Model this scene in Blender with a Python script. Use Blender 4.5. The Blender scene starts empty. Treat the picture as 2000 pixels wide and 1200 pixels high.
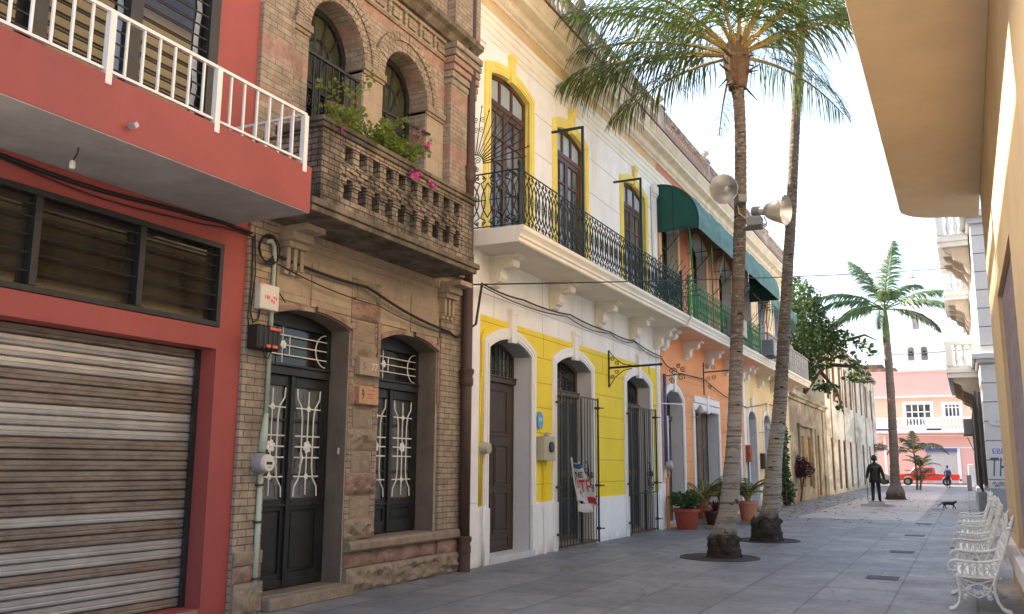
import bpy, bmesh, math, random
from mathutils import Vector, Matrix, noise
R_ = math.radians
SC = bpy.context.scene
COL = SC.collection
random.seed(7)

# ---------------------------------------------------------------- camera
cam_d = bpy.data.cameras.new('camera')
cam = bpy.data.objects.new('camera', cam_d); COL.objects.link(cam)
cam_d.sensor_width = 36.0
cam_d.lens = 1745.0 / 2000.0 * 36.0
cam_d.clip_start = 0.1
cam_d.clip_end = 2000.0
Mc = Matrix(((0.89410335, 0.07214255, 0.44201204), (0.44781341, -0.15834844, -0.8799937), (0.00650693, 0.98474424, -0.17388627))).to_4x4()
Mc.translation = (0, 0, 1.6)
cam.matrix_world = Mc
SC.camera = cam

# ---------------------------------------------------------------- light
SUN_DIR = Vector((-1.0, 0.075, 0.925)).normalized()
elev = math.asin(SUN_DIR.z)
az = math.atan2(SUN_DIR.x, SUN_DIR.y)
W = bpy.data.worlds.new('World'); SC.world = W; W.use_nodes = True
nt = W.node_tree
for n in list(nt.nodes): nt.nodes.remove(n)
sky = nt.nodes.new('ShaderNodeTexSky'); sky.sky_type = 'NISHITA'; sky.sun_disc = False
sky.sun_elevation = elev; sky.sun_rotation = az
sky.air_density = 1.1; sky.dust_density = 5.0; sky.ozone_density = 1.0
bg = nt.nodes.new('ShaderNodeBackground'); bg.inputs['Strength'].default_value = 0.15
wo = nt.nodes.new('ShaderNodeOutputWorld')
nt.links.new(sky.outputs[0], bg.inputs[0]); nt.links.new(bg.outputs[0], wo.inputs[0])
sun_d = bpy.data.lights.new('sun', 'SUN'); sun_d.energy = 5.0; sun_d.angle = R_(0.53); sun_d.color = (1.0, 0.93, 0.82)
sun = bpy.data.objects.new('sun', sun_d); COL.objects.link(sun)
sun.rotation_euler = SUN_DIR.to_track_quat('Z', 'Y').to_euler()
sun.location = (0, 0, 40)
vs = SC.view_settings
vs.view_transform = 'Standard'; vs.look = 'None'; vs.gamma = 1.0; vs.use_curve_mapping = False
vs.exposure = 1.95

# ---------------------------------------------------------------- helpers
class MB:
    def __init__(s): s.v = []; s.f = []
    def quad(s, *p):
        b = len(s.v); s.v += [tuple(q) for q in p]; s.f.append(tuple(range(b, b + len(p))))
        return s
    def box(s, x0, x1, y0, y1, z0, z1):
        if x0 > x1: x0, x1 = x1, x0
        if y0 > y1: y0, y1 = y1, y0
        if z0 > z1: z0, z1 = z1, z0
        b = len(s.v)
        s.v += [(x0,y0,z0),(x1,y0,z0),(x1,y1,z0),(x0,y1,z0),(x0,y0,z1),(x1,y0,z1),(x1,y1,z1),(x0,y1,z1)]
        s.f += [(b,b+3,b+2,b+1),(b+4,b+5,b+6,b+7),(b,b+1,b+5,b+4),(b+1,b+2,b+6,b+5),(b+2,b+3,b+7,b+6),(b+3,b,b+4,b+7)]
        return s
    def obox(s, c, size, m=None):
        hx, hy, hz = [q / 2 for q in size]; b = len(s.v); c = Vector(c)
        m = m or Matrix.Identity(3)
        for p in [(-hx,-hy,-hz),(hx,-hy,-hz),(hx,hy,-hz),(-hx,hy,-hz),(-hx,-hy,hz),(hx,-hy,hz),(hx,hy,hz),(-hx,hy,hz)]:
            s.v.append(tuple(c + m @ Vector(p)))
        s.f += [(b,b+3,b+2,b+1),(b+4,b+5,b+6,b+7),(b,b+1,b+5,b+4),(b+1,b+2,b+6,b+5),(b+2,b+3,b+7,b+6),(b+3,b,b+4,b+7)]
        return s
    def tube(s, pts, r, n=6, caps=True, closed=False):
        P = [Vector(p) for p in pts]; N = len(P)
        if N < 2: return s
        rr = r if isinstance(r, (list, tuple)) else [r] * N
        up = None; b0 = len(s.v)
        for i in range(N):
            if closed: t = P[(i + 1) % N] - P[i - 1]
            else: t = P[min(i + 1, N - 1)] - P[max(i - 1, 0)]
            if t.length < 1e-9: t = Vector((0, 0, 1))
            t.normalize()
            if up is None:
                up = t.orthogonal().normalized()
            up = (up - up.dot(t) * t)
            if up.length < 1e-6: up = t.orthogonal()
            up.normalize(); bi = t.cross(up)
            for k in range(n):
                a = 2 * math.pi * k / n + math.pi / n
                s.v.append(tuple(P[i] + rr[i] * (math.cos(a) * up + math.sin(a) * bi)))
        for i in range(N if closed else N - 1):
            for k in range(n):
                a = b0 + i * n + k; c = b0 + i * n + (k + 1) % n
                j = (i + 1) % N
                d = b0 + j * n + k; e = b0 + j * n + (k + 1) % n
                s.f.append((a, c, e, d))
        if caps and not closed:
            s.f.append(tuple(b0 + k for k in reversed(range(n))))
            s.f.append(tuple(b0 + (N - 1) * n + k for k in range(n)))
        return s
    def lathe(s, prof, c=(0,0,0), n=12, m=None):
        c = Vector(c); b0 = len(s.v); N = len(prof); m = m or Matrix.Identity(3)
        for r, z in prof:
            for k in range(n):
                a = 2 * math.pi * k / n
                s.v.append(tuple(c + m @ Vector((r * math.cos(a), r * math.sin(a), z))))
        for i in range(N - 1):
            for k in range(n):
                a = b0 + i * n + k; d = b0 + i * n + (k + 1) % n
                s.f.append((a, d, d + n, a + n))
        s.f.append(tuple(b0 + k for k in reversed(range(n))))
        s.f.append(tuple(b0 + (N - 1) * n + k for k in range(n)))
        return s
    def prof_y(s, pts, y0, y1):
        """closed xz polygon swept along y"""
        n = len(pts); b = len(s.v)
        s.v += [(x, y0, z) for x, z in pts] + [(x, y1, z) for x, z in pts]
        for i in range(n):
            j = (i + 1) % n; s.f.append((b + i, b + j, b + n + j, b + n + i))
        s.f.append(tuple(b + i for i in reversed(range(n)))); s.f.append(tuple(b + n + i for i in range(n)))
        return s
    def prof_x(s, pts, x0, x1):
        n = len(pts); b = len(s.v)
        s.v += [(x0, y, z) for y, z in pts] + [(x1, y, z) for y, z in pts]
        for i in range(n):
            j = (i + 1) % n; s.f.append((b + i, b + j, b + n + j, b + n + i))
        s.f.append(tuple(b + i for i in reversed(range(n)))); s.f.append(tuple(b + n + i for i in range(n)))
        return s
    def add(s, o, off=(0,0,0), m=None):
        b = len(s.v); off = Vector(off)
        s.v += [tuple(off + (m @ Vector(p) if m else Vector(p))) for p in o.v]
        s.f += [tuple(b + i for i in f) for f in o.f]
        return s
    def build(s, name, mat, parent=None, smooth=False, bevel=0.0, sub=0, seg=2):
        me = bpy.data.meshes.new(name); me.from_pydata(s.v, [], s.f); me.update()
        bm = bmesh.new(); bm.from_mesh(me); bmesh.ops.recalc_face_normals(bm, faces=bm.faces[:]) if len(s.f) < 60000 else None
        bm.to_mesh(me); bm.free()
        if mat: me.materials.append(mat)
        if smooth:
            me.shade_smooth()
            if smooth != True: me.set_sharp_from_angle(angle=R_(smooth))
        o = bpy.data.objects.new(name, me); COL.objects.link(o)
        if parent is not None: attach(o, parent)
        if bevel:
            b = o.modifiers.new('bevel', 'BEVEL'); b.width = bevel; b.segments = seg; b.limit_method = 'ANGLE'; b.angle_limit = R_(40)
        if sub:
            m = o.modifiers.new('sub', 'SUBSURF'); m.levels = sub; m.render_levels = sub
        return o

ROOTLOC = {}
def wloc(p):
    v = Vector((0,0,0))
    while p is not None:
        v = v + ROOTLOC.get(p.name, Vector((0,0,0))); p = p.parent
    return v
def attach(o, parent):
    o.parent = parent
    o.matrix_parent_inverse = Matrix.Translation(-ROOTLOC.get(parent.name, Vector((0,0,0))))
def thing(name, label, cat, loc=(0,0,0), group=None):
    o = bpy.data.objects.new(name, None); COL.objects.link(o)
    o.empty_display_size = .2
    o.location = loc; ROOTLOC[o.name] = Vector(loc)
    o['label'] = label; o['category'] = cat
    if group: o['group'] = group
    return o
def tag(o, label, cat, group=None):
    o['label'] = label; o['category'] = cat
    if group: o['group'] = group
    return o
def struct(o): o['kind'] = 'structure'; return o
def stuff(o, label, cat): o['kind'] = 'stuff'; o['label'] = label; o['category'] = cat; return o
def reparent(c, parent, src):
    m = src.matrix_parent_inverse.copy(); c.parent = parent; c.matrix_parent_inverse = m
def dup_part(o, parent, off=(0,0,0)):
    c = o.copy(); COL.objects.link(c); reparent(c, parent, o)
    c.location = o.location + Vector(off)
    for ch in list(o.children): 
        g = ch.copy(); COL.objects.link(g); reparent(g, c, ch)
    return c
def dup(root, loc, rotz=0, label=None, group=None, scale=1):
    r = root.copy(); COL.objects.link(r); r.location = loc; r.rotation_euler = (0,0,rotz)
    if scale != 1: r.scale = (scale,)*3
    if label: r['label'] = label
    if group: r['group'] = group
    for ch in list(root.children):
        c = ch.copy(); COL.objects.link(c); reparent(c, r, ch)
        for g in ch.children:
            d = g.copy(); COL.objects.link(d); reparent(d, c, g)
    return r
def text(name, s, size, mat, parent, origin, xdir, ydir, ext=.001, align='CENTER', shear=0, sx=1.0):
    """flat lettering lying in the plane spanned by xdir/ydir (turned into a mesh)"""
    cu = bpy.data.curves.new(name, 'FONT'); cu.body = s; cu.size = size; cu.extrude = ext; cu.align_x = align; cu.align_y = 'CENTER'; cu.shear = shear
    o = bpy.data.objects.new(name, cu)
    COL.objects.link(o); bpy.context.view_layer.update()
    me = bpy.data.meshes.new_from_object(o.evaluated_get(bpy.context.evaluated_depsgraph_get()))
    COL.objects.unlink(o); bpy.data.objects.remove(o)
    X = Vector(xdir).normalized(); Y = Vector(ydir).normalized(); Z = X.cross(Y)
    m = Matrix((X, Y, Z)).transposed().to_4x4(); m.translation = origin
    me.transform(m @ Matrix.Diagonal((sx,1,1,1)))
    me.name = name; me.materials.clear(); me.materials.append(mat)
    o2 = bpy.data.objects.new(name, me); COL.objects.link(o2)
    if parent is not None: attach(o2, parent)
    return o2

# ---------------------------------------------------------------- materials
def _n(nt, t, **k):
    n = nt.nodes.new(t)
    for a, b in k.items():
        if a == 'ins':
            for i, v in b.items(): n.inputs[i].default_value = v
        else: setattr(n, a, b)
    return n
def rgba(c): return (c[0], c[1], c[2], 1.0)
def boxvec(nt):
    """object position laid flat on whichever way the face looks"""
    tc = _n(nt, 'ShaderNodeTexCoord'); sp = _n(nt, 'ShaderNodeSeparateXYZ'); nt.links.new(tc.outputs['Object'], sp.inputs[0])
    g = _n(nt, 'ShaderNodeNewGeometry'); sn = _n(nt, 'ShaderNodeSeparateXYZ'); nt.links.new(g.outputs['True Normal'], sn.inputs[0])
    ax = _n(nt, 'ShaderNodeMath', operation='ABSOLUTE'); nt.links.new(sn.outputs[0], ax.inputs[0])
    az_ = _n(nt, 'ShaderNodeMath', operation='ABSOLUTE'); nt.links.new(sn.outputs[2], az_.inputs[0])
    gx = _n(nt, 'ShaderNodeMath', operation='GREATER_THAN', ins={1: .6}); nt.links.new(ax.outputs[0], gx.inputs[0])
    gz = _n(nt, 'ShaderNodeMath', operation='GREATER_THAN', ins={1: .75}); nt.links.new(az_.outputs[0], gz.inputs[0])
    u = _n(nt, 'ShaderNodeMix', data_type='FLOAT'); nt.links.new(gx.outputs[0], u.inputs[0]); nt.links.new(sp.outputs[0], u.inputs[2]); nt.links.new(sp.outputs[1], u.inputs[3])
    v = _n(nt, 'ShaderNodeMix', data_type='FLOAT'); nt.links.new(gz.outputs[0], v.inputs[0]); nt.links.new(sp.outputs[2], v.inputs[2]); nt.links.new(sp.outputs[1], v.inputs[3])
    cb = _n(nt, 'ShaderNodeCombineXYZ'); nt.links.new(u.outputs[0], cb.inputs[0]); nt.links.new(v.outputs[0], cb.inputs[1])
    return tc, sp, cb
def mix(nt, f, a, b, mode='MIX'):
    m = _n(nt, 'ShaderNodeMix', data_type='RGBA', blend_type=mode)
    for i, q in ((0, f), (6, a), (7, b)):
        if isinstance(q, (tuple, list)): m.inputs[i].default_value = rgba(q) if len(q) == 3 else q
        elif isinstance(q, (int, float)): m.inputs[i].default_value = q
        else: nt.links.new(q, m.inputs[i])
    return m.outputs[2]
def ramp(nt, src, a, b, va=0.0, vb=1.0):
    m = _n(nt, 'ShaderNodeMapRange', ins={1: a, 2: b, 3: va, 4: vb}); m.clamp = True; nt.links.new(src, m.inputs[0]); return m.outputs[0]
def noise_n(nt, vec, scale, detail=5, rough=.6, stretch=None):
    if stretch:
        mp = _n(nt, 'ShaderNodeMapping'); mp.inputs['Scale'].default_value = stretch; nt.links.new(vec, mp.inputs[0]); vec = mp.outputs[0]
    n = _n(nt, 'ShaderNodeTexNoise', ins={'Scale': scale, 'Detail': detail, 'Roughness': rough}); nt.links.new(vec, n.inputs['Vector']); return n.outputs['Fac']
def base(name):
    m = bpy.data.materials.new(name); m.use_nodes = True; nt = m.node_tree
    return m, nt, nt.nodes['Principled BSDF']
def M(name, col, rough=.75, metal=0.0, var=.14, vs=2.0, dirt=0.0, dirtcol=(.13,.105,.08), streak=(1,1,.18), ds=1.6, dth=(.48,.72), bump=.12, bs=55, spec=.4, bd=.01, sss=0, low=0, lowcol=(.1,.09,.08)):
    m, nt, p = base(name)
    tc = _n(nt, 'ShaderNodeTexCoord'); v = tc.outputs['Object']
    f = ramp(nt, noise_n(nt, v, vs, 7, .65), .3, .7)
    c = mix(nt, f, tuple(q * (1 - var) for q in col), tuple(min(1, q * (1 + var)) for q in col))
    if dirt:
        d = ramp(nt, noise_n(nt, v, ds, 10, .72, streak), dth[0], dth[1], 0, dirt)
        c = mix(nt, d, c, dirtcol)
    if low:
        sp = _n(nt, 'ShaderNodeSeparateXYZ'); nt.links.new(v, sp.inputs[0])
        a = _n(nt, 'ShaderNodeMath', operation='MULTIPLY_ADD', ins={1: 1.1}); nt.links.new(noise_n(nt, v, 2.2, 6, .7), a.inputs[0]); nt.links.new(sp.outputs[2], a.inputs[2])
        c = mix(nt, ramp(nt, a.outputs[0], .45, .45 + low, .75, 0), c, lowcol)
    nt.links.new(c, p.inputs['Base Color'])
    p.inputs['Roughness'].default_value = rough; p.inputs['Metallic'].default_value = metal
    p.inputs['Specular IOR Level'].default_value = spec
    if bump:
        b = _n(nt, 'ShaderNodeBump', ins={'Strength': bump, 'Distance': bd}); nt.links.new(noise_n(nt, v, bs, 6, .6), b.inputs['Height']); nt.links.new(b.outputs[0], p.inputs['Normal'])
    return m
def BRICK(name, c1, c2, mortar, w=.24, h=.075, ms=.006, var=.25, bands=None, dirt=.4, dirtcol=(.05,.042,.035), bump=.5, off=.5, dth=(.5,.72), streak=(1,1,.5), ds=1.3, rough=.9, rock=0):
    m, nt, p = base(name)
    tc, sp, cb = boxvec(nt)
    wv = _n(nt, 'ShaderNodeVectorMath', operation='ADD')
    nz = _n(nt, 'ShaderNodeTexNoise', ins={'Scale': 2.5, 'Detail': 3}); nt.links.new(tc.outputs['Object'], nz.inputs['Vector'])
    sc = _n(nt, 'ShaderNodeVectorMath', operation='SCALE', ins={'Scale': .02}); nt.links.new(nz.outputs['Color'], sc.inputs[0])
    nt.links.new(cb.outputs[0], wv.inputs[0]); nt.links.new(sc.outputs[0], wv.inputs[1])
    b = _n(nt, 'ShaderNodeTexBrick', ins={'Color1': rgba(c1), 'Color2': rgba(c2), 'Mortar': rgba(mortar), 'Scale': 1.0, 'Mortar Size': ms, 'Mortar Smooth': .3, 'Bias': 0.0, 'Brick Width': w, 'Row Height': h})
    b.offset = off
    nt.links.new(wv.outputs[0], b.inputs['Vector'])
    c = b.outputs['Color']
    f = ramp(nt, noise_n(nt, tc.outputs['Object'], 7, 6, .7), .3, .7, 1 - var, 1 + var)
    g = _n(nt, 'ShaderNodeCombineXYZ'); [nt.links.new(f, g.inputs[i]) for i in range(3)]
    c = mix(nt, 1.0, c, g.outputs[0], 'MULTIPLY')
    if bands:
        # courses of another stone: (z0, z1, colour)
        for (z0, z1, bc) in bands:
            a1 = _n(nt, 'ShaderNodeMath', operation='GREATER_THAN', ins={1: z0}); nt.links.new(sp.outputs[2], a1.inputs[0])
            a2 = _n(nt, 'ShaderNodeMath', operation='LESS_THAN', ins={1: z1}); nt.links.new(sp.outputs[2], a2.inputs[0])
            a3 = _n(nt, 'ShaderNodeMath', operation='MULTIPLY'); nt.links.new(a1.outputs[0], a3.inputs[0]); nt.links.new(a2.outputs[0], a3.inputs[1])
            a4 = _n(nt, 'ShaderNodeMath', operation='MULTIPLY', ins={1: .75}); nt.links.new(a3.outputs[0], a4.inputs[0])
            g2 = mix(nt, 1.0, bc, g.outputs[0], 'MULTIPLY')
            c = mix(nt, a4.outputs[0], c, g2)
    if dirt:
        d = ramp(nt, noise_n(nt, tc.outputs['Object'], ds, 10, .7, streak), dth[0], dth[1], 0, dirt)
        c = mix(nt, d, c, dirtcol)
    nt.links.new(c, p.inputs['Base Color']); p.inputs['Roughness'].default_value = rough; p.inputs['Specular IOR Level'].default_value = .25
    hh = _n(nt, 'ShaderNodeMath', operation='MULTIPLY_ADD', ins={1: -1.0}); nt.links.new(b.outputs['Fac'], hh.inputs[0])
    n2 = noise_n(nt, tc.outputs['Object'], 30 if not rock else 9, 8, .7)
    n3 = _n(nt, 'ShaderNodeMath', operation='MULTIPLY', ins={1: .7 if not rock else 2.2}); nt.links.new(n2, n3.inputs[0]); nt.links.new(n3.outputs[0], hh.inputs[2])
    bp = _n(nt, 'ShaderNodeBump', ins={'Strength': bump, 'Distance': .012 if not rock else .03}); nt.links.new(hh.outputs[0], bp.inputs['Height']); nt.links.new(bp.outputs[0], p.inputs['Normal'])
    return m

def GLASS(name, col=(.02,.02,.02), rough=.08, var=.5):
    m, nt, p = base(name)
    tc = _n(nt, 'ShaderNodeTexCoord')
    f = ramp(nt, noise_n(nt, tc.outputs['Object'], 1.7, 4, .6, (1, 1, .5)), .35, .65, 1 - var, 1 + var)
    g = _n(nt, 'ShaderNodeCombineXYZ'); [nt.links.new(f, g.inputs[i]) for i in range(3)]
    nt.links.new(mix(nt, 1.0, col, g.outputs[0], 'MULTIPLY'), p.inputs['Base Color'])
    p.inputs['Roughness'].default_value = rough; p.inputs['Specular IOR Level'].default_value = .5
    return m

PINK = (.37,.215,.165)
mt = {}
mt['red'] = M('red_paint', (.33,.068,.055), .62, var=.12, vs=.9, dirt=.4, dirtcol=(.23,.075,.065), dth=(.5,.8), ds=1.4, streak=(1,1,.35), bump=.18, bs=26)
mt['soffit_grey'] = M('bare_concrete_soffit', (.36,.33,.30), .9, var=.15, dirt=.25)
mt['white_iron'] = M('white_gloss_iron', (.78,.75,.68), .35, var=.05, dirt=.25, dirtcol=(.35,.24,.16), dth=(.55,.75), ds=4, bump=.03)
mt['black_iron'] = M('black_iron', (.022,.021,.020), .45, var=.3, vs=8, bump=.05)
mt['dark_wood'] = M('black_painted_wood', (.019,.019,.018), .42, var=.3, vs=5, bump=.15, bs=20)
mt['brown_wood'] = M('brown_wood', (.085,.042,.026), .55, var=.25, vs=4, bump=.2, bs=30)
mt['umber_wood'] = M('dark_umber_door_paint', (.062,.040,.028), .5, var=.15, vs=3, dirt=.3, dirtcol=(.12,.09,.07), bump=.12)
mt['old_wood'] = M('weathered_plank', (.14,.095,.065), .8, var=.3, vs=3, dirt=.5, dirtcol=(.05,.04,.03), streak=(2,2,.05), ds=4, bump=.4, bs=25)
mt['rose_wood'] = M('dusty_rose_door_paint', (.30,.14,.10), .7, var=.12, vs=2, dirt=.3, dirtcol=(.12,.07,.05), streak=(2,2,.05), ds=4)
mt['green_wood'] = M('dark_green_boards', (.022,.045,.036), .6, var=.3, vs=3, dirt=.35, dirtcol=(.09,.075,.055), streak=(3,3,.05), ds=4)
mt['slat_dull'] = M('faded_brown_slats', (.235,.19,.15), .5, metal=.2, var=.25, vs=1.2, dirt=.65, dirtcol=(.15,.095,.06), streak=(1,1.2,4), ds=3.0, dth=(.48,.60), bump=.1)
mt['slat_bright'] = M('bare_galvanised_slats', (.52,.495,.46), .34, metal=.55, var=.2, vs=1.5, dirt=.5, dirtcol=(.25,.18,.12), streak=(1,.3,5), ds=1.8, dth=(.5,.7), bump=.05)
mt['glass_dark'] = GLASS('dark_window_glass', (.035,.027,.018))
mt['glass_black'] = GLASS('unlit_door_glass', (.012,.012,.012), .12)
mt['glass_green'] = GLASS('old_green_glass', (.055,.057,.03), .2, .3)
mt['curtain'] = M('pale_curtain_behind_glass', (.36,.41,.46), .3, var=.12, vs=3, bump=0)
mt['curtain_grey'] = GLASS('lace_curtain_glass', (.10,.105,.10), .15, .7)
TAN1 = (.36,.285,.20); TAN2 = (.30,.235,.17)
mt['brick'] = BRICK('tan_brick', TAN1, TAN2, (.13,.10,.07), .25, .082, .007, var=.3, dirt=.5, dth=(.5,.75))
mt['brick_up'] = BRICK('tan_brick_with_pink_courses', (.36,.29,.215), (.295,.225,.16), (.17,.14,.11), .26, .075, .006, var=.28, dirt=.45,
    bands=[(4.95,5.3,PINK),(5.75,5.95,PINK),(6.35,6.62,PINK),(7.3,7.55,PINK),(7.85,8.1,PINK)], dth=(.52,.75))
mt['brick_old'] = BRICK('lichen_black_brick', (.33,.26,.19), (.23,.175,.13), (.07,.058,.045), .2, .07, .009, var=.35, dirt=.92, dirtcol=(.035,.030,.024), dth=(.42,.62), streak=(1,1,.35), ds=1.8, bump=.8)
mt['ashlar'] = BRICK('smooth_tan_ashlar', (.39,.31,.22), (.34,.26,.185), (.21,.165,.12), .62, .30, .004, var=.12, dirt=.35, bump=.25, dth=(.52,.8))
mt['stone'] = M('rough_reddish_stone', (.31,.195,.15), .95, var=.4, vs=4, dirt=.7, dirtcol=(.085,.062,.048), ds=2.2, streak=(1,1,1), bump=1.0, bs=16, bd=.03)
mt['stone2'] = M('rough_tan_stone', (.28,.215,.15), .95, var=.25, vs=5, dirt=.55, dirtcol=(.12,.085,.06), ds=2, streak=(1,1,1), bump=.9, bs=18, bd=.02)
mt['slab_old'] = M('lichen_black_slab', (.20,.16,.115), .95, var=.3, vs=4, dirt=.9, dirtcol=(.04,.034,.026), ds=2.2, dth=(.40,.62), streak=(1,1,.4), bump=.7, bs=22, bd=.02)
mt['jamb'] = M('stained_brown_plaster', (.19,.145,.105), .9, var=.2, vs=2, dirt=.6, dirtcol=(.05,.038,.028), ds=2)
mt['pipe'] = M('rusty_brown_iron_pipe', (.075,.045,.035), .6, metal=.1, var=.25, vs=3, dirt=.4, dirtcol=(.16,.07,.035), ds=3)
mt['white'] = M('white_limewash', (.84,.815,.775), .8, var=.07, vs=1.4, dirt=.45, dirtcol=(.50,.43,.35), dth=(.5,.76), low=.35, lowcol=(.46,.40,.34))
mt['white_clean'] = M('white_frame_paint', (.80,.77,.73), .7, var=.04, vs=2, dirt=.25, dirtcol=(.5,.44,.38), dth=(.55,.8))
mt['cream'] = M('cream_limewash', (.82,.765,.65), .8, var=.07, vs=1.2, dirt=.35, dirtcol=(.55,.46,.33), dth=(.48,.75))
mt['jamb_white'] = M('grey_white_jamb', (.62,.62,.62), .8, var=.06, dirt=.2, dirtcol=(.4,.38,.36))
mt['yellow'] = M('bright_yellow_paint', (.84,.62,.02), .65, var=.07, vs=1.2, dirt=.35, dirtcol=(.60,.42,.06), dth=(.5,.8), bump=.15, bs=20)
mt['yellow_pale'] = M('pale_yellow_trim', (.80,.66,.16), .7, var=.07, vs=2, dirt=.3, dirtcol=(.55,.42,.14))
mt['groove'] = M('dark_ochre_joint', (.30,.20,.06), .9, bump=0)  # plain dark ochre colour for joint lines
mt['groove_w'] = M('joint_in_limewash', (.42,.37,.30), .9, bump=0)
mt['cornice'] = M('weathered_cream_cornice', (.72,.63,.48), .85, var=.1, vs=1.5, dirt=.55, dirtcol=(.40,.31,.22), dth=(.46,.72), streak=(1,1,.5), ds=2)
mt['frieze_tan'] = M('faded_ochre_frieze', (.62,.44,.22), .85, var=.14, vs=1.2, dirt=.5, dirtcol=(.66,.55,.42), dth=(.45,.65), streak=(1,.4,1))
mt['tile_red'] = M('terracotta_drip_tiles', (.30,.10,.055), .85, var=.3, vs=5, dirt=.4)
mt['balus'] = M('mould_stained_balustrade', (.47,.42,.36), .9, var=.15, vs=3, dirt=.85, dirtcol=(.10,.09,.08), dth=(.40,.62), streak=(1,1,.3), ds=2.5)
mt['orange'] = M('apricot_paint', (.80,.33,.13), .7, var=.07, vs=1.3, dirt=.3, dirtcol=(.62,.30,.15), dth=(.5,.8), bump=.06)
mt['orange_up'] = M('faded_salmon_paint', (.52,.20,.11), .75, var=.12, vs=1.2, dirt=.35, dirtcol=(.45,.26,.18))
mt['pale_peach'] = M('pale_peach_cream', (.78,.60,.34), .8, var=.08, vs=1.2, dirt=.4, dirtcol=(.55,.40,.22))
mt['iron_green_dk'] = M('dark_teal_iron', (.010,.030,.032), .6, var=.3, vs=9, bump=.05)
mt['iron_green'] = M('bright_green_iron', (.035,.17,.05), .5, var=.2, vs=6, bump=.05)
mt['canvas'] = M('dark_green_canvas', (.012,.082,.062), .8, var=.15, vs=1.3, dirt=.3, dirtcol=(.06,.14,.12), bump=.1, bs=120)
mt['canvas_top'] = M('sun_faded_teal_canvas', (.085,.19,.17), .8, var=.25, vs=2, dirt=.6, dirtcol=(.24,.30,.24), streak=(1,.25,1), ds=3, bump=.2, bs=20)
mt['cable'] = M('black_cable', (.018,.016,.015), .6, bump=0)
mt['ruin'] = M('crumbling_cream_render', (.58,.48,.33), .95, var=.2, vs=1.0, dirt=.9, dirtcol=(.19,.155,.12), dth=(.36,.58), streak=(1,.30,.45), ds=1.3, bump=.5, bs=14, bd=.02, low=.5, lowcol=(.42,.27,.10))
mt['ruin2'] = M('stained_pale_render', (.80,.71,.53), .9, var=.12, vs=.8, dirt=.85, dirtcol=(.32,.23,.15), dth=(.47,.64), streak=(1,.13,.45), ds=1.2, bump=.3, bs=12, bd=.02, low=.6, lowcol=(.50,.33,.13))
mt['ochre'] = M('ochre_boarding', (.42,.24,.07), .85, var=.2, vs=2, dirt=.4)
mt['pinkwall'] = M('salmon_pink_wall', (.76,.44,.38), .85, var=.04, vs=.6, dirt=.2, dirtcol=(.70,.5,.43))
mt['pinkup'] = M('apricot_wall_band', (.80,.50,.36), .85, var=.04, vs=.6)
mt['farwhite'] = M('far_white_paint', (.82,.82,.82), .8, var=.04, vs=.5, bump=0)
mt['ochre_wall'] = M('golden_ochre_wall', (.66,.49,.27), .85, var=.10, vs=.8, dirt=.35, dirtcol=(.50,.36,.20), dth=(.5,.8), streak=(1,1,.4), bump=.3, bs=18)
mt['soffit_warm'] = M('pale_concrete_soffit', (.80,.62,.40), .9, var=.07, vs=.9, dirt=.35, dirtcol=(.50,.42,.34), dth=(.52,.78), streak=(1,1,1), bump=.12, bs=9)
mt['ledge'] = M('pale_grey_ledge', (.70,.66,.63), .6, var=.05, dirt=.2, dirtcol=(.5,.46,.42), bump=.03)
mt['greystone'] = BRICK('banded_pale_grey_ashlar', (.58,.555,.52), (.55,.525,.49), (.20,.19,.185), 40, .62, .022, var=.05, dirt=.2, dirtcol=(.36,.34,.32), bump=.6, dth=(.5,.8))
mt['grey_smooth'] = M('pale_grey_plaster', (.55,.54,.52), .85, var=.06, dirt=.35, dirtcol=(.30,.26,.21), dth=(.5,.75))
mt['grey_plinth'] = M('grey_painted_plinth', (.27,.28,.29), .8, var=.08, dirt=.3)
mt['cor_grey'] = M('stained_brown_soffit', (.38,.31,.24), .9, var=.15, dirt=.5, dirtcol=(.2,.15,.1))
mt['leaf'] = M('mid_green_leaf', (.055,.105,.022), .5, var=.4, vs=3, bump=0)
mt['leaf_lt'] = M('yellow_green_leaf', (.17,.22,.035), .5, var=.35, vs=6, bump=0)
mt['leaf_dk'] = M('deep_green_leaf', (.028,.062,.018), .4, var=.4, vs=6, bump=0)
mt['leaf_red'] = M('maroon_leaf', (.075,.022,.026), .5, var=.5, vs=6, bump=0)
mt['flower'] = M('magenta_bract', (.55,.06,.25), .6, var=.2, bump=0)
mt['bark'] = M('brown_bark', (.12,.085,.06), .9, var=.3, vs=6, bump=.6, bs=30)
mt['terracotta'] = M('terracotta_red_pot', (.33,.065,.035), .5, var=.1, vs=3, dirt=.2)
mt['terracotta_lt'] = M('orange_clay_pot', (.52,.19,.11), .6, var=.1, vs=3, dirt=.2)
mt['soil'] = M('dark_soil', (.05,.038,.028), .95, var=.4, vs=12, bump=.8, bs=40)
mt['bronze'] = M('dark_bronze', (.035,.037,.036), .38, metal=.55, var=.35, vs=7, bump=.1)
mt['steel'] = M('spun_aluminium', (.74,.73,.70), .33, metal=.9, var=.1, vs=6, bump=.03)
mt['grey_box'] = M('grey_painted_box', (.20,.20,.20), .55, var=.1, bump=.03)
mt['white_box'] = M('ivory_plastic', (.66,.60,.50), .45, var=.05, bump=0)
mt['conduit'] = M('pale_green_conduit', (.42,.47,.35), .55, var=.1, vs=5, dirt=.35, dirtcol=(.3,.22,.14))
mt['meter'] = M('grey_meter_case', (.36,.36,.37), .35, metal=.3, var=.1, bump=0)
mt['beige_box'] = M('weathered_beige_box', (.42,.38,.27), .6, var=.1, vs=5, dirt=.3)
mt['orange_plastic'] = M('orange_plastic', (.75,.14,.05), .5, bump=0)
mt['redtxt'] = M('red_lettering', (.55,.03,.03), .6, bump=0)
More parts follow.
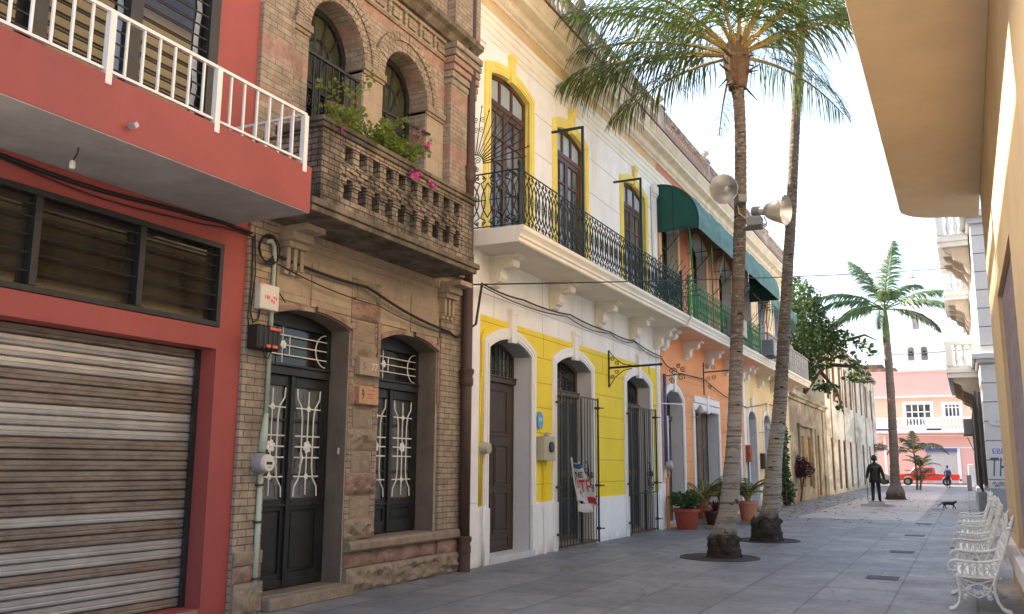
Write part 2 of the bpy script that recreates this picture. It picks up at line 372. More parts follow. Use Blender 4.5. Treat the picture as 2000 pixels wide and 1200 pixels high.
mt['blacktxt'] = M('black_lettering', (.02,.02,.02), .6, bump=0)
mt['bluetxt'] = M('blue_lettering', (.04,.12,.35), .6, bump=0)
mt['whitetxt'] = M('white_lettering', (.85,.85,.85), .6, bump=0)
mt['banner'] = M('faded_vinyl', (.62,.60,.58), .5, var=.1, bump=.05)
mt['brass_plate'] = M('copper_tile', (.44,.24,.12), .45, var=.2, vs=14, bump=.1)
mt['truck'] = M('red_car_paint', (.70,.045,.03), .25, var=.03, bump=0, spec=.6)
mt['rubber'] = M('black_rubber', (.02,.02,.02), .8, bump=0)
mt['chrome'] = M('chrome_trim', (.7,.7,.7), .15, metal=1, bump=0)
mt['skin'] = M('brown_skin', (.30,.17,.11), .6, var=.05, bump=0)
mt['shirt'] = M('light_blue_shirt', (.45,.52,.66), .8, var=.08, bump=0)
mt['trousers'] = M('dark_trousers', (.03,.03,.04), .8, bump=0)
mt['bag'] = M('navy_backpack', (.03,.08,.16), .7, bump=0)
mt['fur'] = M('dark_tabby_fur', (.06,.052,.04), .9, var=.6, vs=14, bump=.2)
mt['blue_paint'] = M('dull_blue_paint', (.10,.13,.32), .6, bump=0)
mt['pipe_blue'] = M('blue_pipe_paint', (.10,.10,.26), .5, bump=0)
mt['dry_leaf'] = M('dead_brown_leaf', (.085,.05,.03), .9, var=.4, vs=9, bump=0)
# ---------------------------------------------------------------- openings
FX = -7.08
class Op:
    """y0,y1 sides; z0 foot; zs springing; rise of the arch; d = depth of the reveal"""
    def __init__(s, y0, y1, z0, zs, rise=0.0, d=.27):
        s.y0, s.y1, s.z0, s.zs, s.rise, s.d = y0, y1, z0, zs, rise, d
        s.h = (y1 - y0) / 2; s.yc = (y0 + y1) / 2
        if rise > 0: s.R = (s.h**2 + rise**2) / (2 * rise); s.zc = zs + rise - s.R
    def top(s, y, off=0.0):
        if s.rise <= 0: return s.zs + off
        return s.zc + math.sqrt(max(0, (s.R + off)**2 - min(abs(y - s.yc), s.R + off)**2))
    def path(s, off=0.0, N=14, zb=None):
        zb = s.z0 if zb is None else zb
        a, b = s.y0 - off, s.y1 + off
        if s.rise <= 0: return [(a, zb), (a, s.zs + off), (b, s.zs + off), (b, zb)]
        P = [(a, zb)]
        ang0 = math.asin(min(1, (s.h + off) / (s.R + off)))
        for i in range(N + 1):
            t = -ang0 + 2 * ang0 * i / N
            P.append((s.yc + (s.R + off) * math.sin(t), s.zc + (s.R + off) * math.cos(t)))
        P.append((b, zb)); return P
def wall(mb, X, y0, y1, z0, z1, ops=(), rev=None, back=0.0):
    """front skin at X with arched openings; reveals go into rev (or the same mesh)"""
    rev = rev or mb
    ys = {y0, y1}
    for o in ops:
        if o.rise > 0:
            for i in range(17): 
                t = -1 + 2 * i / 16
                ys.add(round(o.yc + o.h * math.sin(t * math.pi / 2), 5))
        ys.add(o.y0); ys.add(o.y1)
    ys = sorted(y for y in ys if y0 - 1e-6 <= y <= y1 + 1e-6)
    for a, b in zip(ys[:-1], ys[1:]):
        if b - a < 1e-5: continue
        m = (a + b) / 2
        cov = sorted([o for o in ops if o.y0 < m < o.y1 and o.zs > z0 and o.z0 < z1], key=lambda o: o.z0)
        za = zb = z0
        for o in cov:
            if o.z0 > z0 + 1e-5: mb.quad((X, a, za), (X, b, zb), (X, b, o.z0), (X, a, o.z0))
            ta, tb = o.top(a), o.top(b)
            if o.rise > 0:
                if abs(a - o.y0) < 1e-4: ta = o.zs
                if abs(b - o.y1) < 1e-4: tb = o.zs
            rev.quad((X, a, ta), (X, b, tb), (X - o.d, b, tb), (X - o.d, a, ta))
            za, zb = ta, tb
        if za < z1 - 1e-6 or zb < z1 - 1e-6: mb.quad((X, a, za), (X, b, zb), (X, b, z1), (X, a, z1))
    for o in ops:
        zb_, zt_ = max(o.z0, z0), min(o.zs, z1)
        for y in (o.y0, o.y1): rev.quad((X, y, zb_), (X - o.d, y, zb_), (X - o.d, y, zt_), (X, y, zt_))
        if o.z0 >= z0: rev.quad((X, o.y0, o.z0), (X, o.y1, o.z0), (X - o.d, o.y1, o.z0), (X - o.d, o.y0, o.z0))
def band(mb, X, op, a, b, proj, zb=None, N=14):
    """raised strip round an opening between offsets a and b"""
    A = op.path(a, N, zb); B = op.path(b, N, zb)
    for (p, q) in ((A, B),):
        for i in range(len(A) - 1):
            mb.quad((X+proj, *A[i]), (X+proj, *A[i+1]), (X+proj, *B[i+1]), (X+proj, *B[i]))
            mb.quad((X-.01, *B[i]), (X-.01, *B[i+1]), (X+proj, *B[i+1]), (X+proj, *B[i]))
            mb.quad((X-.01, *A[i]), (X-.01, *A[i+1]), (X+proj, *A[i+1]), (X+proj, *A[i]))
        for k in (0, -1): mb.quad((X-.01, *A[k]), (X+proj, *A[k]), (X+proj, *B[k]), (X-.01, *B[k]))
def core(mb, y0, y1, z1, x0=-15, x1=-7.75, X=FX, z0=-.05):
    """the building's bulk behind its front skin, with its flat roof"""
    mb.box(x0, x1, y0, y1, z0, z1 - .02)
    mb.quad((x1, y0, z1 - .02), (X, y0, z1 - .02), (X, y1, z1 - .02), (x1, y1, z1 - .02))
    for y in (y0, y1): mb.quad((x1, y, z0), (X, y, z0), (X, y, z1 - .02), (x1, y, z1 - .02))
def arcfill(mb, X, op, z0, inset=0.0, t=.04, N=12):
    """a flat panel filling an opening's head from z0 up"""
    P = [(y, z) for (y, z) in op.path(-inset, N, z0)]
    mb.prof_x(P, X - t, X)
def spiral(c, r0, r1, a0, turns, n=18):
    """points of a flat spiral in (u,v)"""
    return [(c[0] + (r0 + (r1 - r0) * i / n) * math.cos(a0 + turns * 2 * math.pi * i / n), c[1] + (r0 + (r1 - r0) * i / n) * math.sin(a0 + turns * 2 * math.pi * i / n)) for i in range(n + 1)]
def ell(c, a, b, n=14, a0=0, a1=2*math.pi):
    return [(c[0] + a * math.cos(a0 + (a1-a0) * i / n), c[1] + b * math.sin(a0 + (a1-a0) * i / n)) for i in range(n + 1)]

# ================================================================ ground
g = MB(); g.quad((-400,-60,-.02),(400,-60,-.02),(400,900,-.02),(-400,900,-.02))
ground_m = M('distant_ground', (.25,.23,.21), .95)
struct(g.build('ground', ground_m))
def paving_mat(name, c1, c2, mor, w, h, ms, rot=True, var=.1, off=.5):
    m, nt, p = base(name)
    tc = _n(nt, 'ShaderNodeTexCoord')
    mp = _n(nt, 'ShaderNodeMapping'); mp.inputs['Rotation'].default_value = (0, 0, 0 if rot else math.pi/2); nt.links.new(tc.outputs['Object'], mp.inputs[0])
    b = _n(nt, 'ShaderNodeTexBrick', ins={'Color1': rgba(c1), 'Color2': rgba(c2), 'Mortar': rgba(mor), 'Scale': 1.0, 'Mortar Size': ms, 'Mortar Smooth': .1, 'Bias': -.2, 'Brick Width': w, 'Row Height': h}); b.offset = off
    nt.links.new(mp.outputs[0], b.inputs['Vector'])
    f = ramp(nt, noise_n(nt, tc.outputs['Object'], .9, 8, .7), .3, .7, 1 - var, 1 + var)
    f2 = ramp(nt, noise_n(nt, tc.outputs['Object'], 6, 8, .7, (1,.4,1)), .3, .7, 1 - var*.9, 1 + var*.9)
    mm = _n(nt, 'ShaderNodeMath', operation='MULTIPLY'); nt.links.new(f, mm.inputs[0]); nt.links.new(f2, mm.inputs[1])
    gg = _n(nt, 'ShaderNodeCombineXYZ'); [nt.links.new(mm.outputs[0], gg.inputs[i]) for i in range(3)]
    c = mix(nt, 1.0, b.outputs['Color'], gg.outputs[0], 'MULTIPLY')
    # chewing-gum spots, old stains and wear
    st = ramp(nt, noise_n(nt, tc.outputs['Object'], .55, 9, .75, (1,.6,1)), .50, .68, 0, .38)
    c = mix(nt, st, c, tuple(q * .48 for q in c1))
    d = ramp(nt, noise_n(nt, tc.outputs['Object'], 26, 2, .5), .66, .72, 0, .5)
    c = mix(nt, d, c, (.07,.068,.066))
    nt.links.new(c, p.inputs['Base Color'])
    r = ramp(nt, noise_n(nt, tc.outputs['Object'], 1.3, 6, .7), .3, .7, .42, .68); nt.links.new(r, p.inputs['Roughness'])
    p.inputs['Specular IOR Level'].default_value = .45
    hh = _n(nt, 'ShaderNodeMath', operation='MULTIPLY_ADD', ins={1: -1.0}); nt.links.new(b.outputs['Fac'], hh.inputs[0])
    n3 = _n(nt, 'ShaderNodeMath', operation='MULTIPLY', ins={1: .25}); nt.links.new(noise_n(nt, tc.outputs['Object'], 40, 6, .7), n3.inputs[0]); nt.links.new(n3.outputs[0], hh.inputs[2])
    bp = _n(nt, 'ShaderNodeBump', ins={'Strength': .35, 'Distance': .006}); nt.links.new(hh.outputs[0], bp.inputs['Height']); nt.links.new(bp.outputs[0], p.inputs['Normal'])
    return m
pv = paving_mat('grey_stone_slabs', (.212,.208,.204), (.150,.148,.149), (.10,.098,.097), 1.25, .92, .014, False, .22)
pv_side = paving_mat('bluish_slabs', (.215,.214,.214), (.155,.155,.158), (.09,.09,.092), 1.25, .92, .016, False, .16)
pv_pink = paving_mat('pale_rosy_slabs', (.40,.35,.32), (.34,.295,.27), (.24,.21,.19), .6, .6, .005, True, .12)
pv_right = paving_mat('beige_wall_strip', (.33,.27,.235), (.28,.23,.20), (.15,.13,.12), .5, .7, .006, True, .15)
struct(MB().quad((-7.2,-12,0),(.26,-12,0),(.26,30.3,0),(-7.2,30.3,0)).build('pavement', pv))
struct(MB().quad((.26,-12,0),(1.4,-12,0),(1.4,30.3,0),(.26,30.3,0)).build('pavement', pv_right))
struct(MB().quad((-5.0,30.3,.0),(-1.45,30.3,.0),(-1.45,86,.0),(-5.0,86,.0)).build('path', pv_pink))
struct(MB().quad((-7.6,30.3,0),(-5.0,30.3,0),(-5.0,86,0),(-7.6,86,0)).quad((-1.45,30.3,0),(1.4,30.3,0),(1.4,86,0),(-1.45,86,0)).build('path', pv_side))
road_m = M('pale_dusty_asphalt', (.17,.165,.16), .85, var=.15, vs=.7)
struct(MB().quad((-60,86,.0),(60,86,.0),(60,96,.0),(-60,96,.0)).build('road', road_m))
kb = MB(); kb.box(-60,60,96,97.0,0,.14); struct(kb.build('far_pavement', pv_pink))
cut = MB().box(-.75,-.73,1,30,.0,.004)
dm = M('dark_cast_iron_cover', (.045,.043,.042), .6, bump=.5, bs=90)
covs = [(-1.22,14.6),(-1.22,19.2),(-1.22,23.9),(-1.22,29.0),(-1.1,39.0),(-1.1,44.5),(-.2,20.6)]
c0 = None
for i,(x,y) in enumerate(covs):
    w, l = (.20, .24) if i < 6 else (.5, .12)
    if c0 is None:
        b = MB().box(-w,w,-l,l,.0,.005)
        for k in range(-5,6): b.box(k*.042-.007,k*.042+.007,-l+.02,l-.02,.005,.010)
        c0 = b.build('drain_cover', dm); c0.location = (x,y,0); o = c0
    else:
        o = c0.copy(); COL.objects.link(o); o.location = (x,y,0)
    tag(o, ['dark slotted drain cover in the paving, nearest the benches', 'dark drain cover in the grey paving, second from the camera', 'third dark drain cover from the camera in the grey paving', 'dark drain cover beside the near edge of the pale paving', 'dark drain cover in the right walkway beyond the pale paving edge', 'small dark drain cover far down the right walkway', 'dark drain cover close beside the second white bench'][i], 'drain cover', 'drain covers set in the paving')

# ================================================================ red building
B = thing('red_building', 'coral red shop building with an overhanging balcony and rusty roller shutter at far left', 'building', (FX, 7.4, 0))
w = MB(); X = FX
sh = Op(3.1, 7.06, .14, 2.80, 0, .26); tr = Op(3.1, 7.08, 3.03, 3.95, 0, .10)
up = Op(3.1, 6.80, 4.62, 7.6, 0, .12)
wall(w, X, 3.0, 7.42, 0, 11.0, [sh, tr, up])
core(w, 3.0, 7.42, 11.0)
w.box(FX, -6.2, 3.0, 7.42, 10.75, 11.0)
w.build('wall', mt['red'], B)
MB().box(FX-.5, FX+.03, 3.05, 7.0, .0, .13).build('step', mt['stone2'], B)
# roller shutter: separate corrugated slats
nsl = 27; zt, zb = 2.80, .14; pit = (zt - zb) / nsl
def slat(mb, k):
    z0 = zt - (k + 1) * pit; P = []
    for i in range(7):
        t = i / 6; P.append((X - .275 + (0, .016, .018, .008, .016, .015, .0)[i], z0 + .006 + (0, .08, .30, .42, .54, .9, 1)[i] * (pit - .010)))
    P += [(X - .30, z0 + pit - .003), (X - .30, z0)]
    P.append((X - .286, z0 + .001))
    mb.prof_y(P, 3.1, 7.06)
bright = {1,2,3,7,8,9,17,20,21,23,24,25}
a, b = MB(), MB()
for k in range(nsl): slat(b if k in bright else a, k)
rs = a.build('roller_shutter', mt['slat_dull'], B, smooth=30)
b.build('bare_slats', mt['slat_bright'], rs, smooth=30)
MB().box(X-.24, X-.21, 7.0, 7.058, .14, 2.8).build('guide_rail', mt['black_iron'], rs)
# barred transom
f = MB()
f.box(X-.08, X+.015, 3.1, 7.078, 3.89, 3.948).box(X-.08, X+.015, 3.1, 7.078, 3.034, 3.09).box(X-.08, X+.014, 7.02, 7.077, 3.092, 3.888)
for y in (6.0, 4.88, 3.76): f.box(X-.08, X+.013, y-.035, y+.035, 3.092, 3.888)
tw = f.build('transom_window', mt['black_iron'], B, bevel=.004)
MB().quad((X-.09,3.1,3.03),(X-.09,7.08,3.03),(X-.09,7.08,3.95),(X-.09,3.1,3.95)).build('pane', mt['glass_dark'], tw)
f = MB()
for z in (3.215, 3.375, 3.535, 3.695, 3.81): f.tube([(X-.02,3.1,z),(X-.02,7.03,z)], .010, 6)
f.build('bars', mt['black_iron'], tw)
# upper louvred window
f = MB()
f.box(X-.10, X+.012, 6.66, 6.798, 4.70, 7.59)
for y in (5.72, 4.72, 3.6): f.box(X-.10, X+.01, y-.09, y+.06, 4.70, 7.59)
uw = f.build('window', mt['black_iron'], B, bevel=.004)
MB().quad((X-.115,3.1,4.62),(X-.115,6.8,4.62),(X-.115,6.8,7.6),(X-.115,3.1,7.6)).build('pane', mt['glass_dark'], uw)
f = MB()
for i in range(21):
    z = 4.80 + i * .135; f.tube([(X-.02,3.1,z),(X-.02,6.7,z)], .011, 6)
f.build('bars', mt['black_iron'], uw)
f = MB()
for y in (5.60, 6.58): 
    P = [(y + random.uniform(-.02,.02), 4.7 + i * .18) for i in range(17)]
    for (p, q) in zip(P[:-1], P[1:]): f.quad((X-.10, p[0]-.03, p[1]), (X-.10, p[0]+.04, p[1]), (X-.10, q[0]+.04, q[1]), (X-.10, q[0]-.03, q[1]))
f.build('curtain_edge', mt['curtain'], uw)
# balcony
BX = -6.0
bal = MB().box(FX+.002, BX, 3.0, 7.18, 4.203, 4.70).build('balcony', mt['red'], B, bevel=.006)
MB().box(FX+.002, BX-.004, 3.004, 7.176, 4.195, 4.203).build('soffit', mt['soffit_grey'], bal)
MB().tube([(BX-.02,4.86,4.345),(BX+.085,4.86,4.34)], .03, 4).build('drain_spout', mt['meter'], bal)
r = MB()
RX = BX - .03
r.box(RX-.02, RX+.02, 3.02, 7.08, 5.245, 5.275).box(RX-.012, RX+.012, 3.02, 7.04, 4.735, 4.758)
for y in (7.06, 5.81, 4.62, 3.43): r.box(RX-.022, RX+.036, y-.03, y+.03, 4.62, 5.244)
ys = [7.06, 5.81, 4.62, 3.43]
for a_, b_ in zip(ys[1:], ys[:-1]):
    for i in range(1, 7): y = a_ + (b_ - a_) * i / 7; r.box(RX-.010, RX+.010, y-.010, y+.010, 4.758, 5.245)
r.box(FX, RX-.021, 7.045, 7.075, 5.246, 5.273).box(FX, RX-.021, 7.05, 7.07, 4.736, 4.757)
for i in range(1, 6): x = RX - i * .175; r.box(x-.010, x+.010, 7.05, 7.07, 4.757, 5.246)
r.build('railing', mt['white_iron'], bal)
MB().tube([(FX,7.0,4.95),(FX+.35,7.1,5.08),(FX+.85,7.35,5.2)], .018, 6).build('bracket_bar', mt['pipe'], bal)
# things on it
s = thing('lamp_socket', 'bare white bulb socket dangling by its wire under the red balcony', 'lamp socket', (-6.46, 4.75, 4.2))
MB().tube([(-6.46,4.75,4.2),(-6.47,4.75,4.14),(-6.49,4.73,4.075)], .006, 5).build('wire', mt['cable'], s)
MB().lathe([(.012,.03),(.024,.02),(.026,-.03),(.016,-.045)], (-6.49,4.73,4.05), 10).build('socket', mt['white_box'], s, smooth=40)
pts = [(X+.022, y, 4.13 + .03*math.sin(y*2.1) + (0.03 if y > 6.8 else 0)) for y in [3.1 + i*.3 for i in range(14)]] + [(X+.03, 7.45, 4.16)]
tag(MB().tube(pts, .022, 6).tube([(x+.02,y,z-.05-.04*math.sin(y*1.3)) for x,y,z in pts], .008, 5).build('cable', mt['cable'], None, smooth=True), 'black cable bundle running along the red wall under the balcony', 'cable')

# ================================================================ brick building
B = thing('brick_building', 'old tan brick house with arched upper windows and a brick balcony beside the red shop', 'building', (FX, 12.4, 0))
door = Op(7.90, 9.37, .14, 3.31, .13, .29); win = Op(10.06, 11.54, .64, 3.28, .15, .31)
w = MB(); rv = MB()
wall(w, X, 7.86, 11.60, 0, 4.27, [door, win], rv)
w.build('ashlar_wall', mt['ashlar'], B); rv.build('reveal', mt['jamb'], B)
w = MB(); core(w, 7.42, 12.45, 10.9); w.box(FX-.02, -6.75, 7.43, 12.44, 10.5, 10.9)
arch1 = Op(8.30, 9.44, 4.52, 7.08, .57, .32); arch2 = Op(9.93, 11.07, 4.52, 7.08, .57, .32)
wall(w, X, 7.42, 12.45, 4.40, 10.9, [arch1, arch2]); w.build('upper_wall', mt['brick_up'], B)
p = MB().box(X-.02, X+.045, 7.425, 7.858, 0, 4.40).box(X-.02, X+.045, 11.602, 12.44, .0, 4.40)
p.build('brick_pilaster', mt['brick'], B, bevel=.006)
p = MB().box(X-.02, X+.13, 11.62, 12.42, 4.53, 8.32)
for i, z in enumerate((7.62, 7.74, 7.86, 7.98, 8.10, 8.22)): p.box(X-.02, X+.15+i*.022, 11.60-.008*i, 12.43, z, z+.10)
p.box(X-.02, X+.20, 11.60, 12.44, 8.66, 10.48)
p.build('corner_pier', mt['brick_up'], B, bevel=.008)
# left pilaster above with a slight step, cut stones
MB().box(X-.02, X+.05, 7.425, 7.98, 4.42, 7.0).build('side_pier', mt['brick_up'], B, bevel=.008)
# rough stones
def rough(mb, x0, x1, y0, y1, z0, z1, amp=.03, n=7):
    """a split-faced block: the face towards the street is lumpy"""
    b = len(mb.v); ny = max(3, int((y1-y0)/.03)); nz = max(3, int((z1-z0)/.03)); s = random.random() * 50
    for j in range(nz + 1):
        for i in range(ny + 1):
            y = y0 + (y1-y0)*i/ny; z = z0 + (z1-z0)*j/nz
            e = min(i, ny-i, j, nz-j); k = 0 if e == 0 else (1 if e > 1 else .7)
            q = noise.noise(Vector((s, y*6, z*9))) * .9 + noise.noise(Vector((s+9, y*17, z*21))) * .7
            mb.v.append((x1 + (k * amp * (.55 + q) if k else 0), y, z))
    for j in range(nz):
        for i in range(ny):
            a = b + j*(ny+1) + i; mb.f.append((a, a+1, a+ny+2, a+ny+1))
    mb.quad((x0,y0,z0),(x1,y0,z0),(x1,y0,z1),(x0,y0,z1)); mb.quad((x0,y1,z0),(x1,y1,z0),(x1,y1,z1),(x0,y1,z1))
    mb.quad((x0,y0,z1),(x0,y1,z1),(x1,y1,z1),(x1,y0,z1)); mb.quad((x0,y0,z0),(x0,y1,z0),(x1,y1,z0),(x1,y0,z0))
a, b, c = MB(), MB(), MB()
z = .63; i = 0
while z < 3.95:
    h = .30 if i % 2 else .27
    if i % 2 == 0:
        rough(a if i % 4 else c, X-.02, X+.014, 9.39, 10.04, z+.006, z+h-.006, .052)
    else:
        rough(c, X-.02, X+.008, 9.50, 9.93, z+.02, z+h-.02, .012)
        for y in (9.39, 9.945):
            for k in range(3): b.box(X-.02, X+.012, y, y+.095, z+.006+k*h/3, z+(k+1)*h/3-.006)
    z += h; i += 1
a.build('rough_stone', mt['stone'], B, smooth=35); c.build('dressed_stone', mt['stone2'], B, smooth=35); b.build('pier_brick', mt['brick'], B, bevel=.003)
a, c = MB(), MB()
for (ya, yb) in ((9.40,10.10),(10.11,10.72),(10.73,11.58)): rough(a, X-.02, X+.03, ya, yb, .31, .49, .03)
for (ya, yb) in ((9.40,10.4),(10.41,11.58),(11.60,12.44)): rough(c, X-.02, X+.07, ya, yb, 0, .30, .06)
rough(c, X-.02, X+.09, 7.43, 7.87, 0, .33, .05); rough(c, X-.02, X+.075, 7.43, 7.86, .52, .66, .02); rough(a, X-.02, X+.06, 7.43, 7.86, .34, .51, .03)
rough(a, X-.02, X+.055, 11.60, 12.44, .31, .49, .02)
a.build('rough_course', mt['stone'], B, smooth=35); c.build('plinth', mt['stone2'], B, smooth=35)
MB().prof_y([(X-.3,.50),(X+.10,.50),(X+.125,.53),(X+.125,.60),(X+.10,.635),(X-.3,.638)], 9.40, 12.43).build('sill', mt['stone2'], B, bevel=.01)
MB().box(X-.45, X+.20, 7.88, 9.40, 0, .135).build('doorstep', mt['stone2'], B, bevel=.015)
# lintel stones with dark slots
l = MB(); g_ = MB()
for (ya, yb) in ((7.92, 8.50), (8.56, 9.36), (10.03, 10.74), (10.80, 11.58)): l.box(X-.02, X+.018, ya, yb, 3.50, 4.06)
l.build('lintel', mt['ashlar'], B, bevel=.006)
# little moulded hood broken either side of the keystone
l = MB()
for (o, yy) in ((door, 8.53), (win, 10.77)):
    for (ya, yb) in ((o.y0-.02, yy-.12), (yy+.12, o.y1+.03)):
        n = 6
        for i in range(n):
            p, q = ya + (yb-ya)*i/n, ya + (yb-ya)*(i+1)/n
            zp, zq = o.top(min(max(p,o.y0),o.y1)), o.top(min(max(q,o.y0),o.y1))
            l.quad((X+.05,p,zp+.01),(X+.05,q,zq+.01),(X+.05,q,zq+.07),(X+.05,p,zp+.07)); l.quad((X,p,zp+.01),(X,q,zq+.01),(X+.05,q,zq+.01),(X+.05,p,zp+.01)); l.quad((X,p,zp+.07),(X,q,zq+.07),(X+.05,q,zq+.07),(X+.05,p,zp+.07))
l.build('hood_mould', mt['stone'], B)
l = MB()
for y in (9.40, 9.97): l.box(X, X+.035, y, y+.07, 2.75 if y > 9.5 else 2.85, 3.35 if y < 9.5 else 3.5)
l.box(X, X+.03, 11.56, 11.60, 2.5, 3.5)
l.build('stone_strip', mt['stone'], B, bevel=.006)
# frieze of ribbed bricks
l = MB().box(X-.01, X+.03, 7.86, 11.62, 4.27, 4.395); y = 8.2
while y < 11.5: l.box(X+.03, X+.055, y, y+.028, 4.285, 4.39); y += .047
l.build('ribbed_frieze', mt['ashlar'], B)
for y in (7.95, 11.56):
    l = MB().box(X, X+.16, y, y+.36, 4.12, 4.20).box(X, X+.22, y-.01, y+.37, 4.20, 4.30).box(X, X+.40, y+.0, y+.36, 4.30, 4.375)
    for k in range(3): l.box(X, X+.11, y+.03+k*.12, y+.09+k*.12, 3.86, 4.12).box(X, X+.08, y+.02+k*.12, y+.10+k*.12, 3.80, 3.86)
    l.build('corbel', mt['ashlar'], B, bevel=.006)
# balcony of brick
PX0 = -6.35
bal = MB().box(FX+.003, PX0+.06, 7.56, 11.36, 4.38, 4.45).box(FX+.004, PX0+.09, 7.52, 11.40, 4.45, 4.53).build('balcony', mt['slab_old'], B, bevel=.012)
pm = MB(); px0, px1 = PX0 - .17, PX0
pm.box(px0, px1+.02, 7.74, 11.34, 4.531, 4.68)
pm.box(px0, px1, 7.76, 8.14, 4.681, 5.43).box(px0, px1, 11.0, 11.32, 4.681, 5.43)
ya, yb, n = 8.14, 11.0, 10; pitch = (yb - ya) / n
for i in range(n + 1):
    y = ya + i * pitch - .065
    y0_, y1_ = max(y, ya), min(y + .13, yb)
    if y1_ - y0_ > .02:
        pm.box(px0+.01, px1-.012, y0_, y1_, 4.681, 4.93).box(px0+.01, px1-.012, y0_, y1_, 5.13, 5.34)
        pm.box(px0+.01, px1+.014, y0_-.02 if i else y0_, y1_+.02 if i < n else y1_, 4.86, 4.93)
    yy = ya + i * pitch + .0
for j in range(4):
    k = 0
    y = ya + (.0 if j % 2 else -.07)
    while y < yb:
        a_, b_ = max(y, ya), min(y + .14, yb)
        if b_ - a_ > .02: pm.box(px0+.01, px1 + (.012 if (k + j) % 2 else -.008), a_, b_, 4.932 + j*.05, 4.978 + j*.05)
        y += .145; k += 1
pm.box(px0+.01, px1, ya, yb, 5.345, 5.43)
for x0_, x1_ in ((FX+.003, px0-.001),):
    for yq in ((7.76, 7.90), (11.18, 11.32)): pm.box(x0_, x1_, yq[0], yq[1], 4.531, 5.43)
pm.build('brick_parapet', mt['brick_old'], bal, bevel=.006)
cp = MB().box(px0-.03, px1+.035, 7.72, 11.36, 5.431, 5.49).box(px0-.05, px1+.06, 7.69, 11.38, 5.49, 5.55)
cp.box(FX+.003, px0-.051, 7.72, 7.93, 5.432, 5.548).box(FX+.003, px0-.051, 11.15, 11.36, 5.432, 5.548)
cp.build('coping', mt['slab_old'], bal, bevel=.015)
# voussoirs
for o in (arch1, arch2):
    v = MB()
    for (r0, r1, pr, n) in ((.575, .73, .028, 26), (.735, .86, .05, 30)):
        for i in range(n):
            t0, t1 = math.pi * i / n + .006, math.pi * (i + 1) / n - .006
            P = [(o.yc - r * math.cos(t), 7.08 + r * math.sin(t)) for r, t in ((r0,t0),(r1,t0),(r1,t1),(r0,t1))]
            v.prof_x(P, X-.01, X + pr + random.uniform(-.004,.004))
    v.build('arch_ring', mt['brick'], B)
im = MB()
for (ya, yb) in ((7.98, 8.30), (9.44, 9.93), (11.07, 11.60)):
    im.box(X-.30, X+.03, ya-.0, yb, 6.93, 6.98).box(X-.31, X+.055, ya-.02 if ya > 8 else ya, yb+.02 if yb < 11.5 else yb, 6.981, 7.075)
im.build('impost', mt['stone2'], B, bevel=.006)
pl_ = MB().box(X-.01, X+.012, 9.46, 9.91, 4.6, 6.92).box(X-.01,X+.012,11.09,11.58,4.6,6.92)
pl_.build('pier_face', mt['ashlar'], B)
# recessed panels & cornice
l = MB().box(X, X+.04, 7.43, 11.59, 8.0, 8.06).box(X, X+.05, 7.43, 11.59, 8.30, 8.36); y = 7.45
while y < 11.5:
    l.box(X, X+.04, y, y+.07, 8.06, 8.30).box(X, X+.03, y+.13, y+.33, 8.11, 8.25); y += .42
l.build('panel_frieze', mt['brick'], B, bevel=.004)
MB().prof_y([(X-.02,8.37),(X+.10,8.37),(X+.18,8.46),(X+.26,8.50),(X+.27,8.58),(X+.20,8.63),(X-.02,8.65)], 7.43, 12.45).build('cornice', mt['slab_old'], B)
MB().prof_y([(X-.02,8.66),(X+.05,8.66),(X+.05,9.3),(X-.02,9.3)], 7.43, 11.58).build('parapet', mt['brick'], B)
# doors
def star_flower(mb, c, r=.045, x=0):
    for k in range(6):
        a = math.pi * k / 3 + .3
        mb.lathe([(.002,0),(r*.35,.006),(.002,.012)], (x, c[0]+math.cos(a)*r*.6, c[1]+math.sin(a)*r*.6), 6, Matrix(((0,0,1),(0,1,0),(-1,0,0))))
    mb.lathe([(r*.4,0),(r*.35,.012),(.003,.02)], (x, c[0], c[1]), 8, Matrix(((0,0,1),(0,1,0),(-1,0,0))))
def grille(mb, x, y0, y1, z0, z1, mid):
    """lyre-shaped white door grille"""
    yc = (y0 + y1) / 2; w_ = (y1 - y0) / 2; r = .0095
    def T(P): mb.tube([(x, y, z) for y, z in P], r, 5)
    T([(yc, z0), (yc, z1)])
    for s in (-1, 1):
        ye = yc + s * w_ * .92; yi = yc + s * w_ * .45
        T([(ye, z1+.02), (ye-s*.01, z1-.10), (yc + s*w_*.55, z1-.20), (yi, z1-.34), (yi, z0+.34), (yc+s*w_*.55, z0+.2), (ye-s*.01, z0+.10), (ye, z0-.02)])
    for z in (z1-.22, mid+.13, mid-.0, mid-.13, z0+.22): T([(y0+.005, z), (y1-.005, z)])
    for z, q in ((z1-.22, .045), (mid, .085), (z0+.22, .045)): star_flower(mb, (yc, z), q, x)
LX = X - .29
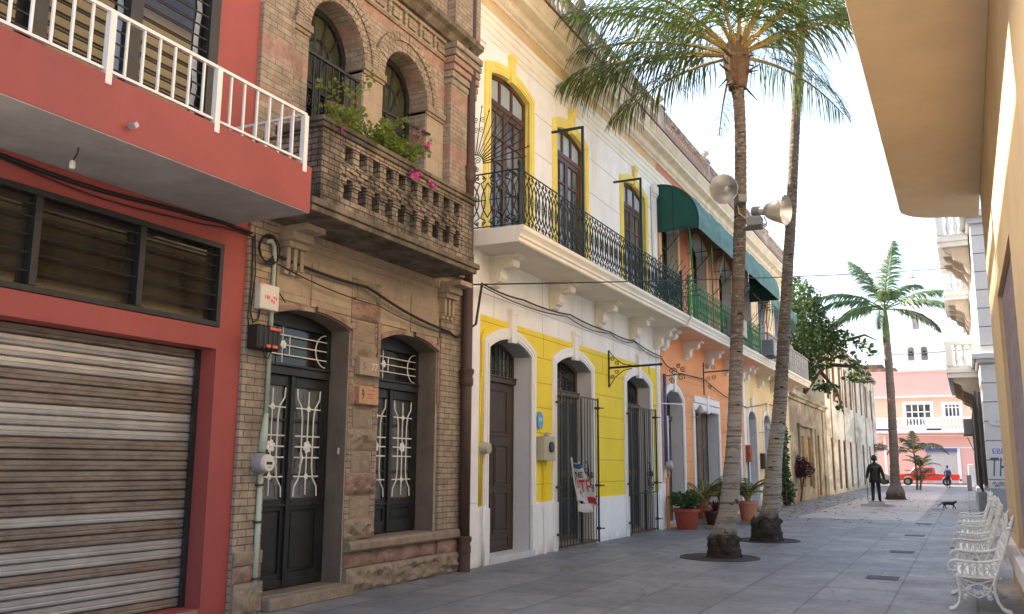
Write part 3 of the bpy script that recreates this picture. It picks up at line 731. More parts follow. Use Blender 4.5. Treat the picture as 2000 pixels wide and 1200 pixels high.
def leaf_pair(name, parent, op, LX, zlint, ztr0, leafw, zpan, gz0, gz1, mid, kick):
    y0, y1 = op.y0, op.y1
    d = MB()
    d.box(LX-.06, LX, y0, y0+.07, op.z0, op.zs+.02).box(LX-.06, LX, y1-.07, y1, op.z0, op.zs+.02)
    d.box(LX-.06, LX+.05, y0+.071, y1-.071, zlint, zlint+.10).box(LX-.06, LX+.08, y0+.071, y1-.071, zlint+.101, zlint+.13)
    arcfill(d, LX-.001, op, op.zs-.05, .002, .05)
    D = d.build(name, mt['dark_wood'], parent, bevel=.006)
    MB().quad((LX-.05,y0,zlint+.1),(LX-.05,y1,zlint+.1),(LX-.05,y1,op.zs),(LX-.05,y0,op.zs)).build('transom_pane', mt['glass_black'], D)
    g = MB(); zt0, zt1 = zlint+.15, op.zs-.06; yy0, yy1 = y0+.09, y1-.09; zm = (zt0+zt1)/2; x = LX+.0
    for z in (zt0+.10, zt1-.10, zm): g.tube([(x,yy0,z),(x,yy1,z)], .0075, 5)
    yc = y0 + (y1-y0)*.36
    for y in (yc-.13, yc, yc+.13): g.tube([(x,y,zt0+(.1 if y != yc else 0)),(x,y,zt1-(.1 if y != yc else 0))], .0075, 5)
    g.tube([(x, yy1-.02-.20*math.sin(t), zm+.21*math.cos(t)) for t in [math.pi*i/12 for i in range(13)]], .0075, 5)
    star_flower(g, (yc, zm), .06, x+.01)
    g.build('transom_grille', mt['white_iron'], D)
    w2 = (y1 - y0 - .14) / 2
    for k in range(2):
        a = y0 + .07 + k * w2; b = a + w2 - .006
        m = MB(); st = .085
        m.box(LX-.05, LX-.005, a, a+st, op.z0+.01, zlint-.004).box(LX-.05, LX-.005, b-st, b, op.z0+.01, zlint-.004)
        for (p, q) in ((op.z0+.01, op.z0+.17), (zpan-.14, zpan), (zlint-.13, zlint-.004)): m.box(LX-.05, LX-.004, a+st+.001, b-st-.001, p, q)
        m.box(LX-.05, LX+.02, a, b, zpan-.09, zpan-.06)
        m.box(LX-.05, LX-.03, a+st+.001, b-st-.001, op.z0+.171, zpan-.141)
        m.box(LX-.05, LX-.018, a+st+.035, b-st-.035, op.z0+.21, zpan-.18)
        if kick: 
            m.box(LX-.05, LX+.01, a, b, op.z0+.01, op.z0+.10)
        for z in (mid+.30, mid-.36): m.box(LX-.05, LX-.012, a+st, b-st, z, z+.035)
        if k: m.box(LX-.02, LX+.03, a-.035, a+.03, op.z0+.02, zlint-.005)
        L = m.build('door_leaf' if kick else 'casement', mt['dark_wood'], D, bevel=.005)
        MB().quad((LX-.04,a+st,zpan),(LX-.04,b-st,zpan),(LX-.04,b-st,zlint-.13),(LX-.04,a+st,zlint-.13)).build('pane', mt['curtain_grey'], D)
        g = MB(); grille(g, LX+.006, a+st+.005, b-st-.005, zpan+.04, zlint-.17, mid); g.build('grille', mt['white_iron'], D)
    return D
D = leaf_pair('door', B, door, LX, 2.66, 2.8, .6, 1.18, 1.2, 2.5, 1.80, True)
MB().tube([(LX+.04,8.80,1.55),(LX+.07,8.81,1.66),(LX+.05,8.80,1.74)], .014, 6).build('handle', mt['white_iron'], D)
MB().box(X-.10,X-.085,9.345,9.369,1.72,1.80).build('bell_push', mt['white_box'], B)
leaf_pair('window', B, win, X-.31, 2.66, 2.8, .6, 1.12, 1.2, 2.5, 1.84, False)
# upper balcony doors
for o, nm in ((arch1, 0), (arch2, 1)):
    LX2 = X - .32
    d = MB(); band(d, LX2-.02, o, -.09, -.001, .05, zb=4.52)
    d.box(LX2-.03, LX2+.035, o.y0+.09, o.y1-.09, 6.55, 6.65)
    for k in range(2):
        a = o.y0 + .09 + k * (.48); b = a + .475
        d.box(LX2-.02, LX2+.02, a, a+.06, 4.55, 6.548).box(LX2-.02, LX2+.02, b-.06, b, 4.55, 6.548)
        for z in (4.55, 5.5, 6.47): d.box(LX2-.02, LX2+.018, a+.061, b-.061, z, z+.078)
        z = 4.65
        while z < 6.45:
            d.quad((LX2-.015,a+.06,z),(LX2-.015,b-.06,z),(LX2+.012,b-.06,z-.035),(LX2+.012,a+.06,z-.035)); z += .045
    for k in range(1, 5):
        t = math.pi * k / 5; d.tube([(LX2+.01, o.yc, 6.66), (LX2+.01, o.yc - .48*math.cos(t), 7.08 + .50*math.sin(t))], .014, 4)
    d.tube([(LX2+.01, o.yc - .25*math.cos(math.pi*i/10), 7.0 + .22*math.sin(math.pi*i/10)) for i in range(11)], .012, 4)
    D = d.build('shuttered_door', mt['dark_wood'], B)
    g = MB(); arcfill(g, LX2-.02, o, 6.6, .05, .01); g.build('fanlight', mt['glass_green'], D)
    MB().box(LX2-.06, LX2-.03, o.y0, o.y1, 4.5, 6.6).build('dark_backing', mt['dark_wood'], D)
r = MB(); rx = X - .06
r.box(rx-.015, rx+.02, 8.301, 9.439, 6.78, 6.82)
for i in range(9): y = 8.36 + i * .128; r.box(rx-.008, rx+.008, y-.010, y+.010, 5.45, 6.779)
r.box(rx-.012, rx+.012, 8.301, 9.439, 5.42, 5.449)
for i in range(8): r.tube([(rx, 8.42+i*.128+.03*math.cos(t), 6.15+.06*math.sin(t)) for t in [2*math.pi*k/8 for k in range(8)]], .005, 4, closed=True)
r.build('arch_railing', mt['black_iron'], B)
MB().tube([(X-.26,9.93,6.72),(X+.06,11.12,6.60)], .022, 6).build('curtain_rod', mt['black_iron'], B)
# drainpipe between brick and yellow houses
dp = thing('drainpipe', 'rusty brown iron drainpipe running down between the brick and yellow houses', 'drainpipe', (-6.93, 12.24, 0))
px, py = -6.93, 12.22
q = MB().tube([(px,py,.42),(px,py,4.40)], .085, 14).tube([(px,py,4.40),(px,py,10.2)], .078, 14)
q.build('pipe', mt['pipe'], dp, smooth=True)
q = MB()
for z in (.46, 3.02, 6.35, 8.55): q.lathe([(.088,-.22),(.108,-.18),(.108,-.10),(.095,-.05),(.118,0),(.118,.05),(.09,.07)], (px,py,z), 14)
q.lathe([(.1,0),(.1,.30)], (px,py,.0), 14)
q.build('collar', mt['pipe'], dp, smooth=40)
# plaques
t = tag(MB().box(X, X+.095, 9.50, 9.93, 2.75, 2.98).build('house_number_stone', mt['ashlar'], None, bevel=.005), 'worn carved stone plate with the number 77 on the brick house pier', 'house number')
tx = text('number', '77', .15, mt['white_box'], None, (X+.100, 9.80, 2.86), (0,1,0), (0,0,1), .006, shear=.25); attach(tx, t)
tx = text('worn_number', '5', .14, mt['stone2'], None, (X+.098, 9.60, 2.86), (0,1,0), (0,0,1), .003); attach(tx, t)
t = tag(MB().box(X, X+.098, 9.50, 9.93, 2.37, 2.60).build('address_tile', mt['brass_plate'], None, bevel=.004), 'copper coloured tile with a large figure 9 on the brick house pier', 'address tile')
tx = text('number', '9', .19, mt['blacktxt'], None, (X+.100, 9.58, 2.485), (0,1,0), (0,0,1), .001, sx=.6); attach(tx, t)
MBt = MB()
for i in range(3): MBt.box(X+.098, X+.100, 9.68, 9.86 - .03*i, 2.55-.05*i, 2.56-.05*i)
attach(MBt.build('faint_lettering', mt['redtxt']), t)
# meter and boxes
e = thing('electric_meter', 'round glass electric meter on a conduit between the red and brick houses', 'electric meter', (X+.05, 7.72, 0))
mx = X + .045; my = 7.74
MB().tube([(mx+.03,my+.02,.0),(mx+.03,my+.02,1.48)], .030, 10).build('conduit', mt['conduit'], e, smooth=True)
MB().tube([(mx+.03,my+.02,1.72),(mx+.03,my+.04,1.9),(mx+.03,my+.06,2.15)], [.045,.045,.028], 10).tube([(mx+.03,my+.06,2.15),(mx+.03,my+.06,3.95),(mx+.04,my+.03,4.08),(mx+.05,my-.03,4.13),(mx+.06,my-.10,4.10)], .025, 10).build('upper_conduit', mt['conduit'], e, smooth=True)
RX90 = Matrix(((0,0,1),(0,1,0),(-1,0,0)))
MB().lathe([(.11,0),(.115,.05),(.105,.09),(.10,.12)], (mx,my,1.60), 20, RX90).build('case', mt['meter'], e, smooth=40)
MB().lathe([(.092,.12),(.092,.16),(.085,.17)], (mx,my,1.60), 20, RX90).build('dial', mt['white_box'], e, smooth=40)
MB().box(mx+.171,mx+.173,my-.045,my+.045,1.585,1.615).box(mx+.171,mx+.173,my-.03,my+.03,1.55,1.555).build('counter', mt['blacktxt'], e)
q = MB()
for z in (.35,.95,1.35): q.box(mx-.01, mx+.065, my-.03, my+.07, z, z+.025)
q.build('clamp', mt['pipe'], e)
e = thing('junction_box', 'ivory junction box with small red squares, high between the red and brick houses', 'junction box', (X+.05, 7.7, 3.5))
MB().box(mx, mx+.10, 7.53, 7.84, 3.31, 3.60).build('case', mt['white_box'], e, bevel=.015)
q = MB(); q.box(mx+.10, mx+.103, 7.54, 7.56, 3.58, 3.63)
for (y, z, a_, b_) in ((7.60,3.45,.012,.045),(7.63,3.45,.03,.045),(7.67,3.45,.012,.045),(7.74,3.46,.03,.03),(7.70,3.42,.03,.03),(7.74,3.41,.02,.04),(7.78,3.45,.02,.04)): q.box(mx+.101, mx+.1025, y, y+a_, z-b_/2, z+b_/2)
q.build('red_squares', mt['orange_plastic'], e)
e = thing('splice_box', 'black ribbed cable splice box with orange tabs under the ivory junction box', 'splice box', (X+.05, 7.7, 2.95))
q = MB().box(mx+.02, mx+.17, 7.44, 7.82, 2.86, 3.10)
for k in range(5): q.box(mx+.01, mx+.18, 7.46+k*.075, 7.49+k*.075, 2.84, 3.12)
q.build('case', mt['black_iron'], e, bevel=.012)
MB().box(mx+.171, mx+.19, 7.58, 7.64, 2.87, 2.90).box(mx+.171, mx+.19, 7.68, 7.75, 2.87, 2.90).box(mx+.171,mx+.19,7.62,7.8,3.07,3.10).build('tab', mt['orange_plastic'], e)
q = MB()
for k in range(4):
    rr = .13 + .012 * k
    q.tube([(mx+.03+.008*k, 7.66+.01*k+rr*math.cos(t), 4.02+rr*1.05*math.sin(t)) for t in [2*math.pi*i/24 for i in range(24)]], .009, 5, closed=True)
q.tube([(mx+.02,7.44,4.12),(mx+.02,7.46,3.6),(mx+.02,7.43,3.2),(mx+.02,7.48,3.0)], .010, 5)
q.tube([(mx+.02,7.47,4.15),(mx+.03,7.5,3.7),(mx+.02,7.47,3.25),(mx+.02,7.52,3.15),(mx+.02,7.6,3.2),(mx+.02,7.62,3.32)], .009, 5)
q.tube([(mx+.03,7.84,4.0),(mx+.03,7.83,3.7),(mx+.04,7.86,3.3),(mx+.03,7.80,3.12)], .009, 5)
q.tube([(mx+.03,7.83,3.62),(mx+.05,8.0,3.45)], .007, 5).tube([(mx+.12,7.6,2.86),(mx+.12,7.62,2.77),(mx+.12,7.68,2.75),(mx+.12,7.74,2.86)], .006, 5)
tag(q.build('cable_coil', mt['cable'], None, smooth=True), 'loop of black cable hung on the brick pilaster under the red balcony', 'cable')
# swagged cables over brick and yellow fronts
def swag(P, sag, n=14):
    out = []
    for (a, b) in zip(P[:-1], P[1:]):
        for i in range(n):
            t = i / n; out.append(tuple(a[k] + (b[k]-a[k])*t - (sag*4*t*(1-t) if k == 2 else 0) for k in range(3)))
    return out + [P[-1]]
cx = X + .08
q = MB().tube(swag([(cx,7.85,3.98),(cx,9.6,3.93)], .03) + swag([(cx+.02,9.6,3.93),(cx,11.8,3.62),(cx+.02,12.15,3.64)], .06)[1:] + [(-6.82,12.3,3.8),(-6.83,12.5,4.48)], .020, 6)
q.tube(swag([(cx+.01,7.85,3.88),(cx,9.9,3.72),(cx,11.8,3.58)], .05), .008, 5)
tag(q.build('wall_cable', mt['cable'], None, smooth=True), 'thick black cable sagging across the brick front above the doors', 'cable')
q = MB()
q.tube(swag([(-6.83,12.5,4.50),(cx,14.4,4.56),(cx,16.6,4.62),(cx,18.9,4.58),(cx,20.6,4.58),(cx+.05,22.6,4.42)], .035), .015, 6)
q.tube(swag([(-6.83,12.5,4.46),(cx,16.4,4.56),(cx,18.9,4.55),(cx,20.6,4.56),(cx+.05,22.6,4.38)], .09), .010, 6)
q.tube([(cx+.05,22.6,4.37),(cx,23.2,4.25),(cx,24.3,4.15),(cx,27.0,4.22),(cx,29.5,3.9),(cx,33,3.7),(cx,37,4.1),(cx,41,4.0)], .016, 6)
tag(q.build('wall_cable', mt['cable'], None, smooth=True), 'long pair of black cables sagging under the white balcony of the yellow house', 'cable')
# ================================================================ yellow / apricot / cream terrace
def profile_cornice(B, y0, y1, arch_m, frieze_m, corn_m, name_sfx=''):
    a = MB(); X = FX
    a.prof_y([(X-.01,9.10),(X+.015,9.10),(X+.02,9.20),(X+.035,9.21),(X+.035,9.33),(X+.05,9.34),(X+.05,9.46),(X+.075,9.48),(X+.085,9.52),(X+.085,9.55),(X-.01,9.56)], y0, y1)
    a.build('architrave', arch_m, B)
    MB().prof_y([(X-.01,9.561),(X+.03,9.561),(X+.035,9.75),(X+.07,9.80),(X-.01,9.80)], y0, y1).build('frieze', frieze_m, B)
    c = MB()
    c.prof_y([(X-.01,9.801),(X+.09,9.801),(X+.11,9.84),(X+.11,9.93),(X+.13,9.94),(X+.14,10.02),(X+.17,10.05),(X+.34,10.10),(X+.34,10.20),(X+.36,10.21),(X+.38,10.25),(X+.43,10.33),(X+.45,10.36),(X+.45,10.41),(X-.01,10.42)], y0, y1)
    y = y0 + .03
    while y < y1 - .05: c.box(X+.11, X+.135, y, y+.035, 9.855, 9.925); y += .065
    c.build('cornice', corn_m, B)
    t = MB().prof_y([(X+.02,10.421),(X+.475,10.421),(X+.48,10.45),(X+.02,10.462)], y0, y1)
    t.build('drip_tiles', mt['tile_red'], B)
bal_proto = {}
def roof_balustrade(B, y0, y1, peds, sx=FX+.20):
    """rail, plinth and piers; turned balusters hang under it as sub-parts"""
    r = MB(); r.box(sx-.10, sx+.10, y0, y1, 10.463, 10.56)
    r.prof_y([(sx-.10,11.12),(sx+.10,11.12),(sx+.14,11.17),(sx+.14,11.23),(sx+.09,11.27),(sx-.09,11.27),(sx-.14,11.23),(sx-.14,11.17)], y0, y1)
    for y in peds:
        r.box(sx-.13, sx+.13, y-.17, y+.17, 10.561, 11.119); r.box(sx-.16, sx+.16, y-.2, y+.2, 11.271, 11.33)
        r.lathe([(.05,0),(.10,.06),(.04,.12),(.16,.22),(.13,.30),(.03,.38)], (sx, y, 11.33), 10)
    R = r.build('balustrade', mt['balus'], B)
    me = None; y = y0 + .12; n = 0
    while y < y1 - .1:
        if all(abs(y - p) > .24 for p in peds) and n < 99:
            if me is None:
                b = MB().lathe([(.075,10.561),(.075,10.60),(.045,10.63),(.07,10.70),(.082,10.78),(.06,10.88),(.038,10.98),(.05,11.03),(.07,11.07),(.07,11.119)], (sx, y, 0), 8)
                o = b.build('baluster', mt['balus'], R, smooth=50); me = o; ybase = y
            else: dup_part(me, R, (0, y - ybase, 0))
            n += 1
        y += .235
def tufts(B, y0, y1, n, seed):
    rn = random.Random(seed)
    for _ in range(n):
        y = rn.uniform(y0, y1); q = MB()
        for k in range(26):
            a = rn.uniform(0, 6.28); c = Vector((FX+.2+rn.uniform(-.08,.08), y+rn.uniform(-.12,.12), 11.26)); e = c + Vector((.10*math.cos(a), .12*math.sin(a), rn.uniform(.05,.22))); s_ = Vector((-math.sin(a), math.cos(a), 0))*.02
            q.quad(c-s_, c+s_, e+s_*.6, e-s_*.6)
        q.build('weed', mt['leaf_dk'], B)
# ---- cast railing pattern
def rail_unit(mb, w, z0, z1, r=.011):
    """one lens-and-scroll unit in the plane x=0, spanning y 0..w"""
    H = z1 - z0; c = w / 2
    def T(P, rr=r): mb.tube([(0, y, z) for y, z in P], rr, 4, caps=False)
    a, b = z0 + .16 * H, z1 - .16 * H
    for s in (-1, 1):
        P = []
        for i in range(11):
            t = i / 10; P.append((c + s * (w * .16 + w * .30 * math.sin(math.pi * t) * 1.0) - s*w*.12, a + (b - a) * t))
        T(P)
        P = []
        for i in range(11):
            t = i / 10; P.append((c + s * (w * .5) - s * w * .42 * math.sin(math.pi * t), a + (b - a) * t))
        T(P)
        for (zz, d) in ((a, -1), (b, 1)):
            T([(c + s*w*.04, zz), (c + s*w*.30, zz + d*H*.045), (c + s*w*.38, zz + d*H*.09), (c + s*w*.12, zz + d*H*.155)])
            T(spiral((c + s*w*.20, zz + d*H*.10), .004, w*.11, 0, 1.2, 9), r*.8)
    T([(c - w*.40, (a+b)/2), (c + w*.40, (a+b)/2)], r*.8)
def rail_run(mb, p0, p1, z0, z1, unit=.27, r=.011):
    p0, p1 = Vector(p0), Vector(p1); L = (p1 - p0).length; n = max(1, round(L / unit)); w = L / n
    u = MB(); rail_unit(u, w, z0 + .02, z1 - .02, r)
    d = (p1 - p0).normalized(); ang = math.atan2(d.y, d.x) - math.pi / 2
    m = Matrix.Rotation(ang, 3, 'Z')
    for i in range(n): mb.add(u, p0 + d * w * i, m)
def rail_bars(mb, p0, p1, z0, z1):
    for z in (z0, z1): mb.tube([(*p0, z), (*p1, z)], .014 if z == z1 else .011, 6)
def rail_post(mb, x, y, z0, z1, r=.045):
    mb.lathe([(r,0),(r,.08),(r*.6,.10),(r*.62,.12*(z1-z0)+.1),(r*.9,.45*(z1-z0)),(r,.48*(z1-z0)),(r,.52*(z1-z0)),(r*.6,.55*(z1-z0)),(r*.62,.85*(z1-z0)),(r,.93*(z1-z0)),(r*.5,z1-z0-.02),(r*.95,z1-z0+.04),(r*.8,z1-z0+.09),(.004,z1-z0+.12)], (x, y, z0), 10)
def fan(mb, x, z, y, R=1.0, a0=0, a1=92, n=11, r=.007, sgn=1):
    """fan of iron spikes in the plane y = const, radiating from the wall"""
    for i in range(n):
        t = R_(a0 + (a1 - a0) * i / (n - 1)); c_, s_ = math.cos(t), math.sin(t)
        L = R * (1.0 if i % 2 else .93)
        mb.tube([(x + .16*c_, y, z + .16*s_), (x + L*c_, y, z + L*s_)], [r*1.5, r*1.2], 4)
        mb.lathe([(.001,0),(.016,.02),(.001,.07)], (x + L*c_, y, z + L*s_), 5, Matrix.Rotation(math.pi/2 - t, 3, 'Y'))
    for (cx_, cz_, rr) in ((x+.06, z+.06, .07), (x-.02, z+.0, .06), (x+.04,z-.10,.05)):
        mb.tube([(p, y, q) for p, q in spiral((cx_, cz_), .01, rr, 0, 1.6, 18)], .007, 4)
    mb.tube([(p, y, q) for p, q in ell((x, z), .17, .17, 12, 0, math.pi*.7)], .008, 4)
    for k in (n-1, n-2):
        t = R_(a0 + (a1-a0)*k/(n-1)); 
        for h in (.62, .80):
            mb.tube([(p, y, q) for p, q in spiral((x+(R*h)*math.cos(t)+.05, z+R*h*math.sin(t)), .008, .05, math.pi, 1.3, 12)], .006, 4)
def slab_profile(x):  # moulded balcony edge
    return [(FX+.001,5.13),(x-.02,5.13),(x,5.15),(x,5.20),(x+.025,5.22),(x+.03,5.26),(x+.05,5.29),(x+.085,5.33),(x+.09,5.38),(x+.075,5.40),(FX+.001,5.402)]
def corbel_mesh(big=True):
    """scrolled console in the xz plane, extruded along y, with carved scrolls on its cheeks"""
    P = [(0,5.128),(.52,5.128),(.53,5.09),(.50,5.06),(.44,5.05),(.46,5.00),(.44,4.93),(.36,4.90),(.29,4.92),(.24,4.90),(.21,4.83),(.22,4.75),(.18,4.69),(.12,4.67),(.09,4.62),(.03,4.60),(0,4.60)]
    mb = MB(); mb.prof_y([(x + FX + .001, z) for x, z in P], -.13, .13)
    mb.box(FX, FX+.56, -.16, .16, 5.085, 5.127)
    for s in (-.13, .13):
        for (c, r0, a) in (((.38, 4.985), .055, 0), ((.12, 4.76), .05, 2), ((.20,5.0),.05,3)):
            mb.tube([(FX + p, s*1.02, q) for p, q in spiral(c, .008, r0, a, 1.5, 16)], .012, 4)
        mb.tube([(FX + p, s*1.02, q) for p, q in ((.33,4.96),(.25,4.97),(.17,4.92),(.14,4.84),(.15,4.78))], .013, 4)
    return mb
corb = None
def corbel(B, y, mat):
    global corb
    if corb is None or corb[1] is not mat:
        o = corbel_mesh().build('corbel', mat, B, bevel=.008); o.location = (0, y, 0); corb = (o, mat)
    else:
        c = corb[0].copy(); COL.objects.link(c); attach(c, B); c.location = (0, y, 0)
def arched_frame(B, X, o, m, w=.19, zb=None, key=True, keyh=.35, name='door_frame'):
    f = MB(); band(f, X, o, 0.0, w, .035, zb); band(f, X+.03, o, w*.18, w*.40, .018, zb); band(f, X+.03, o, w*.55, w*.85, .014, zb)
    if key:
        zt = o.top(o.yc) ; f.box(X-.01, X+.085, o.yc-.095, o.yc+.095, zt-.06, zt+w+keyh)
        f.box(X-.01, X+.10, o.yc-.115, o.yc+.115, zt+w+keyh-.09, zt+w+keyh)
    return f.build(name, m, B, bevel=.004)
def french_door(B, X, o, m, d, cols=3, name='french_door'):
    """glazed double door with a row of lights above"""
    LX = X - d; f = MB()
    band(f, LX-.03, o, -.075, -.001, .06, zb=o.z0)
    zt = o.zs - .42
    f.box(LX-.03, LX+.025, o.y0+.075, o.y1-.075, zt-.05, zt+.05)
    n = 3; w = (o.y1 - o.y0 - .15) / n
    for i in range(1, n): y = o.y0 + .075 + i * w; f.box(LX-.03, LX+.02, y-.035, y+.035, zt+.051, o.top(y)-.06)
    D = f.build(name, m, B, bevel=.005)
    g = MB(); arcfill(g, LX-.015, o, zt, .05, .01); g.build('top_light', mt['curtain'], D)
    w2 = (o.y1 - o.y0 - .15) / 2
    for k in range(2):
        a = o.y0 + .075 + k * w2; b = a + w2 - .006; m_ = MB(); st = .075
        m_.box(LX-.03, LX+.012, a, a+st, o.z0+.01, zt-.051).box(LX-.03, LX+.012, b-st, b, o.z0+.01, zt-.051)
        for (p, q) in ((o.z0+.01, o.z0+.22), (zt-.15, zt-.051)): m_.box(LX-.03, LX+.011, a+st, b-st, p, q)
        for i in range(1, 5): z = o.z0+.22 + (zt-.15-o.z0-.22)*i/5; m_.box(LX-.03, LX+.008, a+st, b-st, z-.02, z+.02)
        ym = (a+b)/2; m_.box(LX-.03, LX+.007, ym-.018, ym+.018, o.z0+.22, zt-.15)
        m_.build('door_leaf', m, D, bevel=.004)
        MB().quad((LX-.02,a+st,o.z0+.2),(LX-.02,b-st,o.z0+.2),(LX-.02,b-st,zt-.15),(LX-.02,a+st,zt-.15)).build('pane', mt['curtain_grey'], D)
    return D

# ---------------- yellow house
B = thing('yellow_building', 'white two storey house with bright yellow ground floor walls and yellow window surrounds', 'building', (FX, 17.6, 0)); Y0, Y1 = 12.45, 22.75
ds = [Op(13.22,14.87,.10,3.56,.22,.34), Op(16.02,17.85,.08,3.56,.22,.30), Op(20.12,21.88,.08,3.55,.22,.30)]
us = [Op(13.16,14.76,5.41,8.47,.15,.10), Op(16.06,17.60,5.41,8.47,.15,.10), Op(20.10,21.80,5.41,8.47,.15,.10)]
w, rv = MB(), MB(); wall(w, FX, Y0, Y1, 4.08, 10.44, us, rv); core(w, Y0, Y1, 10.44)
w.build('wall', mt['white'], B)
rv2 = MB(); w = MB(); wall(w, FX, Y0, Y1, 0, .90, ds, rv2); w.build('base_wall', mt['white'], B)
w = MB(); wall(w, FX, Y0, Y1, .901, 4.079, ds, rv2); w.build('yellow_wall', mt['yellow'], B)
rv2.build('door_jamb', mt['jamb_white'], B); rv.build('window_reveal', mt['yellow_pale'], B)
# joints scored in the yellow render
g = MB()
def hj(z, ya, yb, m): m.box(FX-.004, FX+.0025, ya, yb, z-.006, z+.006)
gaps = [(12.86,13.02),(15.06,15.83),(18.05,19.93),(22.06,22.45)]
for i in range(6):
    for (ya, yb) in gaps: hj(1.25 + i * .47, ya, yb, g)
for y in (15.45, 18.6, 19.35): 
    g.box(FX-.004, FX+.0025, y-.004, y+.004, 3.62, 4.07)
hj(3.98, 12.86, 13.8, g); hj(3.98, 14.2, 16.7, g); hj(3.98,17.1,20.8,g)
g.build('score_line', M('yellow_joint', (.46,.31,.02), .9, bump=0), B)
g = MB()
for z in (6.0, 6.8, 7.6, 8.4):
    for (ya, yb) in ((15.0,15.84),(17.83,19.88),(22.03,22.44)): hj(z, ya, yb, g)
for z in (4.45,): hj(z, 12.86, 22.44, g)
for y in (13.4, 15.4, 17.4, 19.3, 21.2): g.box(FX-.004, FX+.0025, y-.004, y+.004, 4.09, 5.12)
g.build('wall_joint', mt['groove_w'], B)
p = MB()
for (ya, yb) in ((12.47,12.84),(22.46,22.74)):
    p.box(FX-.01, FX+.045, ya, yb, 0.9, 5.128).box(FX-.01, FX+.07, ya-.01, yb+.01, 0, .899).box(FX-.01, FX+.045, ya, yb, 5.403, 8.78)
    p.box(FX-.01, FX+.065, ya+.07, yb-.07, 1.0, 5.0)
    p.box(FX-.01, FX+.07, ya-.02, yb+.02, 8.781, 8.86).box(FX-.01, FX+.10, ya-.04, yb+.04, 8.861, 9.09)
p.build('pilaster', mt['white'], B, bevel=.006)
p = MB()
for (ya, yb) in ((12.85,13.02),(15.065,15.82),(18.06,19.92),(22.08,22.45)): p.box(FX-.01, FX+.03, ya, yb, 0, .93)
p.build('plinth', mt['white'], B, bevel=.008)
for o in ds: 
    arched_frame(B, FX, o, mt['white_clean'], .19)
    s_ = MB()
    for (ya, yb) in ((o.y0-.20, o.y0-.001), (o.y1+.001, o.y1+.20)): s_.box(FX-.01, FX+.065, ya, yb, 0, .90)
    s_.build('frame_base', mt['white_clean'], B, bevel=.006)
for o in us: arched_frame(B, FX, o, mt['yellow_pale'], .21, keyh=.28, name='window_frame'); french_door(B, FX, o, mt['brown_wood'], .10)
# ground floor doors
def panel_door(B, o, X, m, panels, leaves=1, ztr=3.05, fill='bars'):
    LX = X - o.d; d = MB(); d.box(LX-.06, LX+.05, o.y0, o.y1, ztr, ztr+.09).box(LX-.06, LX+.07, o.y0, o.y1, ztr+.091, ztr+.12)
    band(d, LX-.05, o, -.06, -.001, .05, zb=ztr+.12)
    D = d.build('door', m, B, bevel=.005)
    g = MB(); arcfill(g, LX-.03, o, ztr+.1, .03, .01); g.build('fanlight', mt['curtain_grey'] if fill == 'bars' else mt['glass_black'], D)
    g = MB()
    if fill == 'bars':
        for i in range(1, 11): y = o.y0 + (o.y1-o.y0)*i/11; g.box(LX-.02, LX-.005, y-.009, y+.009, ztr+.12, o.top(y)-.03)
        for z in (ztr+.22, ztr+.34, ztr+.46): g.box(LX-.021, LX-.006, o.y0+.03, o.y1-.03, z-.007, z+.007)
    else:
        yc = o.yc
        for s in (-1, 1):
            for k in range(3):
                c = (yc + s*(.14+.24*k), ztr+.36 + (.06 if k == 0 else 0)-.05*k); 
                g.tube([(LX-.01, p, q) for p, q in spiral(c, .015, .12, .5*k, 1.4*s, 16)], .010, 4)
                g.tube([(LX-.01, p, q) for p, q in ell((c[0], c[1]-.10), .05, .13, 10)], .009, 4)
        for y in (yc,): g.box(LX-.02, LX+.0, y-.012, y+.012, ztr+.12, o.top(y)-.03)
    g.build('fanlight_grille', mt['black_iron'], D)
    w2 = (o.y1 - o.y0) / leaves
    for k in range(leaves):
        a, b = o.y0 + k*w2 + .003, o.y0 + (k+1)*w2 - .003
        q = MB().box(LX-.06, LX-.012, a, b, o.z0, ztr-.003)
        for (u0, u1, v0, v1) in panels:
            ya, yb = a + (b-a)*u0, a + (b-a)*u1; za, zb_ = o.z0 + (ztr-o.z0)*v0, o.z0 + (ztr-o.z0)*v1
            q.box(LX-.012, LX+.006, ya, yb, za, za+.03).box(LX-.012, LX+.006, ya, yb, zb_-.03, zb_).box(LX-.012, LX+.006, ya, ya+.03, za+.03, zb_-.03).box(LX-.012, LX+.006, yb-.03, yb, za+.03, zb_-.03)
            q.box(LX-.012, LX+.001, ya+.07, yb-.07, za+.07, zb_-.07)
        q.build('door_leaf', m, D, bevel=.004)
    return D
D = panel_door(B, ds[0], FX, mt['umber_wood'], [(.14,.84,.68,.96),(.14,.47,.38,.63),(.53,.86,.38,.63),(.14,.47,.11,.35),(.53,.86,.11,.35),(.1,.9,.01,.09)])
MB().lathe([(.03,0),(.03,.02),(.015,.03),(.02,.05),(.003,.06)], (FX-.35, 13.55, 1.35), 10, RX90).build('knocker', mt['black_iron'], D)
for o in ds[1:]:
    LX = FX - o.d
    D = panel_door(B, o, FX, mt['old_wood'], [], 4, 3.0, 'scroll')
    q = MB(); w4 = (o.y1-o.y0)/4
    for k in range(4):
        a = o.y0 + k*w4
        for i in range(3): q.box(LX-.012, LX-.002, a+.06+i*.1, a+.15+i*.1, o.z0+.12, 1.35); q.box(LX-.012, LX-.002, a+.06+i*.1, a+.15+i*.1, 1.50, 2.9)
    q.build('green_board', mt['green_wood'], D)
    MB().box(FX-.45, FX+.12, o.y0-.02, o.y1+.02, 0, .09).build('doorstep', mt['stone2'], B, bevel=.01)
MB().box(FX-.45, FX+.10, 13.2, 14.9, 0, .104).build('doorstep', mt['grey_smooth'], B, bevel=.01)
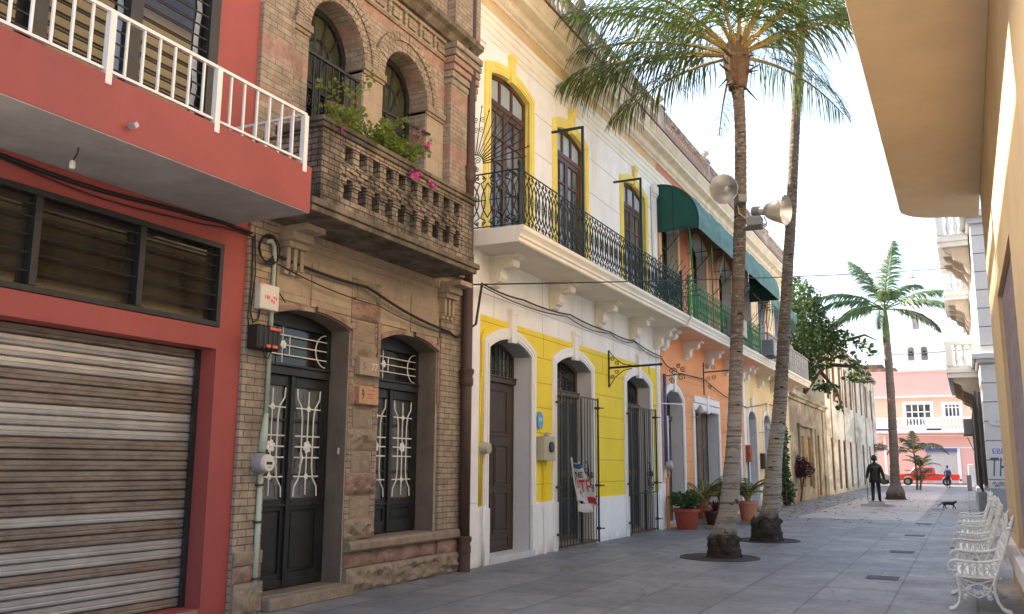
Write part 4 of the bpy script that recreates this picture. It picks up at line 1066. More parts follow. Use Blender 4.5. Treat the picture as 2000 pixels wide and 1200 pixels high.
# balcony
bl = MB().prof_y(slab_profile(-6.15), 12.47, 22.18).build('balcony', mt['cream'], B)
BXr = -6.15
r = MB(); rail_run(r, (BXr, 12.50, 0), (BXr, 21.78, 0), 5.44, 6.35, .27); rail_run(r, (FX+.06, 12.50, 0), (BXr-.03, 12.50, 0), 5.44, 6.35, .30)
rail_bars(r, (BXr, 12.50), (BXr, 21.78), 5.44, 6.35); rail_bars(r, (FX+.04, 12.50), (BXr, 12.50), 5.44, 6.35)
rail_run(r, (BXr, 21.80, 0), (FX+.05, 21.80, 0), 5.44, 6.35, .30)
for y in (12.50, 21.80): rail_post(r, BXr, y, 5.40, 6.40)
r.build('railing', mt['iron_green_dk'], bl)
f = MB(); fan(f, FX+.07, 6.55, 12.52, .98); f.build('spiked_fan', mt['black_iron'], bl)
corb = None
for y in (13.35, 15.85, 18.28, 20.55, 22.45): corbel(B, y, mt['cream'])
for i, (y, z) in enumerate(((15.22, 8.0), (18.70, 8.0))):
    q = MB().box(BXr-.022, BXr+.022, y-.022, y+.022, 5.41, z).box(BXr-.65, BXr+.023, y-.02, y+.024, z, z+.04)
    q.build('awning_pole', mt['iron_green_dk'], bl)
profile_cornice(B, Y0+.01, Y1, mt['cream'], mt['frieze_tan'], mt['cornice'])
roof_balustrade(B, Y0+.05, Y1, [12.7, 16.9, 22.6])
f = MB()
tufts(B, 17, 22, 2, 4)
q = MB().tube([(FX+.02,22.3,9.0),(FX+.03,22.32,6.9)], .012, 5)
q.build('conduit', mt['balus'], B)
# ---------------- things fixed to the yellow front
def gate(name, label, o, swing, y_in):
    """barred iron gate, its leaf standing slightly proud of the doorway"""
    t = thing(name, label, 'gate', (FX+.12, o.yc, .04), 'barred gates at the yellow house doors')
    x = FX + .13; ya, yb = o.y0 - .06, o.y1 + .12; z0, z1 = .06, 2.99
    f = MB()
    f.box(x-.012, x+.012, ya, ya+.03, z0, z1).box(x-.016, x+.016, yb-.035, yb, z0-.03, z1+.02)
    f.box(x-.010, x+.010, ya+.031, yb-.036, z1-.03, z1).box(x-.010, x+.010, ya+.031, yb-.036, z0, z0+.025)
    f.box(x-.010, x+.010, ya+.031, yb-.036, .95, .975)
    f.box(x-.02, x+.02, o.yc+.05, o.yc+.12, z0, 1.02).box(x-.014,x+.014,o.yc+.065,o.yc+.10,1.02,z1-.03)
    f.build('frame', mt['black_iron'], t)
    b = MB(); n = 13
    for i in range(1, n):
        y = ya + (yb-ya) * i / n; b.tube([(x, y, z0+.02), (x, y, z1-.02)], .0085, 5)
    b.build('bars', mt['black_iron'], t)
    s = MB()
    for (cy, cz, rr, sg) in ((o.yc+.32,1.42,.15,1),(o.yc+.60,1.12,.11,1),(o.yc+.32,1.20,.10,-1),(o.yc+.62,1.40,.07,-1)):
        s.tube([(x+.014, p, q) for p, q in spiral((cy, cz), .03, rr, 0, 1.7*sg, 24)], .009, 5)
    s.tube([(x+.014, o.yc+.12, .98), (x+.014, o.yc+.38, 1.12), (x+.014, o.yc+.46, 1.35), (x+.014, o.yc+.40, 1.62), (x+.014,o.yc+.22,1.70)], .009, 5)
    s.build('scroll', mt['black_iron'], t)
    h = MB()
    for z in (.28, 1.16, 2.78):
        h.box(FX+.04, x+.02, yb+.001, yb+.05, z, z+.05).tube([(x+.005, yb-.01, z+.025), (x+.10, yb+.06, z+.025)], .014, 6)
        h.box(FX+.04, x+.01, ya-.05, ya-.001, z, z+.045)
    h.build('hinge', mt['pipe'], t)
    return t
gate('iron_gate', 'barred iron gate with the crumpled banner on it at the middle yellow house door', ds[1], 0, 0)
gate('iron_gate', 'barred iron gate across the far door of the yellow house, beside the apricot wall', ds[2], 0, 0)
# crumpled banner
t = thing('vinyl_banner', 'crumpled white, red and blue lettered banner hanging off the middle iron gate', 'banner', (FX+.3, 16.5, 1.0))
b = MB(); bx = FX + .22
def bpt(u, v):  # u along the banner from the stick, v up the stick
    y = 16.27 + .24*(1-v) + u * (.08 + .66*(1-v)); z = 1.66 - .74*(1-v) - u*.16*(1-v) + .02*math.sin(9*u)
    x = bx + .05*math.sin(7*u + 3*v) + .14*u
    return (x, y, z)
N = 14
for i in range(N):
    for j in range(N):
        b.quad(bpt(i/N, j/N), bpt((i+1)/N, j/N), bpt((i+1)/N, (j+1)/N), bpt(i/N, (j+1)/N))
for k in range(7):
    yy = 16.50 + k*.07; b.quad((bx+.03,yy,.86),(bx+.12,yy+.12,.80+.02*(k%3)),(bx+.14,yy+.16,.68+.04*(k%2)),(bx+.02,yy+.04,.72))
b.build('sheet', mt['banner'], t)
def strip(name, u0, u1, v0, v1, m):
    q = MB(); n = 6
    for i in range(n):
        ua, ub = u0 + (u1-u0)*i/n, u0 + (u1-u0)*(i+1)/n
        P = [Vector(bpt(*p)) + Vector((.006,-.002,0)) for p in ((ua,v0),(ub,v0),(ub,v1),(ua,v1))]; q.quad(*P)
    return q.build(name, m, t)
def letter(ch, u0, u1, v0, v1, m):
    segs = {'E':[(0,.2,0,1),(.2,1,.8,1),(.2,.8,.42,.6),(.2,1,0,.2)], 'N':[(0,.2,0,1),(.8,1,0,1),(.2,.45,.6,.95),(.4,.6,.35,.65),(.55,.8,.05,.4)], 'M':[(0,.2,0,1),(.8,1,0,1),(.2,.4,.6,1),(.4,.6,.4,.75),(.6,.8,.6,1)],
            'T':[(0,1,.8,1),(.4,.6,0,.8)], '0':[(0,.22,0,1),(.78,1,0,1),(.22,.78,.8,1),(.22,.78,0,.2)], '9':[(0,.22,.45,1),(.78,1,0,1),(.22,.78,.8,1),(.22,.78,.4,.6)], 'A':[(0,.2,0,1),(.8,1,0,1),(.2,.8,.8,1),(.2,.8,.35,.5)]}
    q = MB()
    for (a, b_, c, d) in segs[ch]:
        P = [Vector(bpt(u0+(u1-u0)*uu, v0+(v1-v0)*vv)) + Vector((.007,-.003,0)) for uu, vv in ((a,c),(b_,c),(b_,d),(a,d))]; q.quad(*P)
    q.build('letter', m, t)
strip('blue_band', .03, .9, .86, .97, mt['bluetxt'])
for i, ch in enumerate('EME'): letter(ch, .08+.22*i, .25+.22*i, .66, .78, mt['blacktxt'])
for i, ch in enumerate('ENTA'): letter(ch, .05+.235*i, .25+.235*i, .32, .60, mt['redtxt'])
for i, ch in enumerate('99'): letter(ch, .12+.15*i, .24+.15*i, .10, .26, mt['blacktxt'])
strip('red_corner', .72, .98, .05, .2, mt['redtxt'])
MB().tube([(bx+.01,16.25,1.72),(bx+.02,16.38,1.25),(bx+.05,16.54,.82)], .016, 6).lathe([(.02,0),(.024,.02),(.01,.04)], (bx+.01,16.25,1.71), 8).build('stick', mt['white_box'], t)
# meter on the left pilaster and box by the middle door
e = thing('electric_meter', 'dull round electric meter on yellow painted pipes at the left edge of the yellow house', 'electric meter', (FX+.05, 12.9, 1.85))
MB().tube([(FX+.04,12.93,.95),(FX+.04,12.93,3.72),(FX+.05,13.0,3.82)], .020, 8).tube([(FX+.04,12.88,.95),(FX+.04,12.87,2.0),(FX+.03,12.90,3.0)], .014, 8).build('pipe', mt['yellow'], e, smooth=True)
MB().lathe([(.10,0),(.10,.06),(.085,.10),(.085,.14),(.07,.15)], (FX+.05,12.93,1.86), 16, RX90).build('case', mt['beige_box'], e, smooth=40)
MB().tube([(FX+.10,12.93,0),(FX+.10,12.93,.94)], .024, 8).build('lower_pipe', mt['white_clean'], e, smooth=True)
e = thing('meter_box', 'beige metal meter box with a dark round dial left of the middle yellow house door', 'meter box', (FX+.05, 15.4, 1.6))
MB().box(FX+.003, FX+.17, 15.13, 15.62, 1.68, 2.12).build('case', mt['beige_box'], e, bevel=.012)
MB().lathe([(.10,0),(.10,.03),(.085,.035)], (FX+.17,15.42,1.93), 16, RX90).build('dial', mt['black_iron'], e)
MB().lathe([(.05,0),(.055,.04),(.03,.08),(.005,.09)], (FX+.09,15.40,2.12), 10).build('cap', mt['meter'], e)
MB().tube([(FX+.04,15.40,0.93),(FX+.04,15.40,1.68)], .018, 8).tube([(FX+.04,15.48,.93),(FX+.04,15.47,1.68)], .012, 6).build('pipe', mt['yellow'], e)
MB().tube([(FX+.05,15.40,0),(FX+.05,15.40,.93)], .028, 8).build('lower_pipe', mt['white_clean'], e)
t = tag(MB().prof_x([(15.20+.13*math.cos(a), 2.42+.17*math.sin(a)) for a in [math.pi*2*i/8+.39 for i in range(8)]], FX+.04, FX+.055).build('round_plaque', M('sky_blue_enamel', (.07,.28,.55), .4, bump=0), None), 'small sky blue eight sided plaque beside the brown door of the yellow house', 'plaque')
tx = text('lettering', 'AX', .10, mt['whitetxt'], None, (FX+.057, 15.20, 2.43), (0,1,0), (0,0,1), .001); attach(tx, t)
t = thing('sign_bracket', 'black wrought iron sign bracket with scrolls on the yellow wall, its bar empty', 'sign bracket', (FX+.05, 18.95, 3.75))
q = MB(); y = 18.97
q.box(FX, FX+.03, y-.02, y+.02, 3.33, 4.17)
q.tube([(FX+.03,y,3.77),(FX+1.22,y,3.80)], .026, 8).lathe([(.032,-.03),(.032,.03)], (FX+1.23,y,3.80), 8, RX90)
q.build('arm', mt['black_iron'], t)
q = MB(); q.tube([(FX+.03,y,4.15),(FX+.16,y,3.98),(FX+.36,y,3.84),(FX+.55,y,3.81)], .010, 5).tube([(FX+.03,y,3.35),(FX+.16,y,3.55),(FX+.36,y,3.70),(FX+.55,y,3.74)], .010, 5)
for (cx_, cz_, rr, a, tn) in ((.09,3.97,.055,0,1.5),(.20,3.87,.055,2,-1.5),(.09,3.57,.055,0,-1.5),(.20,3.68,.055,4,1.5)): q.tube([(FX+p,y,z) for p, z in spiral((cx_,cz_), .01, rr, a, tn, 18)], .008, 5)
q.tube([(FX+.95,y,3.78),(FX+.95,y,3.62),(FX+.98,y,3.58)], .006, 4)
q.build('scroll', mt['black_iron'], t)

# ---------------- apricot house
B = thing('apricot_building', 'apricot orange terrace house with white door frames and a green railed balcony', 'building', (FX, 27.6, 0)); Y0, Y1 = 22.75, 32.62
ds = [Op(23.15,24.85,.10,3.36,.30,.34), Op(26.1,28.95,.10,3.25,0,.34), Op(30.4,32.0,.10,3.36,.30,.34)]
us = [Op(23.15,24.75,5.41,8.30,.3,.30), Op(26.2,28.0,5.41,8.30,.3,.30), Op(29.6,31.4,5.41,8.30,.3,.30)]
w, rv = MB(), MB(); wall(w, FX, Y0+.002, Y1, 0, 5.13, ds, rv); w.build('lower_wall', mt['orange'], B); rv.build('door_jamb', mt['jamb_white'], B)
w, rv = MB(), MB(); wall(w, FX, Y0+.002, Y1, 5.131, 10.44, us, rv); core(w, Y0+.002, Y1, 10.44); w.build('upper_wall', mt['orange_up'], B); rv.build('window_reveal', mt['jamb_white'], B)
g = MB()
for z in (1.25,1.72,2.19,2.66,3.13,3.60,4.0):
    for (ya, yb) in ((22.8,22.95),(25.06,25.85),(29.2,30.2),(32.22,32.6)) if z < 3.5 else ((22.8,23.8),(24.2,27.4),(27.8,31.0),(31.4,32.6)): hj(z, ya, yb, g)
g.build('score_line', M('apricot_joint', (.50,.20,.09), .9, bump=0), B)
for o in ds: arched_frame(B, FX, o, mt['white_clean'], .19, keyh=.30)
for o in us: arched_frame(B, FX, o, mt['pale_peach'], .18, name='window_frame', key=False)
MB().box(FX-.01, FX+.06, 26.0, 29.05, 3.46, 3.66).build('door_head', mt['white_clean'], B, bevel=.01)
panel_door(B, ds[0], FX, mt['old_wood'], [(.12,.88,.72,.95),(.12,.88,.42,.68),(.12,.88,.08,.38)], 2, 2.85, 'scroll')
LX = FX - .34; q = MB()
for k in range(9): a = 26.1 + k*.3167; q.box(LX-.05, LX - (.0 if k % 2 else .02), a+.006, a+.31, .1, 3.25)
q.build('garage_door', mt['old_wood'], B, bevel=.006)
panel_door(B, ds[2], FX, mt['umber_wood'], [(.12,.88,.55,.95),(.12,.88,.08,.5)], 2, 2.85, 'bars')
for o in us:
    q = MB(); LX = FX - .30; band(q, LX-.04, o, -.08, -.001, .05); q.box(LX-.03, LX+.01, o.yc-.06, o.yc+.06, 5.42, 8.5)
    for z in (6.2,7.0,7.8): q.box(LX-.03, LX+.008, o.y0+.08, o.y1-.08, z-.04, z+.04)
    D = q.build('french_door', mt['brown_wood'], B); q = MB(); arcfill(q, LX-.03, o, 5.42, .02, .01); q.build('pane', mt['glass_black'], D)
bl = MB().prof_y(slab_profile(-6.13), 22.30, Y1-.001).build('balcony', mt['cream'], B)
MB().quad((FX+.002,22.32,5.127),(-6.15,22.32,5.127),(-6.15,Y1,5.127),(FX+.002,Y1,5.127)).build('soffit', M('peach_soffit', (.78,.50,.33), .85, dirt=.2, dirtcol=(.6,.4,.28)), bl)
r = MB(); gx = -6.13
rail_run(r, (gx, 22.44, 0), (gx, 31.5, 0), 5.44, 6.38, .27, .008); rail_bars(r, (gx, 22.44), (gx, 31.5), 5.44, 6.38); rail_run(r, (FX+.06,22.44,0), (gx,22.44,0), 5.44, 6.38, .22, .010)
for y in (22.44, 31.5): rail_post(r, gx, y, 5.40, 6.42, .05)
r.build('railing', mt['iron_green'], bl)
p = MB()
for y in (25.0, 28.3): p.tube([(gx,y,5.41),(gx,y,8.2)], .022, 8)
p.tube([(gx+.02,23.0,5.41),(gx-.1,23.0,8.1)], .022, 8)
p.build('awning_post', mt['iron_green'], bl)
f = MB(); fan(f, FX+.1, 5.95, 22.46, 1.15, 0, 92, 13); f.build('spiked_fan', mt['black_iron'], bl)
corb = None
for y in (22.95, 25.2, 27.7, 30.2, 32.2): corbel(B, y, mt['white_clean'])
profile_cornice(B, Y0+.002, Y1, mt['cream'], mt['orange_up'], mt['cornice']); roof_balustrade(B, Y0+.05, Y1, [27.5, 32.5])
MB().box(FX-.01, FX+.05, 22.76, 23.0, 0, 1.15).build('corner_base', mt['white_clean'], B, bevel=.006)

# ---------------- cream house
B = thing('cream_building', 'cream terrace house with dusty rose doors beyond the apricot one, half hidden by palm trunks', 'building', (FX, 37.4, 0)); Y0, Y1 = 32.62, 42.3
ds = [Op(33.45,34.85,.10,3.36,.30,.34), Op(36.3,37.7,.10,3.36,.30,.34), Op(40.0,41.4,.10,3.36,.30,.34)]
us = [Op(33.3,34.7,5.41,8.30,.3,.25), Op(36.0,37.4,5.41,8.30,.3,.25), Op(39.5,41.0,5.41,8.30,.3,.25)]
w, rv = MB(), MB(); wall(w, FX, Y0+.002, Y1, 0, 10.44, ds + us, rv); core(w, Y0+.002, Y1, 10.44); w.build('wall', mt['pale_peach'], B); rv.build('door_jamb', mt['jamb_white'], B)
g = MB()
for z in (3.9, 4.5, 6.2, 7.0, 7.8, 8.6): hj(z, 35.0, 35.95, g); hj(z, 37.8, 39.3, g)
g.build('wall_joint', M('cream_joint', (.50,.36,.18), .9, bump=0), B)
for o in ds:
    arched_frame(B, FX, o, mt['white_clean'], .17, keyh=.3)
    panel_door(B, o, FX, mt['rose_wood'], [(.15,.85,.05,.95)], 2, 2.85, 'scroll')
    MB().box(FX-.1, FX+.35, o.y0-.2, o.y1+.2, 0, .14).build('doorstep', mt['stone2'], B, bevel=.015)
    q = MB(); [q.box(FX-.01, FX+.05, a, b, 0, .92) for a, b in ((o.y0-.2,o.y0-.01),(o.y1+.01,o.y1+.2))]; q.build('blue_base', M('pale_blue_base', (.33,.42,.45), .8), B)
for o in us:
    arched_frame(B, FX, o, mt['white_clean'], .15, name='window_frame', key=False)
    q = MB(); LX = FX-.25; arcfill(q, LX, o, 5.42, .02, .03); q.build('shutter', mt['brown_wood'], B)
bl = MB().prof_y(slab_profile(-6.13), Y0, 42.45).build('balcony', mt['cream'], B)
MB().quad((FX+.002,Y0+.01,5.127),(-6.15,Y0+.01,5.127),(-6.15,42.4,5.127),(FX+.002,42.4,5.127)).build('soffit', M('yellowed_soffit', (.76,.62,.44), .85, dirt=.2, dirtcol=(.6,.45,.3)), bl)
pn = MB().box(-6.19, -6.13, 33.0, 42.3, 5.403, 6.35).box(-6.21, -6.10, 32.95, 42.35, 6.351, 6.42)
for k in range(20): 
    for j in range(3): pn.box(-6.13, -6.117, 33.1+k*.46, 33.5+k*.46, 5.47+j*.29, 5.72+j*.29)
pn.box(FX, -6.19, 42.24, 42.3, 5.403, 6.35)
pn.build('balcony_panel', M('grey_concrete_panel', (.30,.29,.275), .9, dirt=.6, dirtcol=(.15,.14,.12)), bl)
corb = None
for y in (32.95, 35.6, 38.3, 41.2): corbel(B, y, mt['cream'])
MB().box(FX-.01, FX+.05, 32.64, 32.95, 0, 5.12).build('pilaster', mt['white_clean'], B)
q = MB()
for i in range(6): 
    t = R_(15*i); q.tube([(FX+.1,33.0,6.4),(FX+.1+.8*math.cos(t),33.0,6.4+.9*math.sin(t))], .01, 4)
q.tube([(-6.15,33.0,5.4),(-6.15,33.0,7.4),(-6.6,33.0,7.9)], .02, 6); q.build('iron_spikes', mt['tile_red'], bl)
tufts(B, 33, 41, 2, 9); profile_cornice(B, Y0+.002, Y1, mt['cream'], mt['pale_peach'], mt['cornice']); roof_balustrade(B, Y0+.05, Y1, [37.2, 42.1])

# ---------------- awnings
def awning(label, y0, y1, x1, z_top, z_eave, z_val, tatter=False):
    t = thing('awning', label, 'awning', (FX, (y0+y1)/2, z_top), 'green awnings over the balconies')
    n = 14; arc = [(FX+.02 + (x1-FX-.02) * math.sin(math.pi/2*i/n), z_eave + (z_top-z_eave) * math.cos(math.pi/2*i/n)) for i in range(n+1)]
    c = MB(); ny = max(4, int((y1-y0)/.35))
    for j in range(ny):
        a, b = y0 + (y1-y0)*j/ny, y0 + (y1-y0)*(j+1)/ny
        for i in range(n):
            def pt(k, y, jj): 
                s_ = .035*math.sin(jj*2.4)*math.sin(math.pi*k/n); return (arc[k][0] - s_, y, arc[k][1] - s_ - (.02*abs(math.sin(jj*1.3)) if k else 0))
            c.quad(pt(i,a,j), pt(i,b,j+1), pt(i+1,b,j+1), pt(i+1,a,j))
        zz = lambda jj: z_val + (random.Random(jj).uniform(-.12,.12) if tatter else .01*math.sin(jj))
        c.quad((x1,a,z_eave-.02*abs(math.sin(j*1.3))),(x1,b,z_eave-.02*abs(math.sin((j+1)*1.3))),(x1-.02,b,zz(j+1)),(x1-.02,a,zz(j)))
    c.build('canvas', mt['canvas_top'], t, smooth=40)
    s = MB()
    for y in ((y0-.004, y1+.004) if not tatter else ()):
        P = [(FX+.02, z_val)] + [(FX+.02, z_top)] + arc[1:] + [(x1-.01, z_val+.02)]
        s.v += [(p[0], y, p[1]) for p in P]; b0 = len(s.v) - len(P); s.f.append(tuple(range(b0, b0+len(P))))
    if s.v: s.build('end_panel', mt['canvas'], t)
    f = MB()
    y = y0
    while y <= y1 + .01:
        f.tube([(p[0]-.03, y, p[1]-.04) for p in arc[::2]], .013, 5).tube([(FX+.02,y,z_val+.05),(x1-.03,y,z_val+.08)], .013, 5)
        f.tube([(FX+.02,y,z_val-.75),(x1-.35,y,z_val+.08)], .013, 5).tube([(FX+.45,y,z_val-.3),(FX+.45,y,z_top-.2)], .012, 5)
        y += (y1-y0)/4
    f.build('frame', mt['iron_green_dk'], t)
    return t
awning('long dark green canvas awning with a curved end panel over the apricot house balcony', 22.9, 34.6, -5.92, 9.22, 8.12, 7.86)
awning('short torn green awning over the cream house balcony, just past the second palm trunk', 36.3, 38.6, -6.55, 8.75, 8.35, 8.05, True)
awning('farthest small tattered green awning, beside the leafy tree', 40.2, 42.2, -6.5, 8.75, 8.35, 8.05, True)
q = MB()
for k in range(11): y = 36.3 + k*.2; q.quad((-6.56,y,8.1),(-6.56,y+.1,8.1),(-6.55,y+.11,7.5+.25*(k%3)),(-6.55,y+.02,7.45+.2*(k%2)))
for k in range(9): y = 40.2 + k*.2; q.quad((-6.51,y,8.1),(-6.51,y+.1,8.1),(-6.5,y+.11,7.3+.25*(k%3)),(-6.5,y+.02,7.3+.2*(k%2)))
tag(q.build('blind_strips', mt['canvas'], None), 'shredded dark strips dangling below the torn awnings of the cream house', 'torn blind')
# awning cord
tag(MB().tube([(-6.05,27.5,9.35),(-6.45,27.0,7.2),(-6.9,26.6,6.3)], .012, 5).build('rope', mt['white_box'], None), 'pale rope hanging slack in front of the long green awning', 'rope')
# air conditioners on the balcony edge
ac = thing('air_conditioner', 'grey air conditioner box on the balcony edge just beside the end of the green railing', 'air conditioner', (-6.05, 32.4, 5.3), 'air conditioners')
MB().box(-6.12,-5.72,31.75,32.75,5.42,5.98).build('case', mt['grey_box'], ac, bevel=.02)
q = MB(); [q.box(-5.72,-5.71,31.85,32.65,5.48+i*.055,5.505+i*.055) for i in range(8)]; q.build('louvre', mt['meter'], ac)
q = MB().tube([(-6.14,31.9,5.41),(-5.75,31.9,5.41)], .015, 4).tube([(-6.14,32.6,5.41),(-5.75,32.6,5.41)], .015, 4); q.build('bracket', mt['black_iron'], ac)
ac2 = dup(ac, (-6.02, 27.0, 5.3), 0, 'grey air conditioner box hanging on the green railing, left of the nearest palm trunk')
# blue downpipe, lanterns, post boxes
dp = thing('blue_downpipe', 'slim dark blue pipe with a meter at the join of the yellow and apricot houses', 'downpipe', (-7.0, 22.9, 0))
MB().tube([(-6.98,22.92,1.6),(-6.98,22.92,4.0)], .045, 8).build('pipe', mt['pipe_blue'], dp, smooth=True)
MB().tube([(-6.95,22.98,1.6),(-6.95,22.98,2.9)], .03, 8).build('white_pipe', mt['white_clean'], dp, smooth=True)
MB().lathe([(.13,0),(.13,.10),(.10,.14)], (-6.98,22.98,1.62), 14, RX90).build('meter', mt['meter'], dp, smooth=40)
MB().tube([(-6.96,22.98,1.5),(-6.92,22.98,1.38),(-6.96,23.05,1.3)], .02, 6).tube([(-7.0,23.05,0),(-7.0,23.04,1.3)], .04, 8).build('orange_pipe', mt['orange'], dp)
MB().tube([(-7.0,22.2,3.18),(-6.7,22.95,3.2),(-6.62,23.2,3.2)], .014, 6).lathe([(.03,0),(.05,.04),(.03,.08)], (-6.62,23.2,3.16), 8).build('arm', mt['white_clean'], dp)
tr = thing('wrought_bracket', 'small rusty flourish of wrought iron at the corner of the apricot house', 'iron bracket', (-7.0, 22.9, 3.9))
q = MB()
for (cx_, cz_, rr, a, tn) in ((-6.75,4.05,.12,0,1.5),(-6.55,3.9,.10,2,-1.4),(-6.8,3.8,.09,1,1.3),(-6.5,4.12,.08,3,1.4),(-6.62,4.2,.06,3,-1.4)): q.tube([(x,23.0,z) for x, z in spiral((cx_,cz_), .015, rr, a, tn, 18)], .012, 5)
q.tube([(-7.06,23.0,3.95),(-6.5,23.0,3.98)], .012, 5)
q.build('scroll', mt['pipe'], tr)
t = thing('sign_bracket', 'thin wrought iron sign bracket on the apricot wall above the plank door', 'sign bracket', (FX, 27.3, 4.2))
q = MB(); y = 27.3
q.box(FX, FX+.03, y-.02, y+.02, 3.75, 4.75).tube([(FX,y,4.45),(FX+1.05,y,4.50)], .02, 6).build('arm', mt['black_iron'], t)
q = MB()
for (cx_, cz_, rr, a, tn) in ((.14,4.62,.08,0,1.5),(.30,4.60,.08,2,-1.5),(.14,4.27,.08,0,-1.5),(.32,4.30,.08,4,1.5),(.2,4.0,.06,0,1.5)): q.tube([(FX+p,y,z) for p, z in spiral((cx_,cz_), .01, rr, a, tn, 16)], .009, 5)
q.build('scroll', mt['black_iron'], t)
lant = thing('wall_lantern', 'small round wall lantern at the left of the apricot plank door', 'lantern', (FX, 25.7, 3.1), 'wall lanterns of the terrace')
MB().tube([(FX,25.7,3.0),(FX+.25,25.7,3.0),(FX+.3,25.7,3.1)], .012, 5).lathe([(.03,0),(.09,.04),(.10,.14),(.06,.2),(.02,.26)], (FX+.3,25.7,3.08), 10).build('lamp', mt['meter'], lant, smooth=40)
dup(lant, (FX, 29.6, 2.8), 0, 'small wall lantern on the apricot wall between the plank door and its last door')
dup(lant, (FX, 35.5, 3.0), 0, 'wall lantern between the two rose doors of the cream house')
mb = thing('post_box', 'rusty red meter box on a pale pipe left of the first rose door', 'meter box', (FX, 32.8, 1.9))
MB().box(FX+.05, FX+.22, 32.66, 33.02, 1.75, 2.35).build('case', mt['tile_red'], mb, bevel=.02); MB().tube([(FX+.1,32.85,0),(FX+.1,32.85,1.75)], .035, 8).build('pipe', mt['canvas_top'], mb)
mb = thing('post_box', 'dark brown meter box between the rose doors of the cream house', 'meter box', (FX, 35.6, 1.6))
MB().box(FX, FX+.18, 35.45, 35.75, 1.5, 2.1).build('case', mt['umber_wood'], mb, bevel=.02)
# street wires
tag(MB().tube(swag([(-6.9,12.3,4.45),(.6,38.25,9.3)], .10, 30), .012, 4).build('street_wire', mt['cable'], None, smooth=True), 'thin overhead wire crossing the street at balcony height', 'overhead wire', 'overhead street wires')
tag(MB().tube(swag([(-20,118,17.5),(.7,58.0,8.4)], .9, 20), .03, 4).build('street_wire', mt['cable'], None, smooth=True), 'distant overhead wire sagging in front of the white bell tower', 'overhead wire', 'overhead street wires')
# ================================================================ ruins on the left
B = thing('ruined_house', 'low crumbling one storey house with a stained cornice beyond the cream house', 'building', (FX, 48, 0))
ops = [Op(45.6,46.9,.6,3.1,0,.12), Op(48.0,49.1,.6,3.1,0,.12), Op(51.1,52.3,.05,3.3,0,.25)]
w = MB(); rv = MB(); wall(w, FX-.1, 42.3, 54.6, 0, 5.3, ops, rv); rv.build('reveal', mt['ochre'], B); core(w, 42.3, 54.6, 5.3, X=FX-.1); w.box(-15, -9.6, 42.3, 54.6, 5.25, 9.8); w.build('wall', mt['ruin'], B)  # taller set-back block added out of view to keep sun off the paving
MB().prof_y([(FX-.1,4.72),(FX+.02,4.74),(FX+.05,4.85),(FX+.14,4.90),(FX+.15,4.98),(FX-.1,5.0)], 42.31, 54.6).build('cornice', mt['ruin'], B)
q = MB(); q.box(FX-.1, FX+.06, 45.0, 49.7, 3.55, 3.68).box(FX-.1, FX+.0, 45.2, 45.5, .5, 3.54).box(FX-.1, FX+.0, 49.2, 49.5, .5, 3.54).box(FX-.1,FX-.02,50.7,51.0,0,3.6).box(FX-.1,FX-.02,53.6,54.5,0,4.7)
q.build('moulding', mt['ruin'], B, bevel=.02)
for o, m in zip(ops, ('ruin2','ochre','pipe')): MB().box(FX-.1-o.d-.05, FX-.1-o.d+.001, o.y0, o.y1, o.z0, o.zs).build('blocked_window' if o.z0 > .1 else 'door', mt[m], B)
B = thing('long_ruined_building', 'long two storey derelict cream building with boarded openings running down to the plaza', 'building', (FX, 70, 0))
lo = [56.4, 59.6, 62.4, 66.0, 69.6, 74.5, 80.0]; ops = []
for i, y in enumerate(lo): ops.append(Op(y, y+1.15, .25, 3.3, 0, .22))
hi = [55.6, 58.4, 61.5, 64.6, 67.6, 71.0, 74.8, 79.0, 83.5]
for y in hi: ops.append(Op(y, y+1.2, 5.6, 8.0, 0, .35))
w = MB(); rv = MB(); wall(w, FX, 54.62, 88, 0, 9.3, ops, rv); core(w, 54.62, 88, 9.3); w.build('wall', mt['ruin2'], B); rv.build('reveal', M('exposed_orange_brick_reveal', (.42,.22,.10), .9, var=.3, dirt=.4), B)
MB().prof_y([(FX-.02,9.0),(FX+.1,9.02),(FX+.22,9.15),(FX+.25,9.25),(FX+.25,9.33),(FX-.02,9.36)], 54.62, 88).build('cornice', mt['ruin'], B)
mats_ = ['ochre','umber_wood','ochre','rose_wood','ochre','old_wood','ochre']
for i, o in enumerate(ops):
    if i < 7: MB().box(FX-o.d-.03, FX-o.d, o.y0, o.y1, o.z0, o.zs).build('boarded_door', mt[mats_[i]], B)
    else:
        MB().box(FX-o.d-.03, FX-o.d, o.y0, o.y1, o.z0, o.zs).build('window', mt[('umber_wood','ochre','tile_red','ochre','glass_black')[i % 5]], B)
        MB().box(FX-.01, FX+.06, o.y0-.12, o.y1+.12, o.zs, o.zs+.18).build('lintel', mt['ochre'], B)
q = MB()
for y in [55+ i*2.1 for i in range(16)]: q.box(FX-.01, FX+.045, y-.1, y+.1, 0.1, 8.98) if int(y) % 3 == 0 else None
q.build('pilaster', mt['ruin'], B)
q = MB()
for y in (70.5, 72.5): q.box(FX, FX+1.3, y, y+.12, 7.9, 8.02)
q.build('projecting_beam', mt['umber_wood'], B)

